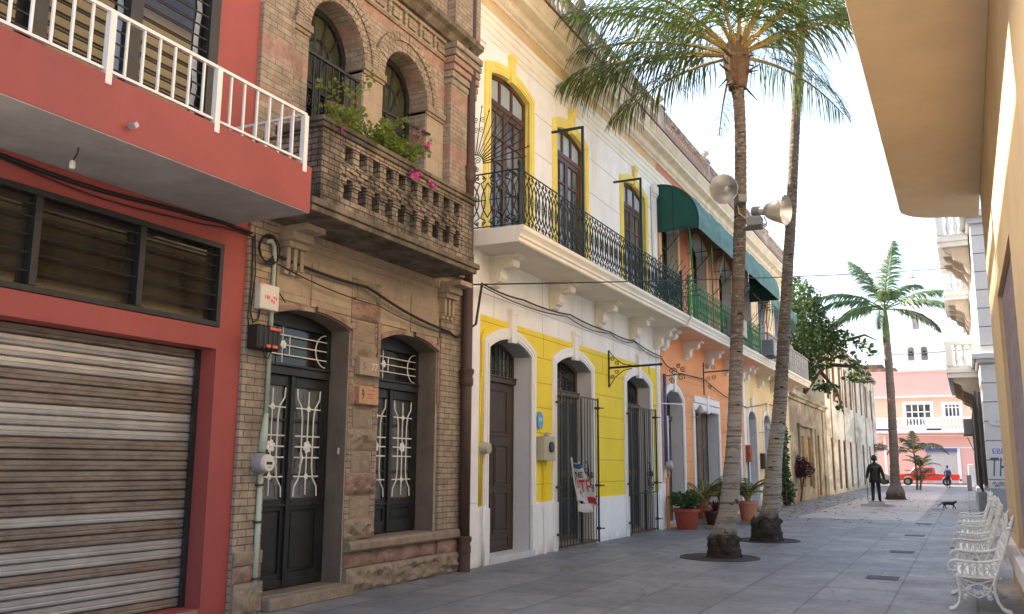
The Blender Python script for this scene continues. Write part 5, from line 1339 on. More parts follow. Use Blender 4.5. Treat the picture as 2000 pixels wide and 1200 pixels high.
# ================================================================ pink building closing the street
B = thing('pink_building', 'salmon pink two storey building with a white balustraded balcony across the end of the street', 'building', (-4, 97, 0)); PY = 97
q = MB()
holes = [(-5.0,-2.75,5.6,7.8),(-1.5,-.2,6.45,7.7),(-3.4,-.75,.14,3.3)]
def wall_y(mb, Y, x0, x1, z0, z1, hs, d=.3):
    xs = sorted({x0, x1} | {h[0] for h in hs} | {h[1] for h in hs})
    for a, b in zip(xs[:-1], xs[1:]):
        m = (a+b)/2; z = z0
        for h in sorted([h for h in hs if h[0] < m < h[1] and h[2] < z1 and h[3] > z0], key=lambda h: h[2]):
            if h[2] > z: mb.quad((a,Y,z),(b,Y,z),(b,Y,h[2]),(a,Y,h[2]))
            z = h[3]
        mb.quad((a,Y,z),(b,Y,z),(b,Y,z1),(a,Y,z1))
    for h in hs:
        for x in h[:2]: mb.quad((x,Y,h[2]),(x,Y+d,h[2]),(x,Y+d,h[3]),(x,Y,h[3]))
        for z in h[2:]: mb.quad((h[0],Y,z),(h[1],Y,z),(h[1],Y+d,z),(h[0],Y+d,z))
wall_y(q, PY, -16, 10, 0, 5.5, [holes[2]]); q.box(-16, 10, PY+.35, PY+14, 0, 11.0); q.quad((-16,PY,11),(10,PY,11),(10,PY+.4,11),(-16,PY+.4,11)).quad((-16,PY,0),(-16,PY+.4,0),(-16,PY+.4,11),(-16,PY,11))
q.build('lower_wall', mt['pinkwall'], B)
q = MB(); wall_y(q, PY, -16, 10, 5.5, 8.4, holes[:2]); q.build('upper_wall', mt['pinkup'], B)
q = MB(); q.quad((-16,PY-.02,8.55),(10,PY-.02,8.55),(10,PY-.02,11),(-16,PY-.02,11)); q.box(-16,10,PY-.08,PY+.2,10.85,11.05); q.build('parapet', mt['pinkwall'], B)
q = MB().box(-16,10,PY-.35,PY-.0,8.4,8.549).box(-16,10,PY-.06,PY-.0,4.62,4.72).box(-16,10,PY-.06,PY,2.95+.5,3.55).box(-7.2,-7.0,PY-.04,PY,0,4.6)
for h in holes[:2]: q.box(h[0]-.25,h[0],PY-.06,PY,h[2]-.1,h[3]+.2).box(h[1],h[1]+.25,PY-.06,PY,h[2]-.1,h[3]+.2).box(h[0],h[1],PY-.06,PY,h[3],h[3]+.2).box(h[0],h[1],PY-.06,PY,h[2]-.15,h[2])
q.box(-.75,-.45,PY-.06,PY,.1,3.4)
q.build('white_trim', mt['farwhite'], B)
for h in holes[:2]:
    D = MB().box(h[0],h[1],PY+.2,PY+.28,h[2],h[3]).build('window', mt['curtain_grey'], B)
    q = MB(); n = 4
    for i in range(n+1): x = h[0]+(h[1]-h[0])*i/n; q.box(x-.06,x+.06,PY+.12,PY+.199,h[2],h[3])
    for z in (h[2]+.05,(h[2]+h[3])/2+.3,h[3]-.05): q.box(h[0],h[1],PY+.121,PY+.198,z-.05,z+.05)
    q.build('frame', mt['farwhite'], D)
MB().box(-3.4,-.75,PY+.15,PY+.2,.14,3.3).build('shutter', mt['grey_smooth'], B)
MB().box(-3.5,-.7,PY-.10,PY+.1,3.1,3.44).build('shutter_box', mt['blue_paint'], B)
q = MB().box(-8.2, 2.5, PY-1.2, PY-.001, 4.9, 5.15).box(-8.2,2.5,PY-1.2,PY-1.05,6.25,6.4).box(-8.2,-6.6,PY-1.19,PY-1.06,5.15,6.25).box(-3.2,-1.9,PY-1.19,PY-1.06,5.15,6.25).box(-8.2,2.5,PY-1.19,PY-1.06,5.15,5.3)
bl = q.build('balcony', mt['farwhite'], B)
q = MB(); x = -6.5
while x < 2.4:
    if not (-3.3 < x < -1.8): q.lathe([(.09,5.3),(.04,5.4),(.10,5.65),(.05,5.95),(.09,6.1),(.09,6.25)], (x,PY-1.12,0), 6)
    x += .30
q.build('balustrade', mt['farwhite'], bl)
# dark roof house beyond and church tower
B = thing('dark_roofed_house', 'grey weathered rooftop just visible behind the derelict building', 'building', (-9, 112, 0))
MB().box(-12,-6.7,112,120,0,12.6).build('wall', mt['ruin'], B); MB().box(-12.3,-6.5,111.7,120,12.6,12.9).box(-11,-8,113,118,12.9,13.5).build('roof', mt['slab_old'], B)
B = thing('bell_tower', 'white church bell tower with arched openings, hazy beyond the pink building', 'church tower', (-5, 152, 0))
def tower_stage(cx, cy, hw, z0, z1, ar, name):
    """square stage: four corner piers, arched openings on every face"""
    q = MB()
    for rot in range(4):
        f = MB(); ops = [Op(c - a, c + a, zb, zs, a, .7) for c, a, zb, zs in ar]
        wall(f, hw, -hw, hw, z0, z1, ops)
        q.add(f, (cx, cy, 0), Matrix.Rotation(math.pi/2*rot, 3, 'Z'))
    q.box(cx-hw-.25, cx+hw+.25, cy-hw-.25, cy+hw+.25, z1, z1+.35).box(cx-hw-.4, cx+hw+.4, cy-hw-.4, cy+hw+.4, z1+.35, z1+.6)
    q.box(cx-hw, cx+hw, cy-hw, cy+hw, z0-.4, z0).box(cx-hw+1.3, cx+hw-1.3, cy-hw+1.3, cy+hw-1.3, z0, z1)
    return q.build(name, mt['farwhite'], B)
tx_, ty_ = -5.55, 155
MB().box(tx_-4.2, tx_+4.2, ty_-4.2, ty_+6, 0, 17.0).build('base', mt['farwhite'], B)
tower_stage(tx_, ty_, 3.1, 17.4, 21.6, [(-.95,.48,18.0,19.7),(.95,.48,18.0,19.7)], 'lower_stage')
tower_stage(tx_, ty_, 2.3, 22.6, 25.9, [(-.0,.48,23.0,24.6)], 'upper_stage')
MB().lathe([(2.2,26.5),(2.1,27.0),(1.7,28.0),(1.0,28.9),(.5,29.3),(.5,29.9),(.35,30.0),(.35,30.6),(.02,31.0)], (tx_,ty_,0), 16).build('dome', mt['farwhite'], B, smooth=40)
MB().box(tx_-.06,tx_+.06,ty_-.06,ty_+.06,30.9,32.4).box(tx_-.4,tx_+.4,ty_-.05,ty_+.05,31.7,31.85).build('cross', mt['grey_box'], B)
q = MB()
for x in (tx_-.95, tx_+.95): q.lathe([(.42,0),(.32,.15),(.26,.5),(.12,.62),(.02,.66)], (x, ty_-2.5, 18.9), 12)
q.build('bell', mt['bronze'], B, smooth=40)
q = MB(); [q.lathe([(.3,0),(.35,.3),(.15,.6),(.25,.9),(.02,1.6)], (tx_+sx*2.7, ty_+sy*2.7, 22.2), 8) for sx in (-1,1) for sy in (-1,1)]; q.build('finial', mt['farwhite'], B)

# ================================================================ right side: ochre corner building
B = thing('ochre_building', 'golden ochre corner building with a deep rounded balcony overhead at the right edge', 'building', (.5, 10, 0)); RXW = .5
rop = [(9.35, 12.15, 1.12, 4.05)]
q = MB(); x = RXW; ye = 15.5
def wx(mb, x, y0, y1, z0, z1, hs, d):
    ys = sorted({y0,y1} | {h[0] for h in hs} | {h[1] for h in hs})
    for a, b in zip(ys[:-1], ys[1:]):
        m = (a+b)/2; z = z0
        for h in hs:
            if h[0] < m < h[1]:
                mb.quad((x,a,z),(x,b,z),(x,b,h[2]),(x,a,h[2])); z = h[3]
        mb.quad((x,a,z),(x,b,z),(x,b,z1),(x,a,z1))
    for h in hs:
        for y in h[:2]: mb.quad((x,y,h[2]),(x+d,y,h[2]),(x+d,y,h[3]),(x,y,h[3]))
        for z in h[2:]: mb.quad((x,h[0],z),(x,h[1],z),(x+d,h[1],z),(x+d,h[0],z))
WY0, WY1, WZ0, WZ1 = 9.15, 12.6, .642, 3.72
wx(q, x, 5.2, ye, .0, 11, [(WY0,WY1,WZ0,WZ1)], .13)
q.box(x+.45, x+7, 5.2, ye-.001, 0, 10.98); q.quad((x,ye,0),(x+.5,ye,0),(x+.5,ye,11),(x,ye,11)).quad((x,5.2,11),(x+.5,5.2,11),(x+.5,ye,11),(x,ye,11))
q.quad((x,5.2,0),(x+.5,5.2,0),(x+.5,5.2,11),(x,5.2,11)); q.build('wall', mt['ochre_wall'], B)
# rounded balcony slab
P = [(-8, -.70)]; Rr = .75
P = [(x, 5.2), (-.70, 5.2), (-.70, 16.9 - Rr - .2)]
for i in range(1, 12): t = math.pi/2 * i / 12; P.append((-.70 + Rr*(1-math.cos(t)), 16.7 - Rr + Rr*math.sin(t)))
P += [(-.70 + Rr, 16.72), (x, 16.95)]
q = MB()
for z in (5.86, 6.35): q.v += [(p[0], p[1], z) for p in P]
n = len(P); q.f += [tuple(range(n)), tuple(range(n, 2*n))] + [(i, (i+1)%n, n+(i+1)%n, n+i) for i in range(n)]
bl = q.build('balcony', mt['soffit_warm'], B, bevel=.01)
q = MB()
for i in range(1, n-1):
    a, b = Vector(P[i]), Vector(P[i+1]); 
    q.quad((a.x,a.y,6.351),(b.x,b.y,6.351),(b.x,b.y,7.3),(a.x,a.y,7.3))
q.build('parapet', mt['ochre_wall'], bl)
# ledge
MB().box(x-.10, x+.0, 5.2, ye+.02, .43, .635).box(x+.0, x+.07, WY0+.002, WY1-.002, .60, .650).build('ledge', mt['ledge'], B, bevel=.008)
# window with wooden lattice
win_ = MB(); fx = x + .07
for (a,b,c,d) in ((WY0,WY1,WZ0,WZ0+.07),(WY0,WY1,WZ1-.07,WZ1),(WY0,WY0+.07,WZ0+.07,WZ1-.07),(WY1-.07,WY1,WZ0+.07,WZ1-.07)): win_.box(fx-.02,fx+.05,a+.001,b-.001,c+.001,d-.001)
D = win_.build('window', mt['rose_wood'], B, bevel=.005)
MB().box(fx+.12,fx+.14,WY0,WY1,WZ0,WZ1).build('pane', mt['glass_black'], D)
q = MB(); n = 26
for i in range(1, n):
    y = WY0 + .07 + (WY1-WY0-.14)*i/n; z = WZ0 + .08 - (.24 if i % 2 else 0)
    while z < WZ1 - .1:
        q.box(fx-.03, fx+.03, y-.012, y+.012, max(z, WZ0+.075), min(z+.34, WZ1-.075)); z += .48
for j in range(1, 13): z = WZ0 + (WZ1-WZ0)*j/13; q.box(fx+.032, fx+.045, WY0+.07, WY1-.07, z-.012, z+.012)
q.build('lattice', M('faded_mauve_lattice', (.40,.31,.29), .6), D)
# ================================================================ grey building on the right
B = thing('grey_building', 'pale grey banded stone building with stacked balconies and graffiti beyond the ochre corner', 'building', (.62, 33, 0)); GX = .62; GY = 33.0
q = MB(); q.box(GX, 9, GY, 62, 0.95, 5.0); q.build('lower_wall', mt['greystone'], B, bevel=.02)
q = MB(); q.box(GX+.05, 9, GY+.02, 62, 5.30, 9.7); q.build('upper_wall', mt['greystone'], B, bevel=.02)
MB().box(GX-.04, 9, GY-.06, 62, 0, .949).build('plinth', mt['grey_plinth'], B)
MB().box(GX-.32, GX-.05, 34.5, 49, 0, .80).build('side_plinth', mt['grey_plinth'], B)
MB().box(GX-.1, 9.05, GY-.10, 62, 5.001, 5.12).box(GX-.22, 9.1, GY-.22, 62, 5.12, 5.299).build('string_course', mt['grey_smooth'], B, bevel=.01)
MB().box(GX-.05, 9.05, GY-.10, 62, 9.701, 9.9).box(GX-.25, 9.2, GY-.25, 62, 9.9, 10.15).build('cornice', mt['grey_smooth'], B, bevel=.01)
def gbalc(y0, y1, z0, sx, big=True):
    b = MB().box(sx, GX, y0, y1, z0, z0+.18).box(sx-.05, GX, y0-.05, y1+.05, z0+.18, z0+.34)
    O = b.build('balcony', mt['grey_smooth'], B, bevel=.01)
    k = MB(); zt = z0; y = y0 + .25
    while y < y1:
        P = [(GX, zt-.001), (sx+.12, zt-.001), (sx+.18, zt-.16), (sx+.38, zt-.25), (sx+.45, zt-.45), (GX-.22, zt-.62), (GX-.10, zt-.95), (GX, zt-1.05)]
        k.prof_y(P, y-.14, y+.14); y += 1.6
    k.build('bracket', mt['cor_grey'], O)
    r = MB(); r.box(sx-.02, sx+.16, y0, y1, z0+.341, z0+.44).box(sx-.05, sx+.19, y0-.03, y1+.03, z0+1.2, z0+1.34)
    r.box(sx+.161, GX, y0, y0+.16, z0+.342, z0+.44).box(sx+.191, GX, y0-.03, y0+.19, z0+1.201, z0+1.338)
    for y in (y0+.10, y1-.1, (y0+y1)/2): r.box(sx-.03, sx+.18, y-.14, y+.14, z0+.441, z0+1.199)
    R = r.build('balustrade', mt['grey_smooth'], O)
    prof = [(.07,.44),(.04,.50),(.085,.66),(.06,.86),(.035,1.0),(.07,1.12),(.07,1.2)]
    r = MB(); y = y0 + .45
    while y < y1 - .25: r.lathe([(a, z0+b_) for a, b_ in prof], (sx+.07, y, 0), 8); y += .27
    xx = sx + .34
    while xx < GX - .05: r.lathe([(a, z0+b_) for a, b_ in prof], (xx, y0+.08, 0), 8); xx += .24
    r.build('balusters', mt['grey_smooth'], R, smooth=50)
gbalc(36.0, 45.0, 4.80, -.36); gbalc(34.6, 39.5, 9.35, -.33); gbalc(44.5, 50, 9.1, -.33)
q = MB()
for y0_, y1_ in ((35.2,36.6),(38.0,39.4),(41,42.4),(44,45.4),(47,48.4),(50,51.4),(54,55.4)):
    q.box(GX-.10, GX-.001, y0_, y1_, 1.0, 4.2)
q.build('door_shutter', M('dark_green_grey_shutter', (.07,.085,.085), .6), B)
q = MB(); y = 34.6
while y < 56: q.tube([(GX-.18,y,.55),(GX-.18,y,4.2)], .028, 6); y += .55
for z in (.6,1.9,3.2,4.15): q.tube([(GX-.18,34.5,z),(GX-.18,56,z)], .022, 6)
q.build('grille', mt['black_iron'], B)
# street sign and graffiti
q = MB(); q.prof_y([(0,0)]*3, 0, 0) if False else None
sg = MB(); P = [(GX+.24+.12*math.cos(t)+(.55 if math.cos(t) > 0 else 0), 4.0 - .92 + .13*math.sin(t)) for t in [2*math.pi*i/20 for i in range(20)]]
b0 = 0; sg.v = [(p[0], GY-.005, p[1]) for p in P] + [(p[0], GY-.03, p[1]) for p in P]; nn = len(P)
sg.f = [tuple(range(nn)), tuple(range(nn, 2*nn))] + [(i, (i+1)%nn, nn+(i+1)%nn, nn+i) for i in range(nn)]
S_ = sg.build('street_plate', mt['grey_smooth'], B)
text('lettering', 'CALLE', .13, mt['grey_box'], S_, (GX+.50, GY-.031, 3.08), (1,0,0), (0,0,1), .001)
gm = M('grey_spray_paint', (.09,.09,.12), .8, bump=0); gb = M('blue_spray_paint', (.08,.10,.35), .8, bump=0)
gr = text('graffiti', 'TH', .86, gm, B, (GX+.33, GY-.003, 1.60), (1,0,0), (.10,0,1), .001, sx=.50)
text('graffiti', 'EBBE', .24, gb, B, (GX+.40, GY-.003, 2.12), (1,0,0), (-.05,0,1), .001)
q = MB()
for k in range(3): q.tube([(GX+.08+.08*i+.03*k, GY-.003, 1.08+.09*math.sin(i*1.9+k*2)) for i in range(6)], .010, 4)
q.build('graffiti', gm, B)
ac3 = dup(ac, (.12, 51.0, 3.05), 0, 'grey air conditioner jutting from the grey building grille above the walkway'); ac3.rotation_euler = (0,0,0)
ac3.scale = (1.6,1.1,1.4)
tag(MB().tube([(.15,50.6,3.1),(.55,50.6,2.0)], .02, 5).tube([(.15,51.4,3.1),(.55,51.4,2.0)], .02, 5).build('wall_bracket', mt['grey_box'], None), 'pair of slanting struts under the air conditioner of the grey building', 'bracket')
# far right corner wall, post
t = tag(MB().box(.2,2.4,88,88.4,0,1.5).box(.1,.5,87.9,88.5,0,1.9).build('low_wall', mt['cream'], None, bevel=.02), 'low cream wall at the far end of the right walkway by the truck', 'low wall')
t = tag(MB().box(-.05,.25,72,72.5,0,1.1).build('utility_cabinet', mt['grey_box'], None, bevel=.03), 'grey utility cabinet at the far right of the walkway', 'cabinet')
# ================================================================ trees and plants
def palm_trunk(mb, P, Rad, n=18, ring=.055, steps=None):
    """ringed tapering trunk along P"""
    P = [Vector(p) for p in P]; L = [0]
    for a, b in zip(P[:-1], P[1:]): L.append(L[-1] + (b-a).length)
    def at(s):
        for i in range(len(P)-1):
            if s <= L[i+1]:
                t = (s - L[i]) / (L[i+1]-L[i]); 
                p0, p1, p2, p3 = P[max(i-1,0)], P[i], P[i+1], P[min(i+2,len(P)-1)]
                q = .5*((2*p1)+(p2-p0)*t+(2*p0-5*p1+4*p2-p3)*t*t+(3*p1-p0-3*p2+p3)*t**3)
                return q, Rad[i]+(Rad[i+1]-Rad[i])*(t*t*(3-2*t))
        return P[-1], Rad[-1]
    N = int(L[-1]/ring); b0 = len(mb.v)
    for j in range(N+1):
        s = L[-1]*j/N; c, r = at(s); k = 1 + (.05 if j % 2 else -.02) + random.uniform(-.022,.022)
        for i in range(n):
            a = 2*math.pi*i/n
            w = 1 + (.10*noise.noise(Vector((math.cos(a)*1.5, math.sin(a)*1.5, s*1.6))) * (2.4 if s < .6 else .7)) + (.16*noise.noise(Vector((math.cos(a)*4+7, math.sin(a)*4, s*7))) if s < .55 else 0)
            mb.v.append((c.x + r*k*w*math.cos(a), c.y + r*k*w*math.sin(a), c.z + .03*noise.noise(Vector((a*2, s*3, 1)))))
    for j in range(N):
        for i in range(n):
            a = b0+j*n+i; d = b0+j*n+(i+1)%n; mb.f.append((a,d,d+n,a+n))
def trunk_mat(name, c_hi, c_lo, zl, c_root=None, zr=.5, scar=True):
    m, nt, p = base(name); tc = _n(nt, 'ShaderNodeTexCoord'); sp = _n(nt, 'ShaderNodeSeparateXYZ'); nt.links.new(tc.outputs['Object'], sp.inputs[0])
    def zz(a, b, s=.6):
        q = _n(nt, 'ShaderNodeMath', operation='MULTIPLY_ADD', ins={1: s}); nt.links.new(noise_n(nt, tc.outputs['Object'], 3, 5, .6), q.inputs[0]); nt.links.new(sp.outputs[2], q.inputs[2]); return ramp(nt, q.outputs[0], a, b)
    c = mix(nt, zz(zl, zl+1.4), c_lo, c_hi)
    rg = noise_n(nt, tc.outputs['Object'], 4, 3, .6, (.35,.35,7))
    c = mix(nt, ramp(nt, rg, .48, .62, 0, .65), c, tuple(q*.38 for q in c_hi))
    fl = noise_n(nt, tc.outputs['Object'], 9, 8, .75, (1,1,2))
    c = mix(nt, ramp(nt, fl, .52, .66, 0, .6), c, tuple(min(1,q*1.5) for q in c_lo))
    if scar:
        sc = noise_n(nt, tc.outputs['Object'], 5.5, 2, .5, (1,1,2.6)); c = mix(nt, ramp(nt, sc, .655, .68, 0, .9), c, (.02,.016,.012))
    if c_root: c = mix(nt, zz(zr+.15, zr+.35, .5), c_root, c)
    nt.links.new(c, p.inputs['Base Color']); p.inputs['Roughness'].default_value = .95; p.inputs['Specular IOR Level'].default_value = .2
    b = _n(nt, 'ShaderNodeBump', ins={'Strength': .8, 'Distance': .02}); a = _n(nt, 'ShaderNodeMath', operation='ADD'); nt.links.new(rg, a.inputs[0]); nt.links.new(fl, a.inputs[1]); nt.links.new(a.outputs[0], b.inputs['Height']); nt.links.new(b.outputs[0], p.inputs['Normal'])
    return m
def leaf_mat(name, c1, c2, tr=.35, c3=None):
    m, nt, p = base(name); tc = _n(nt, 'ShaderNodeTexCoord')
    c = mix(nt, ramp(nt, noise_n(nt, tc.outputs['Object'], 5, 4, .7), .35, .65), c1, c2)
    if c3:
        at = _n(nt, 'ShaderNodeAttribute', attribute_name='tip'); ad = _n(nt, 'ShaderNodeMath', operation='MULTIPLY_ADD', ins={1: .55}); nt.links.new(noise_n(nt, tc.outputs['Object'], 9, 3, .6), ad.inputs[0]); nt.links.new(at.outputs['Fac'], ad.inputs[2])
        c = mix(nt, ramp(nt, ad.outputs[0], .95, 1.3, 0, .85), c, c3)
    nt.links.new(c, p.inputs['Base Color']); p.inputs['Roughness'].default_value = .42; p.inputs['Specular IOR Level'].default_value = .35
    t = _n(nt, 'ShaderNodeBsdfTranslucent'); nt.links.new(mix(nt, .6, c, (c2[0]*1.5, c2[1]*1.35, c2[2])), t.inputs[0])
    ms = _n(nt, 'ShaderNodeMixShader', ins={0: tr}); out = nt.nodes['Material Output']
    nt.links.new(p.outputs[0], ms.inputs[1]); nt.links.new(t.outputs[0], ms.inputs[2]); nt.links.new(ms.outputs[0], out.inputs[0])
    return m
mt['frond'] = leaf_mat('coconut_frond', (.034,.080,.022), (.085,.135,.032), .32, (.26,.20,.05))
mt['frond_royal'] = leaf_mat('royal_palm_frond', (.035,.075,.035), (.075,.125,.045), .25)
mt['rachis'] = M('yellow_brown_leaf_stalk', (.27,.20,.06), .6, var=.3, vs=4, bump=0)
mt['fig_leaf'] = leaf_mat('fig_leaf', (.030,.058,.018), (.065,.105,.028), .25, (.13,.12,.035))
mt['boug_leaf'] = leaf_mat('bright_vine_leaf', (.10,.17,.025), (.24,.28,.05), .45)
mt['shrub_leaf'] = leaf_mat('shrub_leaf', (.03,.075,.02), (.07,.14,.03), .3)
mt['maroon'] = leaf_mat('maroon_leaf_cluster', (.035,.014,.018), (.10,.030,.035), .2)
def frond(root, base_, az_, el0, L, droop, leaflet=.75, n=62, hang=.55, w=.030, mats=('rachis','frond'), twist=0, start=.16):
    """one pinnate leaf: arching stalk with two rows of drooping leaflets"""
    d = Vector((math.cos(az_), math.sin(az_), 0)); side = Vector((-d.y, d.x, 0)); P = []; p = Vector(base_); e = el0; N = 26
    for i in range(N+1):
        P.append(p.copy()); t = i / N
        e_ = el0 - droop * t ** 1.25
        p = p + (d * math.cos(e_) + Vector((0,0,1)) * math.sin(e_)) * (L / N) + side * twist * t * L / N
    r = MB(); r.tube(P, [.035*(1-.85*i/N)+.004 for i in range(N+1)], 5)
    R = r.build('frond', mt[mats[0]], root)
    lf = MB()
    for i in range(n):
        t = start + (1 - start) * (i + random.random()*.5) / n; k = min(int(t*N), N-1); f = t*N - k
        c = P[k].lerp(P[k+1], f); tan = (P[k+1]-P[k]).normalized(); up = side.cross(tan) * -1
        if up.z < 0 and abs(tan.z) < .9: up = -up
        ll = leaflet * (math.sin(math.pi * min(1, .12 + .86*t)) ** .6) * random.uniform(.85,1.1)
        for s in (-1, 1):
            dirv = (side*s*(.95-.35*min(1,hang)) + tan*(.40+.6*t) + up*.10 + Vector((random.gauss(0,.08),random.gauss(0,.08),random.gauss(0,.08)))).normalized()
            q = c.copy(); pts = [q.copy()]; m = 4; h = hang * random.uniform(.75,1.3)
            for j in range(m):
                q = q + dirv * (ll/m); dirv = (dirv + Vector((0,0,-1)) * h * .55).normalized(); pts.append(q.copy())
            wv = tan.cross(dirv); 
            wv = (tan * .8 + Vector((0,0,.25))).normalized()
            ww = [w*.7, w, w*.85, w*.55, w*.06]
            b = len(lf.v)
            for j in range(m+1): lf.v += [tuple(pts[j] + wv*ww[j]*.5), tuple(pts[j] - wv*ww[j]*.5)]
            for j in range(m): lf.f.append((b+2*j, b+2*j+1, b+2*j+3, b+2*j+2))
    o_ = lf.build('leaflets', mt[mats[1]], R)
    at_ = o_.data.attributes.new('tip', 'FLOAT', 'POINT'); at_.data.foreach_set('value', [((i % 10)//2)/4.0 for i in range(len(lf.v))])
    return R
def leafball(mb, c, r, n, size, rnd, flat=.7, aspect=.55):
    for _ in range(n):
        while True:
            v = Vector((rnd.uniform(-1,1), rnd.uniform(-1,1), rnd.uniform(-1,1)))
            if .3 < v.length < 1: break
        p = Vector(c) + Vector((v.x*r[0], v.y*r[1], v.z*r[2]))
        a = Vector((rnd.gauss(0,1), rnd.gauss(0,1), rnd.gauss(0,flat))).normalized(); b = a.orthogonal(); b.rotate(Matrix.Rotation(rnd.uniform(0,6.28), 3, a)); 
        s = size * rnd.uniform(.6,1.3); w_ = s * aspect
        c2 = b.cross(a) * w_ * .5
        mb.quad(p, p + a*s*.5 + c2, p + a*s - b*s*.15, p + a*s*.5 - c2)

# tree pits: rims and soil
for i, (x, y) in enumerate(((-4.03,16.3),(-4.02,20.55))):
    t = thing('tree_pit', ['round soil pit with a dark rim around the foot of the nearest palm', 'round soil pit around the foot of the second palm'][i], 'tree pit', (x,y,0), 'palm tree pits')
    MB().lathe([(.0,.012),(.3,.02),(.64,.008)], (x,y,0), 32).build('soil', mt['soil'], t)
    q = MB()
    for k in range(40):
        a, b = 2*math.pi*k/40, 2*math.pi*(k+1)/40
        P = [(x+r*math.cos(u), y+r*math.sin(u)) for r, u in ((.64,a),(.70,a),(.70,b),(.64,b))]
        q.quad(*[(p[0],p[1],.016) for p in P]); q.quad((*P[1],0),(*P[1],.016),(*P[2],.016),(*P[2],0)); q.quad((*P[0],0),(*P[0],.016),(*P[3],.016),(*P[3],0))
    q.build('rim', M('rusty_rim', (.06,.05,.045), .8), t)
    # rootball sits in the trunk
tm = trunk_mat('grey_brown_palm_bark', (.15,.115,.090), (.34,.30,.25), 3.0, (.050,.036,.027), .45)
tm2 = trunk_mat('grey_palm_bark', (.155,.125,.10), (.36,.31,.26), 2.6, (.045,.034,.026), .55)
T = thing('coconut_palm', 'nearest tall coconut palm, with two floodlights on its trunk and a big drooping crown', 'palm tree', (-3.97,16.3,0), 'palm trees')
q = MB(); palm_trunk(q, [(-3.95,16.3,-.05),(-3.95,16.3,.30),(-3.90,16.3,.60),(-3.83,16.3,.95),(-3.74,16.3,1.75),(-3.67,16.3,2.6),(-3.55,16.3,4.5),(-3.43,16.3,6.4),(-3.37,16.3,7.9),(-3.39,16.3,8.75),(-3.40,16.3,9.15)], [.27,.25,.185,.165,.135,.123,.115,.110,.104,.115,.15])
q.build('trunk', tm, T, smooth=50)
rnd = random.Random(3)
q = MB()
for k in range(30):
    a = rnd.uniform(0, 6.28); z = rnd.uniform(8.7, 9.35); r0 = .16
    c = Vector((-3.39 + r0*math.cos(a), 16.3 + r0*math.sin(a), z)); o = Vector((math.cos(a), math.sin(a), 0)); L = rnd.uniform(.12,.34); s = Vector((-o.y,o.x,0))
    dd = (o*rnd.uniform(.3,.9) + Vector((0,0,rnd.uniform(-1,.9)))).normalized()
    q.quad(c - s*.05, c + s*.05, c + dd*L + s*.02, c + dd*L - s*.02)
q.lathe([(.17,8.7),(.22,9.0),(.26,9.3),(.2,9.6),(.1,9.8)], (-3.39,16.3,0), 10)
q.build('leaf_sheath', M('fibrous_sheath', (.12,.075,.04), .95, var=.4, vs=9, bump=.8, bs=20), T)
cb = (-3.38,16.3,9.35)
DG = math.radians
fr = [ # azimuth (0 = +x, 90 = away), start elevation, length, droop
 (175,30,4.3,44,1.0),(168,20,4.1,42,1.0),(183,18,3.7,42,1.0),(194,40,4.1,56,.95),(178,52,4.3,66,.95),(158,10,3.3,40,.85),(212,48,4.1,68,.95),
 (148,50,4.2,66,.95),(240,58,3.9,82,.9),(268,44,3.4,72,.9),(292,60,3.8,82,.9),(314,44,3.9,64,.95),(334,54,4.1,70,.95),(350,38,4.0,50,.95),
 (8,50,4.1,62,.95),(26,34,4.0,50,.9),(48,54,4.0,72,.9),(72,34,3.9,56,.9),(96,56,4.0,72,.9),(122,38,4.0,56,.9),(205,72,4.1,78,.95),(40,76,4.1,70,.9),(305,76,3.9,76,.95),(3,20,3.5,40,.85),(110,12,3.3,44,.8),(60,10,3.3,42,.85)]
for (a, e, L, d, lf) in fr: frond(T, cb, DG(a), DG(e), L, DG(d), lf*1.38, 60, 1.15, .032)
q = MB()
for k in range(7):
    a = 2*math.pi*k/7 + .3; q.tube([(cb[0]+.15*math.cos(a), cb[1]+.15*math.sin(a), 9.45), (cb[0]+.40*math.cos(a), cb[1]+.40*math.sin(a), 9.62+.05*(k%3)), (cb[0]+.62*math.cos(a), cb[1]+.62*math.sin(a), 9.5)], [.03,.018,.008], 5)
    for j in range(6): b_ = a + rnd.uniform(-.5,.5); q.tube([(cb[0]+.4*math.cos(a), cb[1]+.4*math.sin(a), 9.6), (cb[0]+.75*math.cos(b_), cb[1]+.75*math.sin(b_), 9.5+rnd.uniform(-.2,.2))], .005, 4)
q.build('flower_stalk', mt['rachis'], T)
T2 = thing('coconut_palm', 'second tall coconut palm, bare leaning trunk just right of and behind the nearest one', 'palm tree', (-4.0,20.3,0), 'palm trees')
q = MB(); palm_trunk(q, [(-3.99,20.3,-.05),(-3.99,20.3,.35),(-3.90,20.3,.62),(-3.82,20.3,1.1),(-3.75,20.3,1.75),(-3.59,20.3,2.85),(-3.47,20.3,4.0),(-3.30,20.3,5.7),(-3.12,20.3,7.45),(-2.90,20.3,9.85),(-2.74,20.3,11.4),(-2.66,20.3,12.8)], [.30,.27,.205,.185,.165,.152,.138,.120,.113,.105,.11,.13])
q.build('trunk', tm2, T2, smooth=50)
cb2 = (-2.65,20.3,12.85)
for k in range(20):
    frond(T2, cb2, DG(k*47+10), DG(38+ (k*37)%42), 3.9, DG(55+(k*13)%22), 1.0, 60, 1.0, .034)
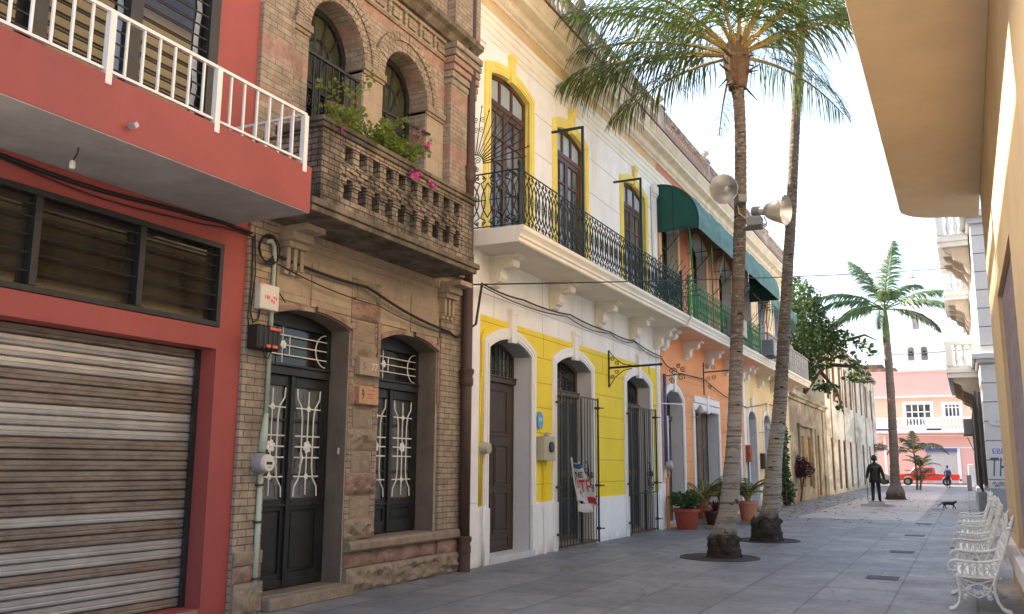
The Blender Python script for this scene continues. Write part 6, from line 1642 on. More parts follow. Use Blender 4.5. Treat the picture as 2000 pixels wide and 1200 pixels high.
# lumpy root masses at the feet
rm = M('exposed_root_mass', (.060,.044,.033), .97, var=.5, vs=7, dirt=.7, dirtcol=(.020,.015,.012), ds=7, streak=(1,1,.5), dth=(.45,.6), bump=1.0, bs=26, bd=.03)
for (T_, cx_, cy_, hh_, rr_) in ((T, -3.95, 16.3, .40, .275), (T2, -3.99, 20.3, .52, .315)):
    q = MB(); n = 48; m_ = 16
    for j in range(m_ + 1):
        t = j / m_
        for i in range(n):
            a = 2*math.pi*i/n; v = Vector((math.cos(a), math.sin(a), t*1.2 + cx_))
            r_ = rr_ * (1.06 - .10*t + (.06 if t < .15 else 0) - (.25*((t-.8)/.2)**2 if t > .8 else 0)) * (1 + .20*noise.noise(v*2.2) + .13*noise.noise(Vector((v.x*6, v.y*6, t*5))) + .07*noise.noise(Vector((v.x*15, v.y*15, t*12))))
            q.v.append((cx_ + r_*math.cos(a), cy_ + r_*math.sin(a), t*hh_*(1 + .16*noise.noise(Vector((v.x*3, v.y*3, 4)))) - .01))
    for j in range(m_):
        for i in range(n): q.f.append((j*n+i, j*n+(i+1)%n, (j+1)*n+(i+1)%n, (j+1)*n+i))
    q.build('root_mass', rm, T_, smooth=60)
# floodlights on the trunk
def floodlight(label, c, aim, grp='floodlights on the palm trunk'):
    t = thing('floodlight', label, 'floodlight', c, grp)
    z = Vector(aim).normalized(); mth = z.to_track_quat('Z', 'Y').to_matrix()
    MB().lathe([(.075,-.30),(.085,-.20),(.13,-.16),(.185,-.06),(.225,.06),(.25,.15),(.272,.18),(.272,.195),(.255,.17),(.215,.05),(.165,-.06),(.10,-.14),(.02,-.16)], c, 28, mth).build('reflector', mt['steel'], t, smooth=40)
    MB().lathe([(.08,-.44),(.088,-.42),(.088,-.30),(.075,-.29)], c, 16, mth).build('lamp_housing', mt['grey_box'], t, smooth=40)
    MB().lathe([(.03,-.16),(.045,-.08),(.05,0),(.04,.06),(.005,.09)], c, 12, mth).build('bulb', M('frosted_bulb', (.6,.58,.52), .2, bump=0), t, smooth=True)
    return t
f1 = floodlight('spun metal floodlight facing the camera on the left of the nearest palm trunk', (-3.56,15.85,6.61), (-.15,-1,-.28))
MB().obox((-3.36,16.05,6.42), (.16,.34,.15), Matrix.Rotation(.4,3,'Z')).build('ballast', mt['grey_box'], f1, bevel=.015)
MB().tube([(-3.44,16.1,6.4),(-3.42,16.12,6.2),(-3.3,16.2,6.1)], .014, 5).build('bracket', mt['meter'], f1)
f2 = floodlight('spun metal floodlight turned sideways to the right of the nearest palm trunk', (-2.74,16.0,6.14), (1,-.22,-.14))
MB().obox((-3.12,16.05,5.98), (.26,.22,.16)).obox((-3.18,16.15,5.9), (.34,.26,.03)).build('ballast', mt['grey_box'], f2, bevel=.012)
MB().tube([(-3.3,16.15,6.25),(-3.22,16.1,6.1),(-3.1,16.05,6.08)], .012, 5).tube([(-2.95,16,6.05),(-2.9,16,5.92),(-3.0,16,5.88)], .014, 5).build('bracket', mt['meter'], f2)
# royal palm
T = thing('royal_palm', 'slender royal palm with a green crownshaft standing in the pale paving behind the statue', 'palm tree', (-3.3,50,0), 'palm trees')
q = MB(); palm_trunk(q, [(-3.26,50,-.05),(-3.27,50,.35),(-3.29,50,.9),(-3.27,50,2.0),(-3.23,50,4.5),(-3.22,50,6.5),(-3.24,50,8.0)], [.52,.42,.24,.215,.20,.19,.18], 14, .12)
q.build('trunk', trunk_mat('royal_palm_bark', (.17,.14,.125), (.20,.17,.15), 2.5, (.075,.05,.04), .3, False), T, smooth=50)
MB().lathe([(.18,8.0),(.19,8.3),(.165,9.0),(.12,9.6),(.06,9.9)], (-3.25,50,0), 12).build('crownshaft', M('green_crownshaft', (.10,.14,.05), .5, var=.3), T, smooth=True)
c3 = (-3.27,50,9.75)
for (a, e, L, d) in ((130,62,4.2,30),(75,74,4.6,25),(60,50,4.0,60),(185,38,4.2,75),(200,25,4.0,70),(12,34,4.6,70),(350,20,4.3,75),(330,-5,3.4,50),(165,8,3.6,60),(280,40,3.0,90),(100,30,3.6,95),(228,10,3.2,60)):
    frond(T, c3, DG(a), DG(e), L, DG(d), .95, 74, .8, .075, ('frond_royal','frond_royal'), start=.16)
# small palms in the plaza
T = thing('small_palm', 'small arching palm with two thin stems in front of the red pickup', 'palm tree', (-3.3,72,0), 'palm trees')
q = MB().tube([(-3.3,72,0),(-3.25,72,1.2),(-3.35,72,2.6)], [.09,.07,.05], 8).tube([(-3.1,72,0),(-3.0,72,.8),(-3.0,72,1.5)], [.08,.06,.05], 8); q.build('trunk', mt['bark'], T)
for (a, e, L, d) in ((10,55,2.6,120),(350,40,2.6,95),(170,45,2.2,110),(190,30,1.8,90),(95,80,1.9,40),(130,65,1.9,60),(60,60,1.8,80)): frond(T, (-3.35,72,2.6), DG(a), DG(e), L, DG(d), .62, 34, .9, .05, ('rachis','frond_royal'))
for k in range(12): frond(T, (-3.0,72,1.5 if k < 7 else .5), DG(k*53), DG(45+(k*17)%35), 1.5, DG(80), .4, 18, .4, .06, ('rachis','boug_leaf' if k % 3 == 0 else 'frond_royal'))
# fig tree over the ruin
T = thing('fig_tree', 'large dark leafy fig tree growing over the ruined house roof behind the palms', 'tree', (-7.6,49.5,5.2))
rnd = random.Random(11); q = MB()
br = [((-7.5,49.5,4.8),(-7.2,49.3,7.0),(-7.0,49,9.0)),((-7.4,49.5,5.5),(-6.2,50,7.2),(-5.2,50.5,8.3)),((-7.3,49.4,6.5),(-7.6,47.5,8.5),(-7.4,46,9.6)),((-6.4,50,7.0),(-5.2,52,7.0),(-4.6,53,6.6)),((-6.4,49.8,7.0),(-5.0,49.4,6.8),(-4.3,49,6.3)),((-6.6,50,6.6),(-5.9,50.4,5.6),(-5.6,50.4,4.3)),((-5.2,50.5,8.3),(-4.4,51,8.6),(-3.8,51.2,8.3))]
for b in br: q.tube(b, [.11,.06,.02], 7)
q.build('trunk', mt['bark'], T, smooth=True)
cl = [((-7.5,48.5,10.4),(1.3,1.5,1.1),800),((-7.1,49.5,9.4),(1.15,1.6,1.1),850),((-7.7,46.3,9.3),(1.2,1.6,1.4),800),((-6.5,50.2,8.4),(1.1,1.4,.9),600),((-6.7,49,7.4),(1.0,1.4,.8),480),((-5.5,50.6,8.4),(.6,.9,.45),110),((-5.3,50.0,7.4),(.5,.8,.35),60),((-4.5,50.8,8.1),(.55,.8,.3),60),((-4.6,49.4,6.8),(.5,.7,.25),40),((-7.1,48.2,6.4),(.6,1.1,.6),220),((-6.2,50,5.7),(.45,.7,.4),80),((-5.8,50.4,4.7),(.25,.4,.25),26),((-4.0,51.2,7.7),(.35,.5,.25),26),((-7.0,47.5,8.1),(1.0,1.3,.9),500),((-4.9,52.6,6.6),(.6,.9,.4),100)]
cl += [((rnd.uniform(-6.8,-4.2), rnd.uniform(48.5,52), rnd.uniform(5.6,9.6)), (.35,.4,.25), 34) for _ in range(9)]
lf = MB()
for c, r, n in cl: leafball(lf, c, r, n, .24, rnd)
lf.build('crown', mt['fig_leaf'], T)
# bougainvillea in the brick balcony
T = thing('flowering_vine', 'spindly bougainvillea with bright green leaves and a few magenta flowers in the brick balcony', 'plant', (-6.5,8.3,5.5))
rnd = random.Random(5); st, lv, fl = MB(), MB(), MB()
for k in range(30):
    p = Vector((rnd.uniform(-6.62,-6.42), rnd.uniform(7.95, 9.7), 5.40)); d = Vector((rnd.uniform(-.15,.28), rnd.uniform(-.5,.6), 1)).normalized()
    P = [p.copy()]; L = rnd.uniform(.5,1.15) if p.y < 9.0 else rnd.uniform(.4,.75); n = 10
    if k in (3,9,14): L *= 1.5
    for i in range(n):
        d = (d + Vector((rnd.gauss(0,.14), rnd.gauss(0,.16), -.10 - .02*i*.6))).normalized(); p = p + d * L / n; P.append(p.copy())
    st.tube(P, [.008*(1-.7*i/n) for i in range(n+1)], 4)
    for i in range(2, n+1):
        leafball(lv, P[i], (.075,.075,.06), 8, .058, rnd, .6, .75)
    if k % 5 == 0: leafball(fl, P[-1], (.05,.05,.05), 12, .05, rnd, 1, .9)
for c in ((-6.33,8.05,5.5),(-6.30,9.75,5.43),(-6.28,9.55,5.38),(-6.32,10.1,5.42)): leafball(fl, c, (.05,.05,.04), 14, .05, rnd, 1, .9)
for k in range(16): leafball(lv, (-6.36, rnd.uniform(7.9,9.8), rnd.uniform(5.48,5.66)), (.08,.08,.07), 10, .05, rnd, .6, .75)
st.build('stems', mt['bark'], T); lv.build('leaves', mt['boug_leaf'], T); fl.build('flowers', mt['flower'], T)
# potted plants
def pot(name, label, x, y, r, h, m, plant, pm_='shrub_leaf', base_=0.0):
    t = thing(name, label, 'potted plant', (x,y,0), 'potted plants by the apricot house')
    MB().lathe([(r*.70,base_),(r*.74,base_+.02),(r*.95,base_+h*.82),(r*.96,base_+h*.84),(r*1.07,base_+h*.85),(r*1.08,base_+h),(r*.98,base_+h),(r*.95,base_+h*.92),(0.01,base_+h*.9)], (x,y,0), 24).build('pot', mt[m], t, smooth=40)
    if base_ > 0: MB().box(x-r*.8,x+r*.8,y-r*.8,y+r*.8,0,base_).build('stand', mt['stone2'], t, bevel=.01)
    rnd = random.Random(int(x*100+y*10)); lf, st = MB(), MB(); zt = base_ + h
    if plant == 'bush':
        for k in range(26):
            a = rnd.uniform(0,6.28); L = rnd.uniform(.12,.36); P = [(x+.05*math.cos(a),y+.05*math.sin(a),zt-.04),(x+(r*.5)*math.cos(a),y+(r*.5)*math.sin(a),zt+L*.6),(x+(r*.95)*math.cos(a),y+(r*.95)*math.sin(a),zt+L)]
            st.tube(P, .006, 4); leafball(lf, P[2], (.12,.12,.08), 14, .12, rnd, .5, .6)
        leafball(lf, (x,y,zt+.14), (r*.9,r*.9,.16), 150, .12, rnd, .5, .6)
    st.build('stems', mt['bark'], t) if st.v else None
    if lf.v: lf.build('leaves', mt[pm_], t)
    if plant == 'palm':
        for k in range(15): frond(t, (x,y,zt-.02), rnd.uniform(0,6.28), DG(rnd.uniform(50,88)), rnd.uniform(.7,1.25), DG(rnd.uniform(60,110)), .22, 20, .4, .018, ('rachis','shrub_leaf'), start=.25)
    if plant == 'spiky':
        for k in range(60):
            a = rnd.uniform(0,6.28); e = rnd.uniform(.5,1.45); L = rnd.uniform(.25,.5); d = Vector((math.cos(a)*math.cos(e), math.sin(a)*math.cos(e), math.sin(e))); c = Vector((x,y,zt-.03)); s = Vector((-math.sin(a),math.cos(a),0))*.012
            m_ = c + d*L*.6; e_ = c + d*L + Vector((0,0,-.06)); lf.quad(c-s, c+s, m_+s, m_-s).quad(m_-s, m_+s, e_+s*.2, e_-s*.2)
        lf.build('leaves', mt[pm_], t)
    return t
pot('potted_plant', 'large red pot with a leafy green bush, nearest of the pots by the apricot wall', -6.52, 23.05, .33, .52, 'terracotta', 'bush')
pot('potted_plant', 'dark red pot with an arching little palm, behind the big red pot', -6.45, 26.4, .33, .46, 'terracotta', 'palm', base_=.10)
pot('potted_plant', 'low maroon pot with reddish spiky leaves against the left foot of the nearest palm trunk', -5.93, 23.6, .27, .36, 'leaf_red', 'spiky', 'maroon', .10)
pot('potted_plant', 'bright orange clay pot with drooping palm leaves seen just right of the nearest palm trunk', -5.65, 26.3, .27, .55, 'terracotta_lt', 'palm', base_=.08)
pot('potted_plant', 'dry leggy plant in a brown pot by the apricot house plank door', -6.62, 25.2, .24, .40, 'tile_red', 'palm', base_=.15)
# red topped shrub, small green shrubs by the doors
T = thing('maroon_shrub', 'small round headed shrub with maroon leaves on a thin leaning stem by the ruined wall', 'shrub', (-6.9,44.3,0))
q = MB().tube([(-7.05,44.3,0),(-6.95,44.3,.6),(-6.85,44.2,1.1)], [.05,.035,.03], 6).tube([(-6.95,44.3,.6),(-7.1,44.4,1.2)], [.03,.015], 5); q.build('trunk', mt['bark'], T)
q = MB(); rnd = random.Random(8); leafball(q, (-6.9,44.2,1.5), (.52,.52,.42), 520, .17, rnd, 1, .4); leafball(q, (-7.0,44.2,1.85), (.35,.35,.2), 130, .15, rnd, 1, .4); q.build('crown', mt['maroon'], T)
T = thing('green_shrub', 'dense dark green shrub right of the second palm trunk at the cream house', 'shrub', (-6.6,40.2,0))
q = MB(); leafball(q, (-6.75,39.2,.55), (.28,.5,.55), 460, .13, rnd); leafball(q, (-6.8,39.0,1.25), (.2,.4,.45), 200, .12, rnd); q.build('foliage', mt['fig_leaf'], T); MB().tube([(-6.75,39.2,0),(-6.8,39.0,1.2)], .03, 5).build('stem', mt['bark'], T)
T = thing('climbing_shrub', 'tall narrow green climber just left of the second palm trunk', 'shrub', (-6.75,36.0,0))
q = MB()
for k in range(9): leafball(q, (-6.7+.05*math.sin(k*2), 38.55+.1*math.cos(k*3), .8+k*.28), (.17,.25,.22), 70, .13, rnd)
q.build('foliage', mt['shrub_leaf'], T); MB().tube([(-6.7,38.55,0),(-6.72,38.55,3.2)], .025, 5).build('stem', mt['bark'], T)
T = thing('wall_plant', 'tiny weed bush sprouting from the far end of the derelict wall', 'plant', (FX+.2,84,3))
q = MB(); leafball(q, (FX+.5,84.5,3.3), (.6,.9,.35), 220, .2, rnd); q.build('foliage', mt['ruin'], T)
# fallen leaves
q = MB(); rnd = random.Random(21)
for _ in range(420):
    x = rnd.uniform(-7,-.8) if rnd.random() < .8 else rnd.uniform(-.8,.4); y = 28 + 40*rnd.random()**1.4; a = rnd.uniform(0,6.28); s = rnd.uniform(.03,.085)
    if rnd.random() < .45: x = rnd.uniform(-7,-4.5); y = rnd.uniform(33,56)
    c, sn = math.cos(a)*s, math.sin(a)*s; h = rnd.uniform(.012,.04)
    q.quad((x-c,y-sn,.006),(x+sn*.6,y-c*.6,h),(x+c,y+sn,.008+h*.5),(x-sn*.6,y+c*.6,h*.7))
for _ in range(60):
    x = rnd.uniform(-6.5,-.5); y = rnd.uniform(11,28); a = rnd.uniform(0,6.28); s = rnd.uniform(.012,.03); c, sn = math.cos(a)*s, math.sin(a)*s
    q.quad((x-c,y-sn,.005),(x+sn*.6,y-c*.6,.012),(x+c,y+sn,.008),(x-sn*.6,y+c*.6,.010))
stuff(q.build('fallen_leaves', mt['dry_leaf'], None), 'dry brown leaves scattered over the pale paving', 'fallen leaves')
# ================================================================ benches
def make_bench(loc, label):
    """cast iron garden bench facing -x, its length along y, near end at y=0"""
    L = 1.45; t = thing('garden_bench', label, 'bench', (0,0,0), 'white iron benches along the right wall')
    wi = mt['white_iron']
    def side(y):
        s = MB()
        def T(P, r=.014, n=6): s.tube([(x, y, z) for x, z in P], r, n)
        # front leg with outturned foot, rear leg, back stile and finial
        T([(-.30,.03),(-.245,.03),(-.20,.10),(-.185,.20),(-.20,.34),(-.215,.39)], .019); T([(-.31,.015),(-.27,.02),(-.23,.055)], .022)
        T([(.30,.03),(.235,.04),(.19,.12),(.165,.22),(.17,.34),(.20,.42),(.27,.62),(.335,.80),(.36,.90)], .019); T([(.32,.012),(.275,.02),(.235,.05)], .022)
        s.lathe([(.020,0),(.034,.025),(.018,.05),(.030,.08),(.018,.12),(.022,.14),(.003,.19)], (.36, y, .90), 8, Matrix.Rotation(.30, 3, 'Y'))
        T([(-.22,.385),(-.05,.375),(.10,.375),(.19,.39)], .016)
        # arm rest: rolls over at the front
        T([(.27,.60),(.20,.57),(.08,.545),(-.08,.545),(-.20,.56),(-.265,.545),(-.295,.50),(-.285,.45),(-.245,.435),(-.215,.455),(-.22,.485)], .015)
        T([(-.22,.385),(-.26,.42)], .012)
        # vines between arm and seat, under the seat
        for k in range(5):
            c = (-.17 + .085*k, .46); T(ell(c, .036, .06, 10), .008, 4); T(spiral((c[0]+.02, c[1]+.01), .006, .034, k, 1.2, 10), .007, 4)
        T([(-.19,.33),(-.10,.20),(.0,.155),(.09,.20),(.16,.33)], .009, 5); T([(-.20,.20),(-.08,.28),(.0,.31),(.08,.28),(.17,.20)], .009, 5); T([(-.18,.36),(0,.30),(.16,.36)], .009, 5)
        for c, a in (((-.10,.26),0), ((.08,.26),math.pi), ((-.03,.21),1), ((.03,.21),2), ((-.13,.17),3), ((.11,.17),4)): T(spiral(c, .006, .035, a, 1.3, 10), .008, 4); s.lathe([(.001,-.008),(.018,0),(.001,.008)], (c[0], y, c[1]), 6, Matrix.Rotation(math.pi/2, 3, 'X'))
        return s
    for y in (0.0, L): side(y).build('side_frame', wi, t, smooth=50)
    s = MB()
    for k in range(6): x = -.215 + k*.078; s.box(x, x+.052, .01, L-.01, .388, .402)
    for k in range(13): y = .06 + k*(L-.12)/12; s.box(-.212, .225, y-.012, y+.012, .380, .3878)
    s.build('seat', wi, t, bevel=.003)
    # back: leafy open panel following the stiles
    b = MB()
    def bp(u, v):  # u along y (0..L), v up (0..1)
        return (.205 + .155*v + .012*math.sin(math.pi*v), u, .45 + .45*v)
    def top(u): q = u / L; return .80 + .26*math.sin(math.pi*q)**2 + .05*math.cos(4*math.pi*q)
    b.tube([bp(L*i/30, top(L*i/30)) for i in range(31)], .014, 6)
    b.tube([bp(L*i/10, .0) for i in range(11)], .013, 6)
    nc = 9
    for i in range(nc):
        for j in range(3):
            c = (L*(i+.5+.0*(j%2))/nc, .15 + j*.27); 
            if c[1] > top(c[0]) - .08: continue
            b.tube([bp(c[0] + .062*math.cos(a), c[1] + .125*math.sin(a)) for a in [2*math.pi*k/10 for k in range(10)]], .009, 4, closed=True)
            for sg in (-1, 1): b.tube([bp(c[0] + sg*p, c[1] + q*1.6) for p, q in spiral((.024,.0), .004, .030, j, 1.25, 9)], .008, 4)
            b.lathe([(.001,-.01),(.022,0),(.001,.012)], bp(*c), 6, Matrix.Rotation(1.3, 3, 'Y'))
        u = L*(i+.5)/nc; b.tube([bp(u, top(u)-.22), bp(u, top(u)+.01)], .008, 4)
        b.lathe([(.014,0),(.026,.035),(.012,.06),(.018,.08),(.004,.12)], bp(u, top(u)), 6)
    b.build('back', wi, t, smooth=50)
    MB().box(-.20,-.185,.01,L-.01,.33,.38).box(.18,.195,.01,L-.01,.33,.38).build('apron', wi, t, bevel=.003)
    t.location = loc; return t
b0 = make_bench((.02, 11.75, 0), 'white ornate iron bench nearest the camera, seen end on beside the ochre wall')
dup(b0, (.02, 15.2, 0), 0, 'white ornate iron bench, second in the row from the camera')
dup(b0, (.03, 18.7, 0), 0, 'white ornate iron bench, third in the row from the camera')
dup(b0, (.05, 22.6, 0), 0, 'white ornate iron bench, farthest of the row that faces the street')
dup(b0, (.86, 20.2, 0), math.pi, 'white iron bench turned away from the street, the closer one past the ochre corner')
dup(b0, (.80, 24.2, 0), math.pi, 'white iron bench turned away from the street, the farther one past the ochre corner')

# ================================================================ figures
def skin(name, J, E, mat, parent, sub=2, root=0, smooth=True):
    """one continuous surface grown round a jointed skeleton; J = [(x,y,z,r) or (x,y,z,rx,ry)]"""
    me = bpy.data.meshes.new(name); me.from_pydata([j[:3] for j in J], E, []); me.update()
    o = bpy.data.objects.new(name, me); COL.objects.link(o)
    if parent is not None: attach(o, parent)
    m = o.modifiers.new('skin', 'SKIN'); m.use_smooth_shade = True
    if not me.skin_vertices: 
        bpy.context.view_layer.update()
    L = me.skin_vertices[0].data if me.skin_vertices else None
    if L is None:
        bm = bmesh.new(); bm.from_mesh(me); bm.verts.layers.skin.verify(); bm.to_mesh(me); bm.free(); L = me.skin_vertices[0].data
    for i, j in enumerate(J): L[i].radius = (j[3], j[4] if len(j) > 4 else j[3]); L[i].use_root = (i == root)
    s = o.modifiers.new('sub', 'SUBSURF'); s.levels = sub; s.render_levels = sub
    me.materials.append(mat); return o
def chain(a, b=None): return [(a[i], a[i+1]) for i in range(len(a)-1)]
def fingers(mb, c, d, side, r=.0085, L=.075):
    """four curled fingers and a thumb from the palm at c; d = finger direction, side = across the palm"""
    c, d, side = Vector(c), Vector(d).normalized(), Vector(side).normalized(); curl = side.cross(d)
    for k, f in enumerate((.92, 1.05, 1.0, .8)):
        p = c + side * (k - 1.5) * .021; q = p + d*L*f*.5 + curl*.008; s = q + (d*.7 + curl*.7).normalized()*L*f*.35; e = s + curl*L*f*.28
        mb.tube([p, q, s, e], [r, r*.95, r*.85, r*.6], 6)
    p = c - side*.034 - d*.03; mb.tube([p, p - side*.022 + d*.025, p - side*.018 + d*.055 + curl*.015], [r*1.15, r, r*.7], 6)
def head(name, c, yaw, mat, parent, hair_m, s=1.0, bushy=0, skin_only=False):
    """head with nose, ears, brow and eyes, and hair as its own mesh; yaw 0 looks along +y"""
    bm = bmesh.new(); bmesh.ops.create_icosphere(bm, subdivisions=4, radius=1)
    for v in bm.verts:
        x, y, z = v.co
        w = .074 * (1 - .16*max(0,-z)) ; dpt = .095; hgt = .118
        if z < -.1 and y > 0: y *= 1 - .18*(-z)
        v.co = Vector((x*w, y*dpt + (.012 if z < -.2 and y > .3 else 0), z*hgt))
        n = math.exp(-((x/.16)**2 + ((z+.12)/.22)**2)) * max(0, y)
        v.co.y += .022*n * (1 if z > -.35 else 0)
        e = sum(math.exp(-(((x-sx)/.17)**2 + ((z-.02)/.12)**2)) for sx in (-.42,.42)) * (y > 0); v.co.y -= .010*e
        m = math.exp(-((x/.3)**2 + ((z+.52)/.05)**2)) * (y > 0); v.co.y -= .006*m
    R3 = Matrix.Rotation(yaw, 4, 'Z')
    bmesh.ops.transform(bm, matrix=Matrix.Translation(c) @ R3 @ Matrix.Scale(s, 4), verts=bm.verts)
    me = bpy.data.meshes.new(name); bm.to_mesh(me); bm.free(); me.shade_smooth(); me.materials.append(mat)
    H = bpy.data.objects.new(name, me); COL.objects.link(H); attach(H, parent)
    q = MB(); m3 = R3.to_3x3()
    for sx in (-1, 1): 
        cc = Vector(c) + m3 @ Vector((sx*.076*s, -.005*s, -.005*s)); q.lathe([(.004,-.012*s),(.018*s,-.004*s),(.020*s,.004*s),(.006,.012*s)], cc, 8, m3 @ Matrix.Rotation(math.pi/2, 3, 'Y') @ Matrix.Diagonal((1.5,.9,1)))
    q.build('ear', mat, H, smooth=True)
    bm = bmesh.new(); bmesh.ops.create_icosphere(bm, subdivisions=4, radius=1)
    dele = [v for v in bm.verts if v.co.z < -.45 or (v.co.y > .55 and v.co.z < .45)]
    bmesh.ops.delete(bm, geom=dele, context='VERTS')
    for v in bm.verts:
        x, y, z = v.co; nn = noise.noise(Vector((x*4+3, y*4, z*4))) * (.10 + .14*bushy); k = 1.07 + .10*bushy + nn
        v.co = Vector((x*.077*k, y*.098*k - .004, z*.121*k + .004))
    bmesh.ops.transform(bm, matrix=Matrix.Translation(c) @ R3 @ Matrix.Scale(s, 4), verts=bm.verts)
    me = bpy.data.meshes.new('hair'); bm.to_mesh(me); bm.free(); me.shade_smooth(); me.materials.append(hair_m)
    o = bpy.data.objects.new('hair', me); COL.objects.link(o); attach(o, H)
    return H
# statue: a man in a suit seen from behind, cane in his left hand, hat in his right
SX, SY, SZ = -3.47, 41.0, .20
T = thing('bronze_statue', 'dark bronze statue of a suited man with a cane, standing on a low plinth', 'statue', (SX, SY, 0))
pl2 = MB().box(SX-.30,SX+.30,SY-.30,SY+.35,0,.19).box(SX-.62,SX-.31,SY-.2,SY+.5,0,.10).box(SX+.31,SX+.62,SY-.2,SY+.5,0,.10)
pl2.build('plinth', mt['grey_smooth'], T, bevel=.015)
MB().box(SX-.27,SX+.27,SY-.28,SY+.30,.191,.205).build('base_plate', mt['bronze'], T)
def S(x, y, z, *r): return (SX + x, SY + y, SZ + z, *r)
J = [S(0,0,.98,.155,.12), S(0,0,1.16,.165,.125), S(0,.0,1.36,.185,.135), S(0,.0,1.50,.13,.11), S(0,.01,1.58,.062,.062), S(0,.015,1.64,.055,.055),
     S(-.20,0,1.46,.085,.085), S(-.275,.01,1.22,.072,.072), S(-.325,.07,.99,.055,.055), S(-.335,.13,.93,.030,.03),
     S(.20,0,1.46,.085,.085), S(.285,-.02,1.22,.072,.072), S(.33,.05,.98,.058,.058), S(.36,.11,.92,.032,.03),
     S(-.095,0,.88,.115,.115), S(-.115,.02,.50,.080,.080), S(-.125,-.01,.12,.068,.068), S(-.13,.00,.05,.05,.06), S(-.145,.15,.03,.042,.03),
     S(.095,0,.88,.115,.115), S(.12,.0,.50,.080,.080), S(.135,-.02,.12,.068,.068), S(.14,-.01,.05,.05,.06), S(.165,.13,.03,.042,.03)]
E_ = chain([0,1,2,3,4,5]) + chain([3,6,7,8,9]) + chain([3,10,11,12,13]) + chain([0,14,15,16,17,18]) + chain([0,19,20,21,22,23])
skin('body', J, E_, mt['bronze'], T)
head('head', (SX, SY+.03, SZ+1.745), .1, mt['bronze'], T, mt['bronze'], 1.14, 1.6)
# jacket skirt: open cone with a vent and lapel collar
q = MB(); n = 28; rows = [(1.44,.215,.145),(1.30,.225,.155),(1.12,.205,.150),(1.0,.215,.16),(.88,.235,.175),(.76,.25,.185)]
for k, (z, a, b) in enumerate(rows):
    for i in range(n):
        t = 2*math.pi*i/n; f = 1 + (.04*math.sin(5*t)*(k/5)); q.v.append((SX + a*f*math.cos(t), SY + b*f*math.sin(t), SZ + z + .012*math.sin(3*t)))
for k in range(len(rows)-1):
    for i in range(n):
        if k >= 3 and i == 7: continue
        q.f.append((k*n+i, k*n+(i+1)%n, (k+1)*n+(i+1)%n, (k+1)*n+i))
o = q.build('jacket', mt['bronze'], T, smooth=True); md = o.modifiers.new('thick','SOLIDIFY'); md.thickness = .012
MB().tube([(SX+.08*math.cos(t), SY+.085*math.sin(t)-.0, SZ+1.555+.015*math.sin(t)) for t in [2*math.pi*i/14 for i in range(14)]], .022, 6, closed=True).build('collar', mt['bronze'], T, smooth=True)
q = MB(); fingers(q, S(-.335,.15,.90)[:3], (.1,.25,-1), (0,1,.2)); fingers(q, S(.365,.13,.89)[:3], (0,.3,-1), (0,1,.2)); q.build('fingers', mt['bronze'], T, smooth=True)
MB().tube([S(-.345,.17,.0)[:3], S(-.345,.17,.88)[:3], S(-.345,.15,.92)[:3], S(-.345,.08,.93)[:3], S(-.345,.04,.90)[:3]], .013, 8).build('cane', mt['bronze'], T, smooth=True)
MB().lathe([(.15,0),(.155,.012),(.085,.02),(.08,.10),(.065,.115),(.01,.11)], S(.42,.14,.80)[:3], 18, Matrix.Rotation(1.25, 3, 'Y')).build('hat', mt['bronze'], T, smooth=40)
# walker with a backpack
PXx, PYy = -1.42, 82.0
T = thing('person', 'man in light blue shirt and dark trousers walking away with a navy backpack', 'person', (PXx, PYy, 0))
def Q(x, y, z, *r): return (PXx + x, PYy + y, z, *r)
J = [Q(0,0,.96,.15,.11), Q(0,.01,1.14,.145,.11), Q(0,.02,1.32,.17,.12), Q(0,.02,1.43,.11,.09), Q(0,.03,1.50,.052,.052), Q(0,.03,1.56,.05,.05),
     Q(-.19,.02,1.40,.062,.062), Q(-.235,-.02,1.15,.050,.05), Q(-.24,.06,.94,.038,.038), Q(-.24,.10,.86,.03,.022),
     Q(.19,.02,1.40,.062,.062), Q(.235,.06,1.16,.050,.05), Q(.22,.22,1.02,.038,.038), Q(.21,.29,.99,.03,.022),
     Q(-.09,0,.88,.09,.09), Q(-.10,.14,.50,.062,.062), Q(-.10,.10,.10,.042,.042), Q(-.10,.20,.05,.04,.032),
     Q(.09,0,.88,.09,.09), Q(.10,-.04,.48,.062,.062), Q(.10,-.26,.16,.042,.042), Q(.10,-.20,.05,.04,.032)]
E_ = chain([0,1,2,3,4,5]) + chain([3,6,7,8,9]) + chain([3,10,11,12,13]) + chain([0,14,15,16,17]) + chain([0,18,19,20,21])
skin('body', J, E_, mt['skin'], T)
Js = [(j[0], j[1], j[2], j[3]*1.12, j[4]*1.12) for j in J]
skin('shirt', [Js[0], Js[1], Js[2], Js[3], Js[6], Q(-.215,0,1.25,.066,.066), Js[10], Q(.215,.04,1.26,.066,.066)], [(0,1),(1,2),(2,3),(3,4),(4,5),(3,6),(6,7)], mt['shirt'], T)
skin('trousers', [Q(0,0,.97,.165,.125), Js[14], Js[15], Q(-.10,.11,.12,.06,.06), Js[18], Js[19], Q(.10,-.25,.18,.06,.06)], [(0,1),(1,2),(2,3),(0,4),(4,5),(5,6)], mt['trousers'], T)
q = MB().obox(Q(-.10,.22,.04)[:3], (.10,.28,.08)).obox(Q(.10,-.18,.045)[:3], (.10,.27,.08)); q.build('shoes', mt['blacktxt'], T, bevel=.03)
q = MB(); fingers(q, Q(-.24,.115,.83)[:3], (0,.2,-1), (0,1,.2)); fingers(q, Q(.205,.33,.985)[:3], (0,.8,-.5), (0,.4,1)); q.build('fingers', mt['skin'], T, smooth=True)
head('head', Q(0,.045,1.66)[:3], 0, mt['skin'], T, mt['blacktxt'], 1.0, 0)
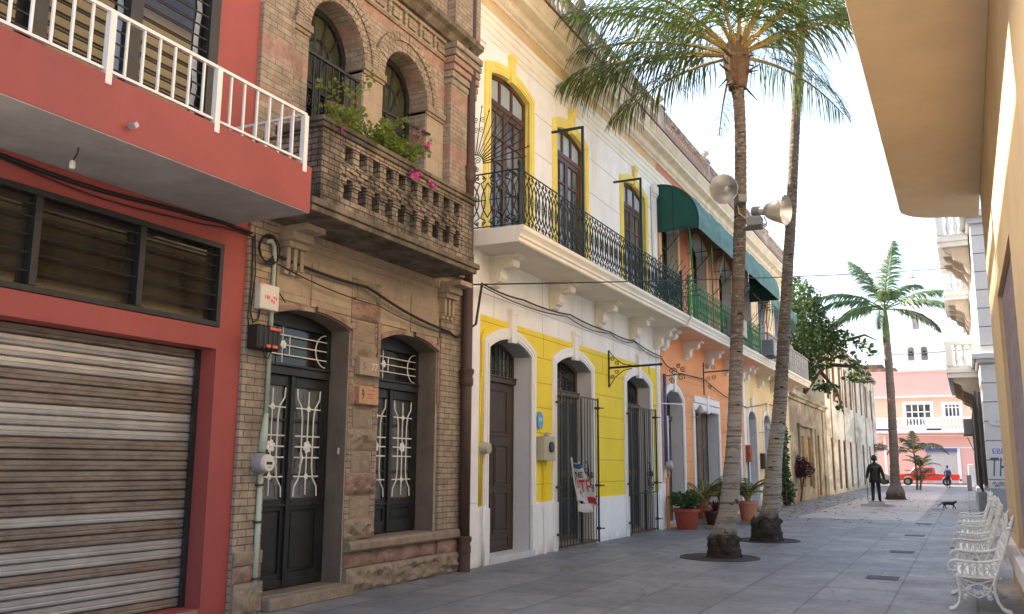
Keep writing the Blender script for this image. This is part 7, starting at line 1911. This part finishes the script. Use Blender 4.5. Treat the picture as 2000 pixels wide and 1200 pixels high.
bp_ = MB().obox(Q(.05,-.20,1.16)[:3], (.32,.17,.46)).obox(Q(.05,-.30,1.08)[:3], (.24,.06,.22)).build('backpack', mt['bag'], T, bevel=.05, seg=3)
q = MB()
for s in (-.10, .14): q.tube([Q(s,-.12,1.36)[:3], Q(s,.0,1.475)[:3], Q(s,.12,1.40)[:3], Q(s,.15,1.2)[:3], Q(s,.02,.98)[:3], Q(s,-.12,.98)[:3]], .018, 5)
q.build('strap', mt['bag'], bp_)
# cat walking to the right
CX, CY = -.74, 40.0
T = thing('cat', 'dark tabby cat walking across the grey slabs towards the right', 'cat', (CX, CY, 0))
def K(x, y, z, *r): return (CX + x, CY + y, z, *r)
J = [K(-.14,0,.225,.070,.062), K(0,0,.215,.078,.066), K(.13,0,.225,.070,.06), K(.22,0,.255,.045,.045), K(.265,0,.275,.042,.045), K(.305,0,.265,.022,.024),
     K(-.19,.03,.17,.045,.04), K(-.15,.035,.12,.028,.026), K(-.21,.035,.07,.018,.018), K(-.19,.035,.02,.017,.014), K(-.165,.035,.015,.016,.012),
     K(-.17,-.03,.17,.045,.04), K(-.11,-.035,.12,.028,.026), K(-.13,-.035,.07,.018,.018), K(-.08,-.035,.02,.017,.014), K(-.055,-.035,.015,.016,.012),
     K(.15,.03,.16,.034,.03), K(.17,.03,.095,.020,.02), K(.13,.03,.025,.015,.014), K(.15,.03,.015,.016,.012),
     K(.15,-.03,.16,.034,.03), K(.21,-.03,.10,.020,.02), K(.235,-.03,.025,.015,.014), K(.255,-.03,.015,.016,.012),
     K(-.23,0,.235,.022,.022), K(-.31,0,.16,.017,.017), K(-.38,.01,.08,.014,.014), K(-.43,.01,.06,.010,.010)]
E_ = chain([0,1,2,3,4,5]) + chain([0,6,7,8,9,10]) + chain([0,11,12,13,14,15]) + chain([2,16,17,18,19]) + chain([2,20,21,22,23]) + chain([0,24,25,26,27])
skin('body', J, E_, mt['fur'], T, root=1)
q = MB(); [q.lathe([(.018,0),(.012,.02),(.001,.04)], K(.255,s,.305)[:3], 6) for s in (-.024,.024)]; q.build('ears', mt['fur'], T)
# ================================================================ pickup
TX0, TX1, TY = -6.0, -.55, 90.0
T = thing('pickup_truck', 'bright red pickup truck parked side on across the end of the street', 'pickup truck', ((TX0+TX1)/2, TY, 0))
def U(x): return TX0 + x
w0, w1 = TY, TY+1.75
body = [(0,.55),(.02,.80),(.10,.95),(1.15,1.05),(1.2,1.06),(3.45,1.06),(3.45,1.02),(5.35,1.02),(5.38,.60),(5.3,.50),(4.75,.48),(4.65,.72),(4.45,.82),(4.2,.82),(4.0,.72),(3.9,.45),(1.55,.42),(1.45,.70),(1.25,.82),(1.0,.82),(.80,.72),(.70,.45),(.15,.42)]
q = MB(); n = len(body); q.v = [(U(x), w0, z) for x, z in body] + [(U(x), w1, z) for x, z in body]
q.f = [tuple(range(n)), tuple(range(n, 2*n))] + [(i, (i+1)%n, n+(i+1)%n, n+i) for i in range(n)]
q.build('body', mt['truck'], T, bevel=.04, seg=3)
cab = [(1.25,1.06),(1.75,1.58),(1.95,1.63),(3.2,1.63),(3.38,1.56),(3.43,1.06)]
q = MB(); n = len(cab); q.v = [(U(x), w0+.10+(.05 if z > 1.2 else 0), z) for x, z in cab] + [(U(x), w1-.10-(.05 if z > 1.2 else 0), z) for x, z in cab]
q.f = [tuple(range(n)), tuple(range(n, 2*n))] + [(i, (i+1)%n, n+(i+1)%n, n+i) for i in range(n)]
cb_ = q.build('cab', mt['truck'], T, bevel=.05, seg=3)
gl = GLASS('car_glass', (.10,.10,.10), .05)
for (a, b, c, d) in ((1.62,1.95,2.28,1.55),(2.38,2.42,3.22,3.2)):
    MB().quad((U(a),w0+.095,1.12),(U(b if a > 2 else c),w0+.095,1.12),(U(c),w0+.135,1.53),(U(1.86 if a < 2 else d-.78),w0+.135,1.53)).build('side_window', gl, cb_) if a < 2 else MB().quad((U(2.38),w0+.095,1.12),(U(3.24),w0+.095,1.12),(U(3.20),w0+.135,1.53),(U(2.38),w0+.135,1.53)).build('side_window', gl, cb_)
MB().quad((U(1.29),w0+.22,1.12),(U(1.29),w1-.22,1.12),(U(1.71),w1-.25,1.55),(U(1.71),w0+.25,1.55)).build('windscreen', gl, cb_)
q = MB().box(U(1.52),U(1.53),w0-.004,w0+.01,.55,1.05).box(U(2.33),U(2.34),w0-.004,w0+.01,.55,1.05).box(U(3.28),U(3.29),w0-.004,w0+.01,.55,1.05); q.build('door_gap', mt['blacktxt'], T)
MB().box(U(2.12),U(2.26),w0-.02,w0,.88,.91).box(U(3.08),U(3.22),w0-.02,w0,.88,.91).build('door_handle', mt['chrome'], T)
MB().box(U(-.08),U(.18),w0+.05,w1-.05,.42,.58).build('front_bumper', mt['chrome'], T, bevel=.03)
MB().box(U(5.36),U(5.55),w0+.05,w1-.05,.45,.58).build('rear_bumper', mt['rubber'], T, bevel=.02)
for y in (w0+.12, w1-.42): MB().box(U(-.02),U(.10),y,y+.32,.66,.84).build('headlight', mt['whitetxt'], T, bevel=.03)
MB().box(U(5.28),U(5.392),w0-.006,w0+.12,.68,.95).build('tail_light', mt['redtxt'], T, bevel=.01)
RYW = Matrix.Rotation(math.pi/2, 3, 'X')
for x in (1.12, 4.32):
    for y in (w0+.12, w1-.10):
        wl = MB().lathe([(.20,-.10),(.33,-.10),(.355,-.06),(.355,.06),(.33,.10),(.20,.10)], (U(x), y, .355), 24, RYW).build('wheel', mt['rubber'], T, smooth=40)
        MB().lathe([(.02,-.11),(.19,-.105),(.20,-.08),(.20,.08),(.19,.105),(.02,.11)], (U(x), y, .355), 16, RYW).build('rim', mt['chrome'], wl, smooth=40)
MB().obox((U(1.75), w0-.06, 1.16), (.10,.14,.12)).build('wing_mirror', mt['rubber'], T, bevel=.02)
# second parked car, only its dark nose shows behind the small palm
T = thing('parked_car', 'dark car whose nose just shows left of the red pickup behind the little palm', 'car', (-8.6, 91, 0))
body = [(0,.45),(.02,.8),(.5,.95),(1.1,1.35),(2.9,1.40),(3.6,1.0),(4.1,.82),(4.3,.6),(4.25,.35),(.1,.35)]
q = MB(); n = len(body); ox = -10.4; q.v = [(ox+x, 91, z) for x, z in body] + [(ox+x, 92.6, z) for x, z in body]
q.f = [tuple(range(n)), tuple(range(n, 2*n))] + [(i, (i+1)%n, n+(i+1)%n, n+i) for i in range(n)]
q.build('body', mt['grey_box'], T, bevel=.06, seg=3)
for x in (.8, 3.4):
    for y in (91.08, 92.5): MB().lathe([(.18,-.10),(.30,-.10),(.32,-.06),(.32,.06),(.30,.10),(.18,.10)], (ox+x, y, .32), 20, RYW).build('wheel', mt['rubber'], T, smooth=40)
MB().box(ox+4.15,ox+4.31,91.1,91.45,.6,.75).build('headlight', mt['whitetxt'], T, bevel=.03)
MB().quad((ox+1.15,90.995,.98),(ox+3.2,90.995,.98),(ox+2.85,90.995,1.32),(ox+1.3,90.995,1.32)).build('side_window', gl, T)

# ================================================================ one mesh per separate piece
SPLIT = set('brick_pilaster door_jamb window_reveal reveal lintel hood_mould stone_strip dressed_stone rough_stone rough_course plinth pier_face impost pilaster frame_base blue_base collar clamp shoes fingers ears bell finial awning_post moulding projecting_beam tab hinge door_handle stem corner_pier pier_brick curtain_edge coping apron guide_rail case_slots green_board pipe bracket end_panel door_shutter mould case bar'.split())
def split_pieces(o):
    me = o.data; n = len(me.vertices); par = list(range(n))
    def f(a):
        while par[a] != a: par[a] = par[par[a]]; a = par[a]
        return a
    for p in me.polygons:
        v = p.vertices
        for k in range(1, len(v)): par[f(v[k])] = f(v[0])
    isl = {}
    for p in me.polygons: isl.setdefault(f(p.vertices[0]), []).append(p.index)
    if not 1 < len(isl) < 400: return
    boxes = []
    for k, ps in isl.items():
        vs_ = [me.vertices[i].co for pi in ps for i in me.polygons[pi].vertices]
        boxes.append([ [min(v[i] for v in vs_) - .012 for i in range(3)], [max(v[i] for v in vs_) + .012 for i in range(3)], ps])
    merged = True
    while merged:
        merged = False; out = []
        for b in boxes:
            for c in out:
                if all(b[0][i] <= c[1][i] and c[0][i] <= b[1][i] for i in range(3)):
                    c[0] = [min(x, y) for x, y in zip(b[0], c[0])]; c[1] = [max(x, y) for x, y in zip(b[1], c[1])]; c[2] = c[2] + b[2]; merged = True; break
            else: out.append(b)
        boxes = out
    if not 1 < len(boxes) < 60: return
    sm = [p.use_smooth for p in me.polygons]
    kids = list(o.children)
    for bi, b in enumerate(boxes):
        idx = {}; vs_, fs = [], []
        for pi in b[2]:
            fc = []
            for i in me.polygons[pi].vertices:
                if i not in idx: idx[i] = len(vs_); vs_.append(tuple(me.vertices[i].co))
                fc.append(idx[i])
            fs.append(fc)
        m = bpy.data.meshes.new(o.name.split('.')[0]); m.from_pydata(vs_, [], fs); m.update()
        for mm in me.materials: m.materials.append(mm)
        for p, pi in zip(m.polygons, b[2]): p.use_smooth = sm[pi]
        if any(sm): m.set_sharp_from_angle(angle=R_(45))
        if bi == 0: o.data = m
        else:
            c = o.copy(); c.data = m; COL.objects.link(c)
for o in list(SC.objects):
    if o.type == 'MESH' and o.name.split('.')[0] in SPLIT and o.parent is not None and o.data.users == 1: split_pieces(o)
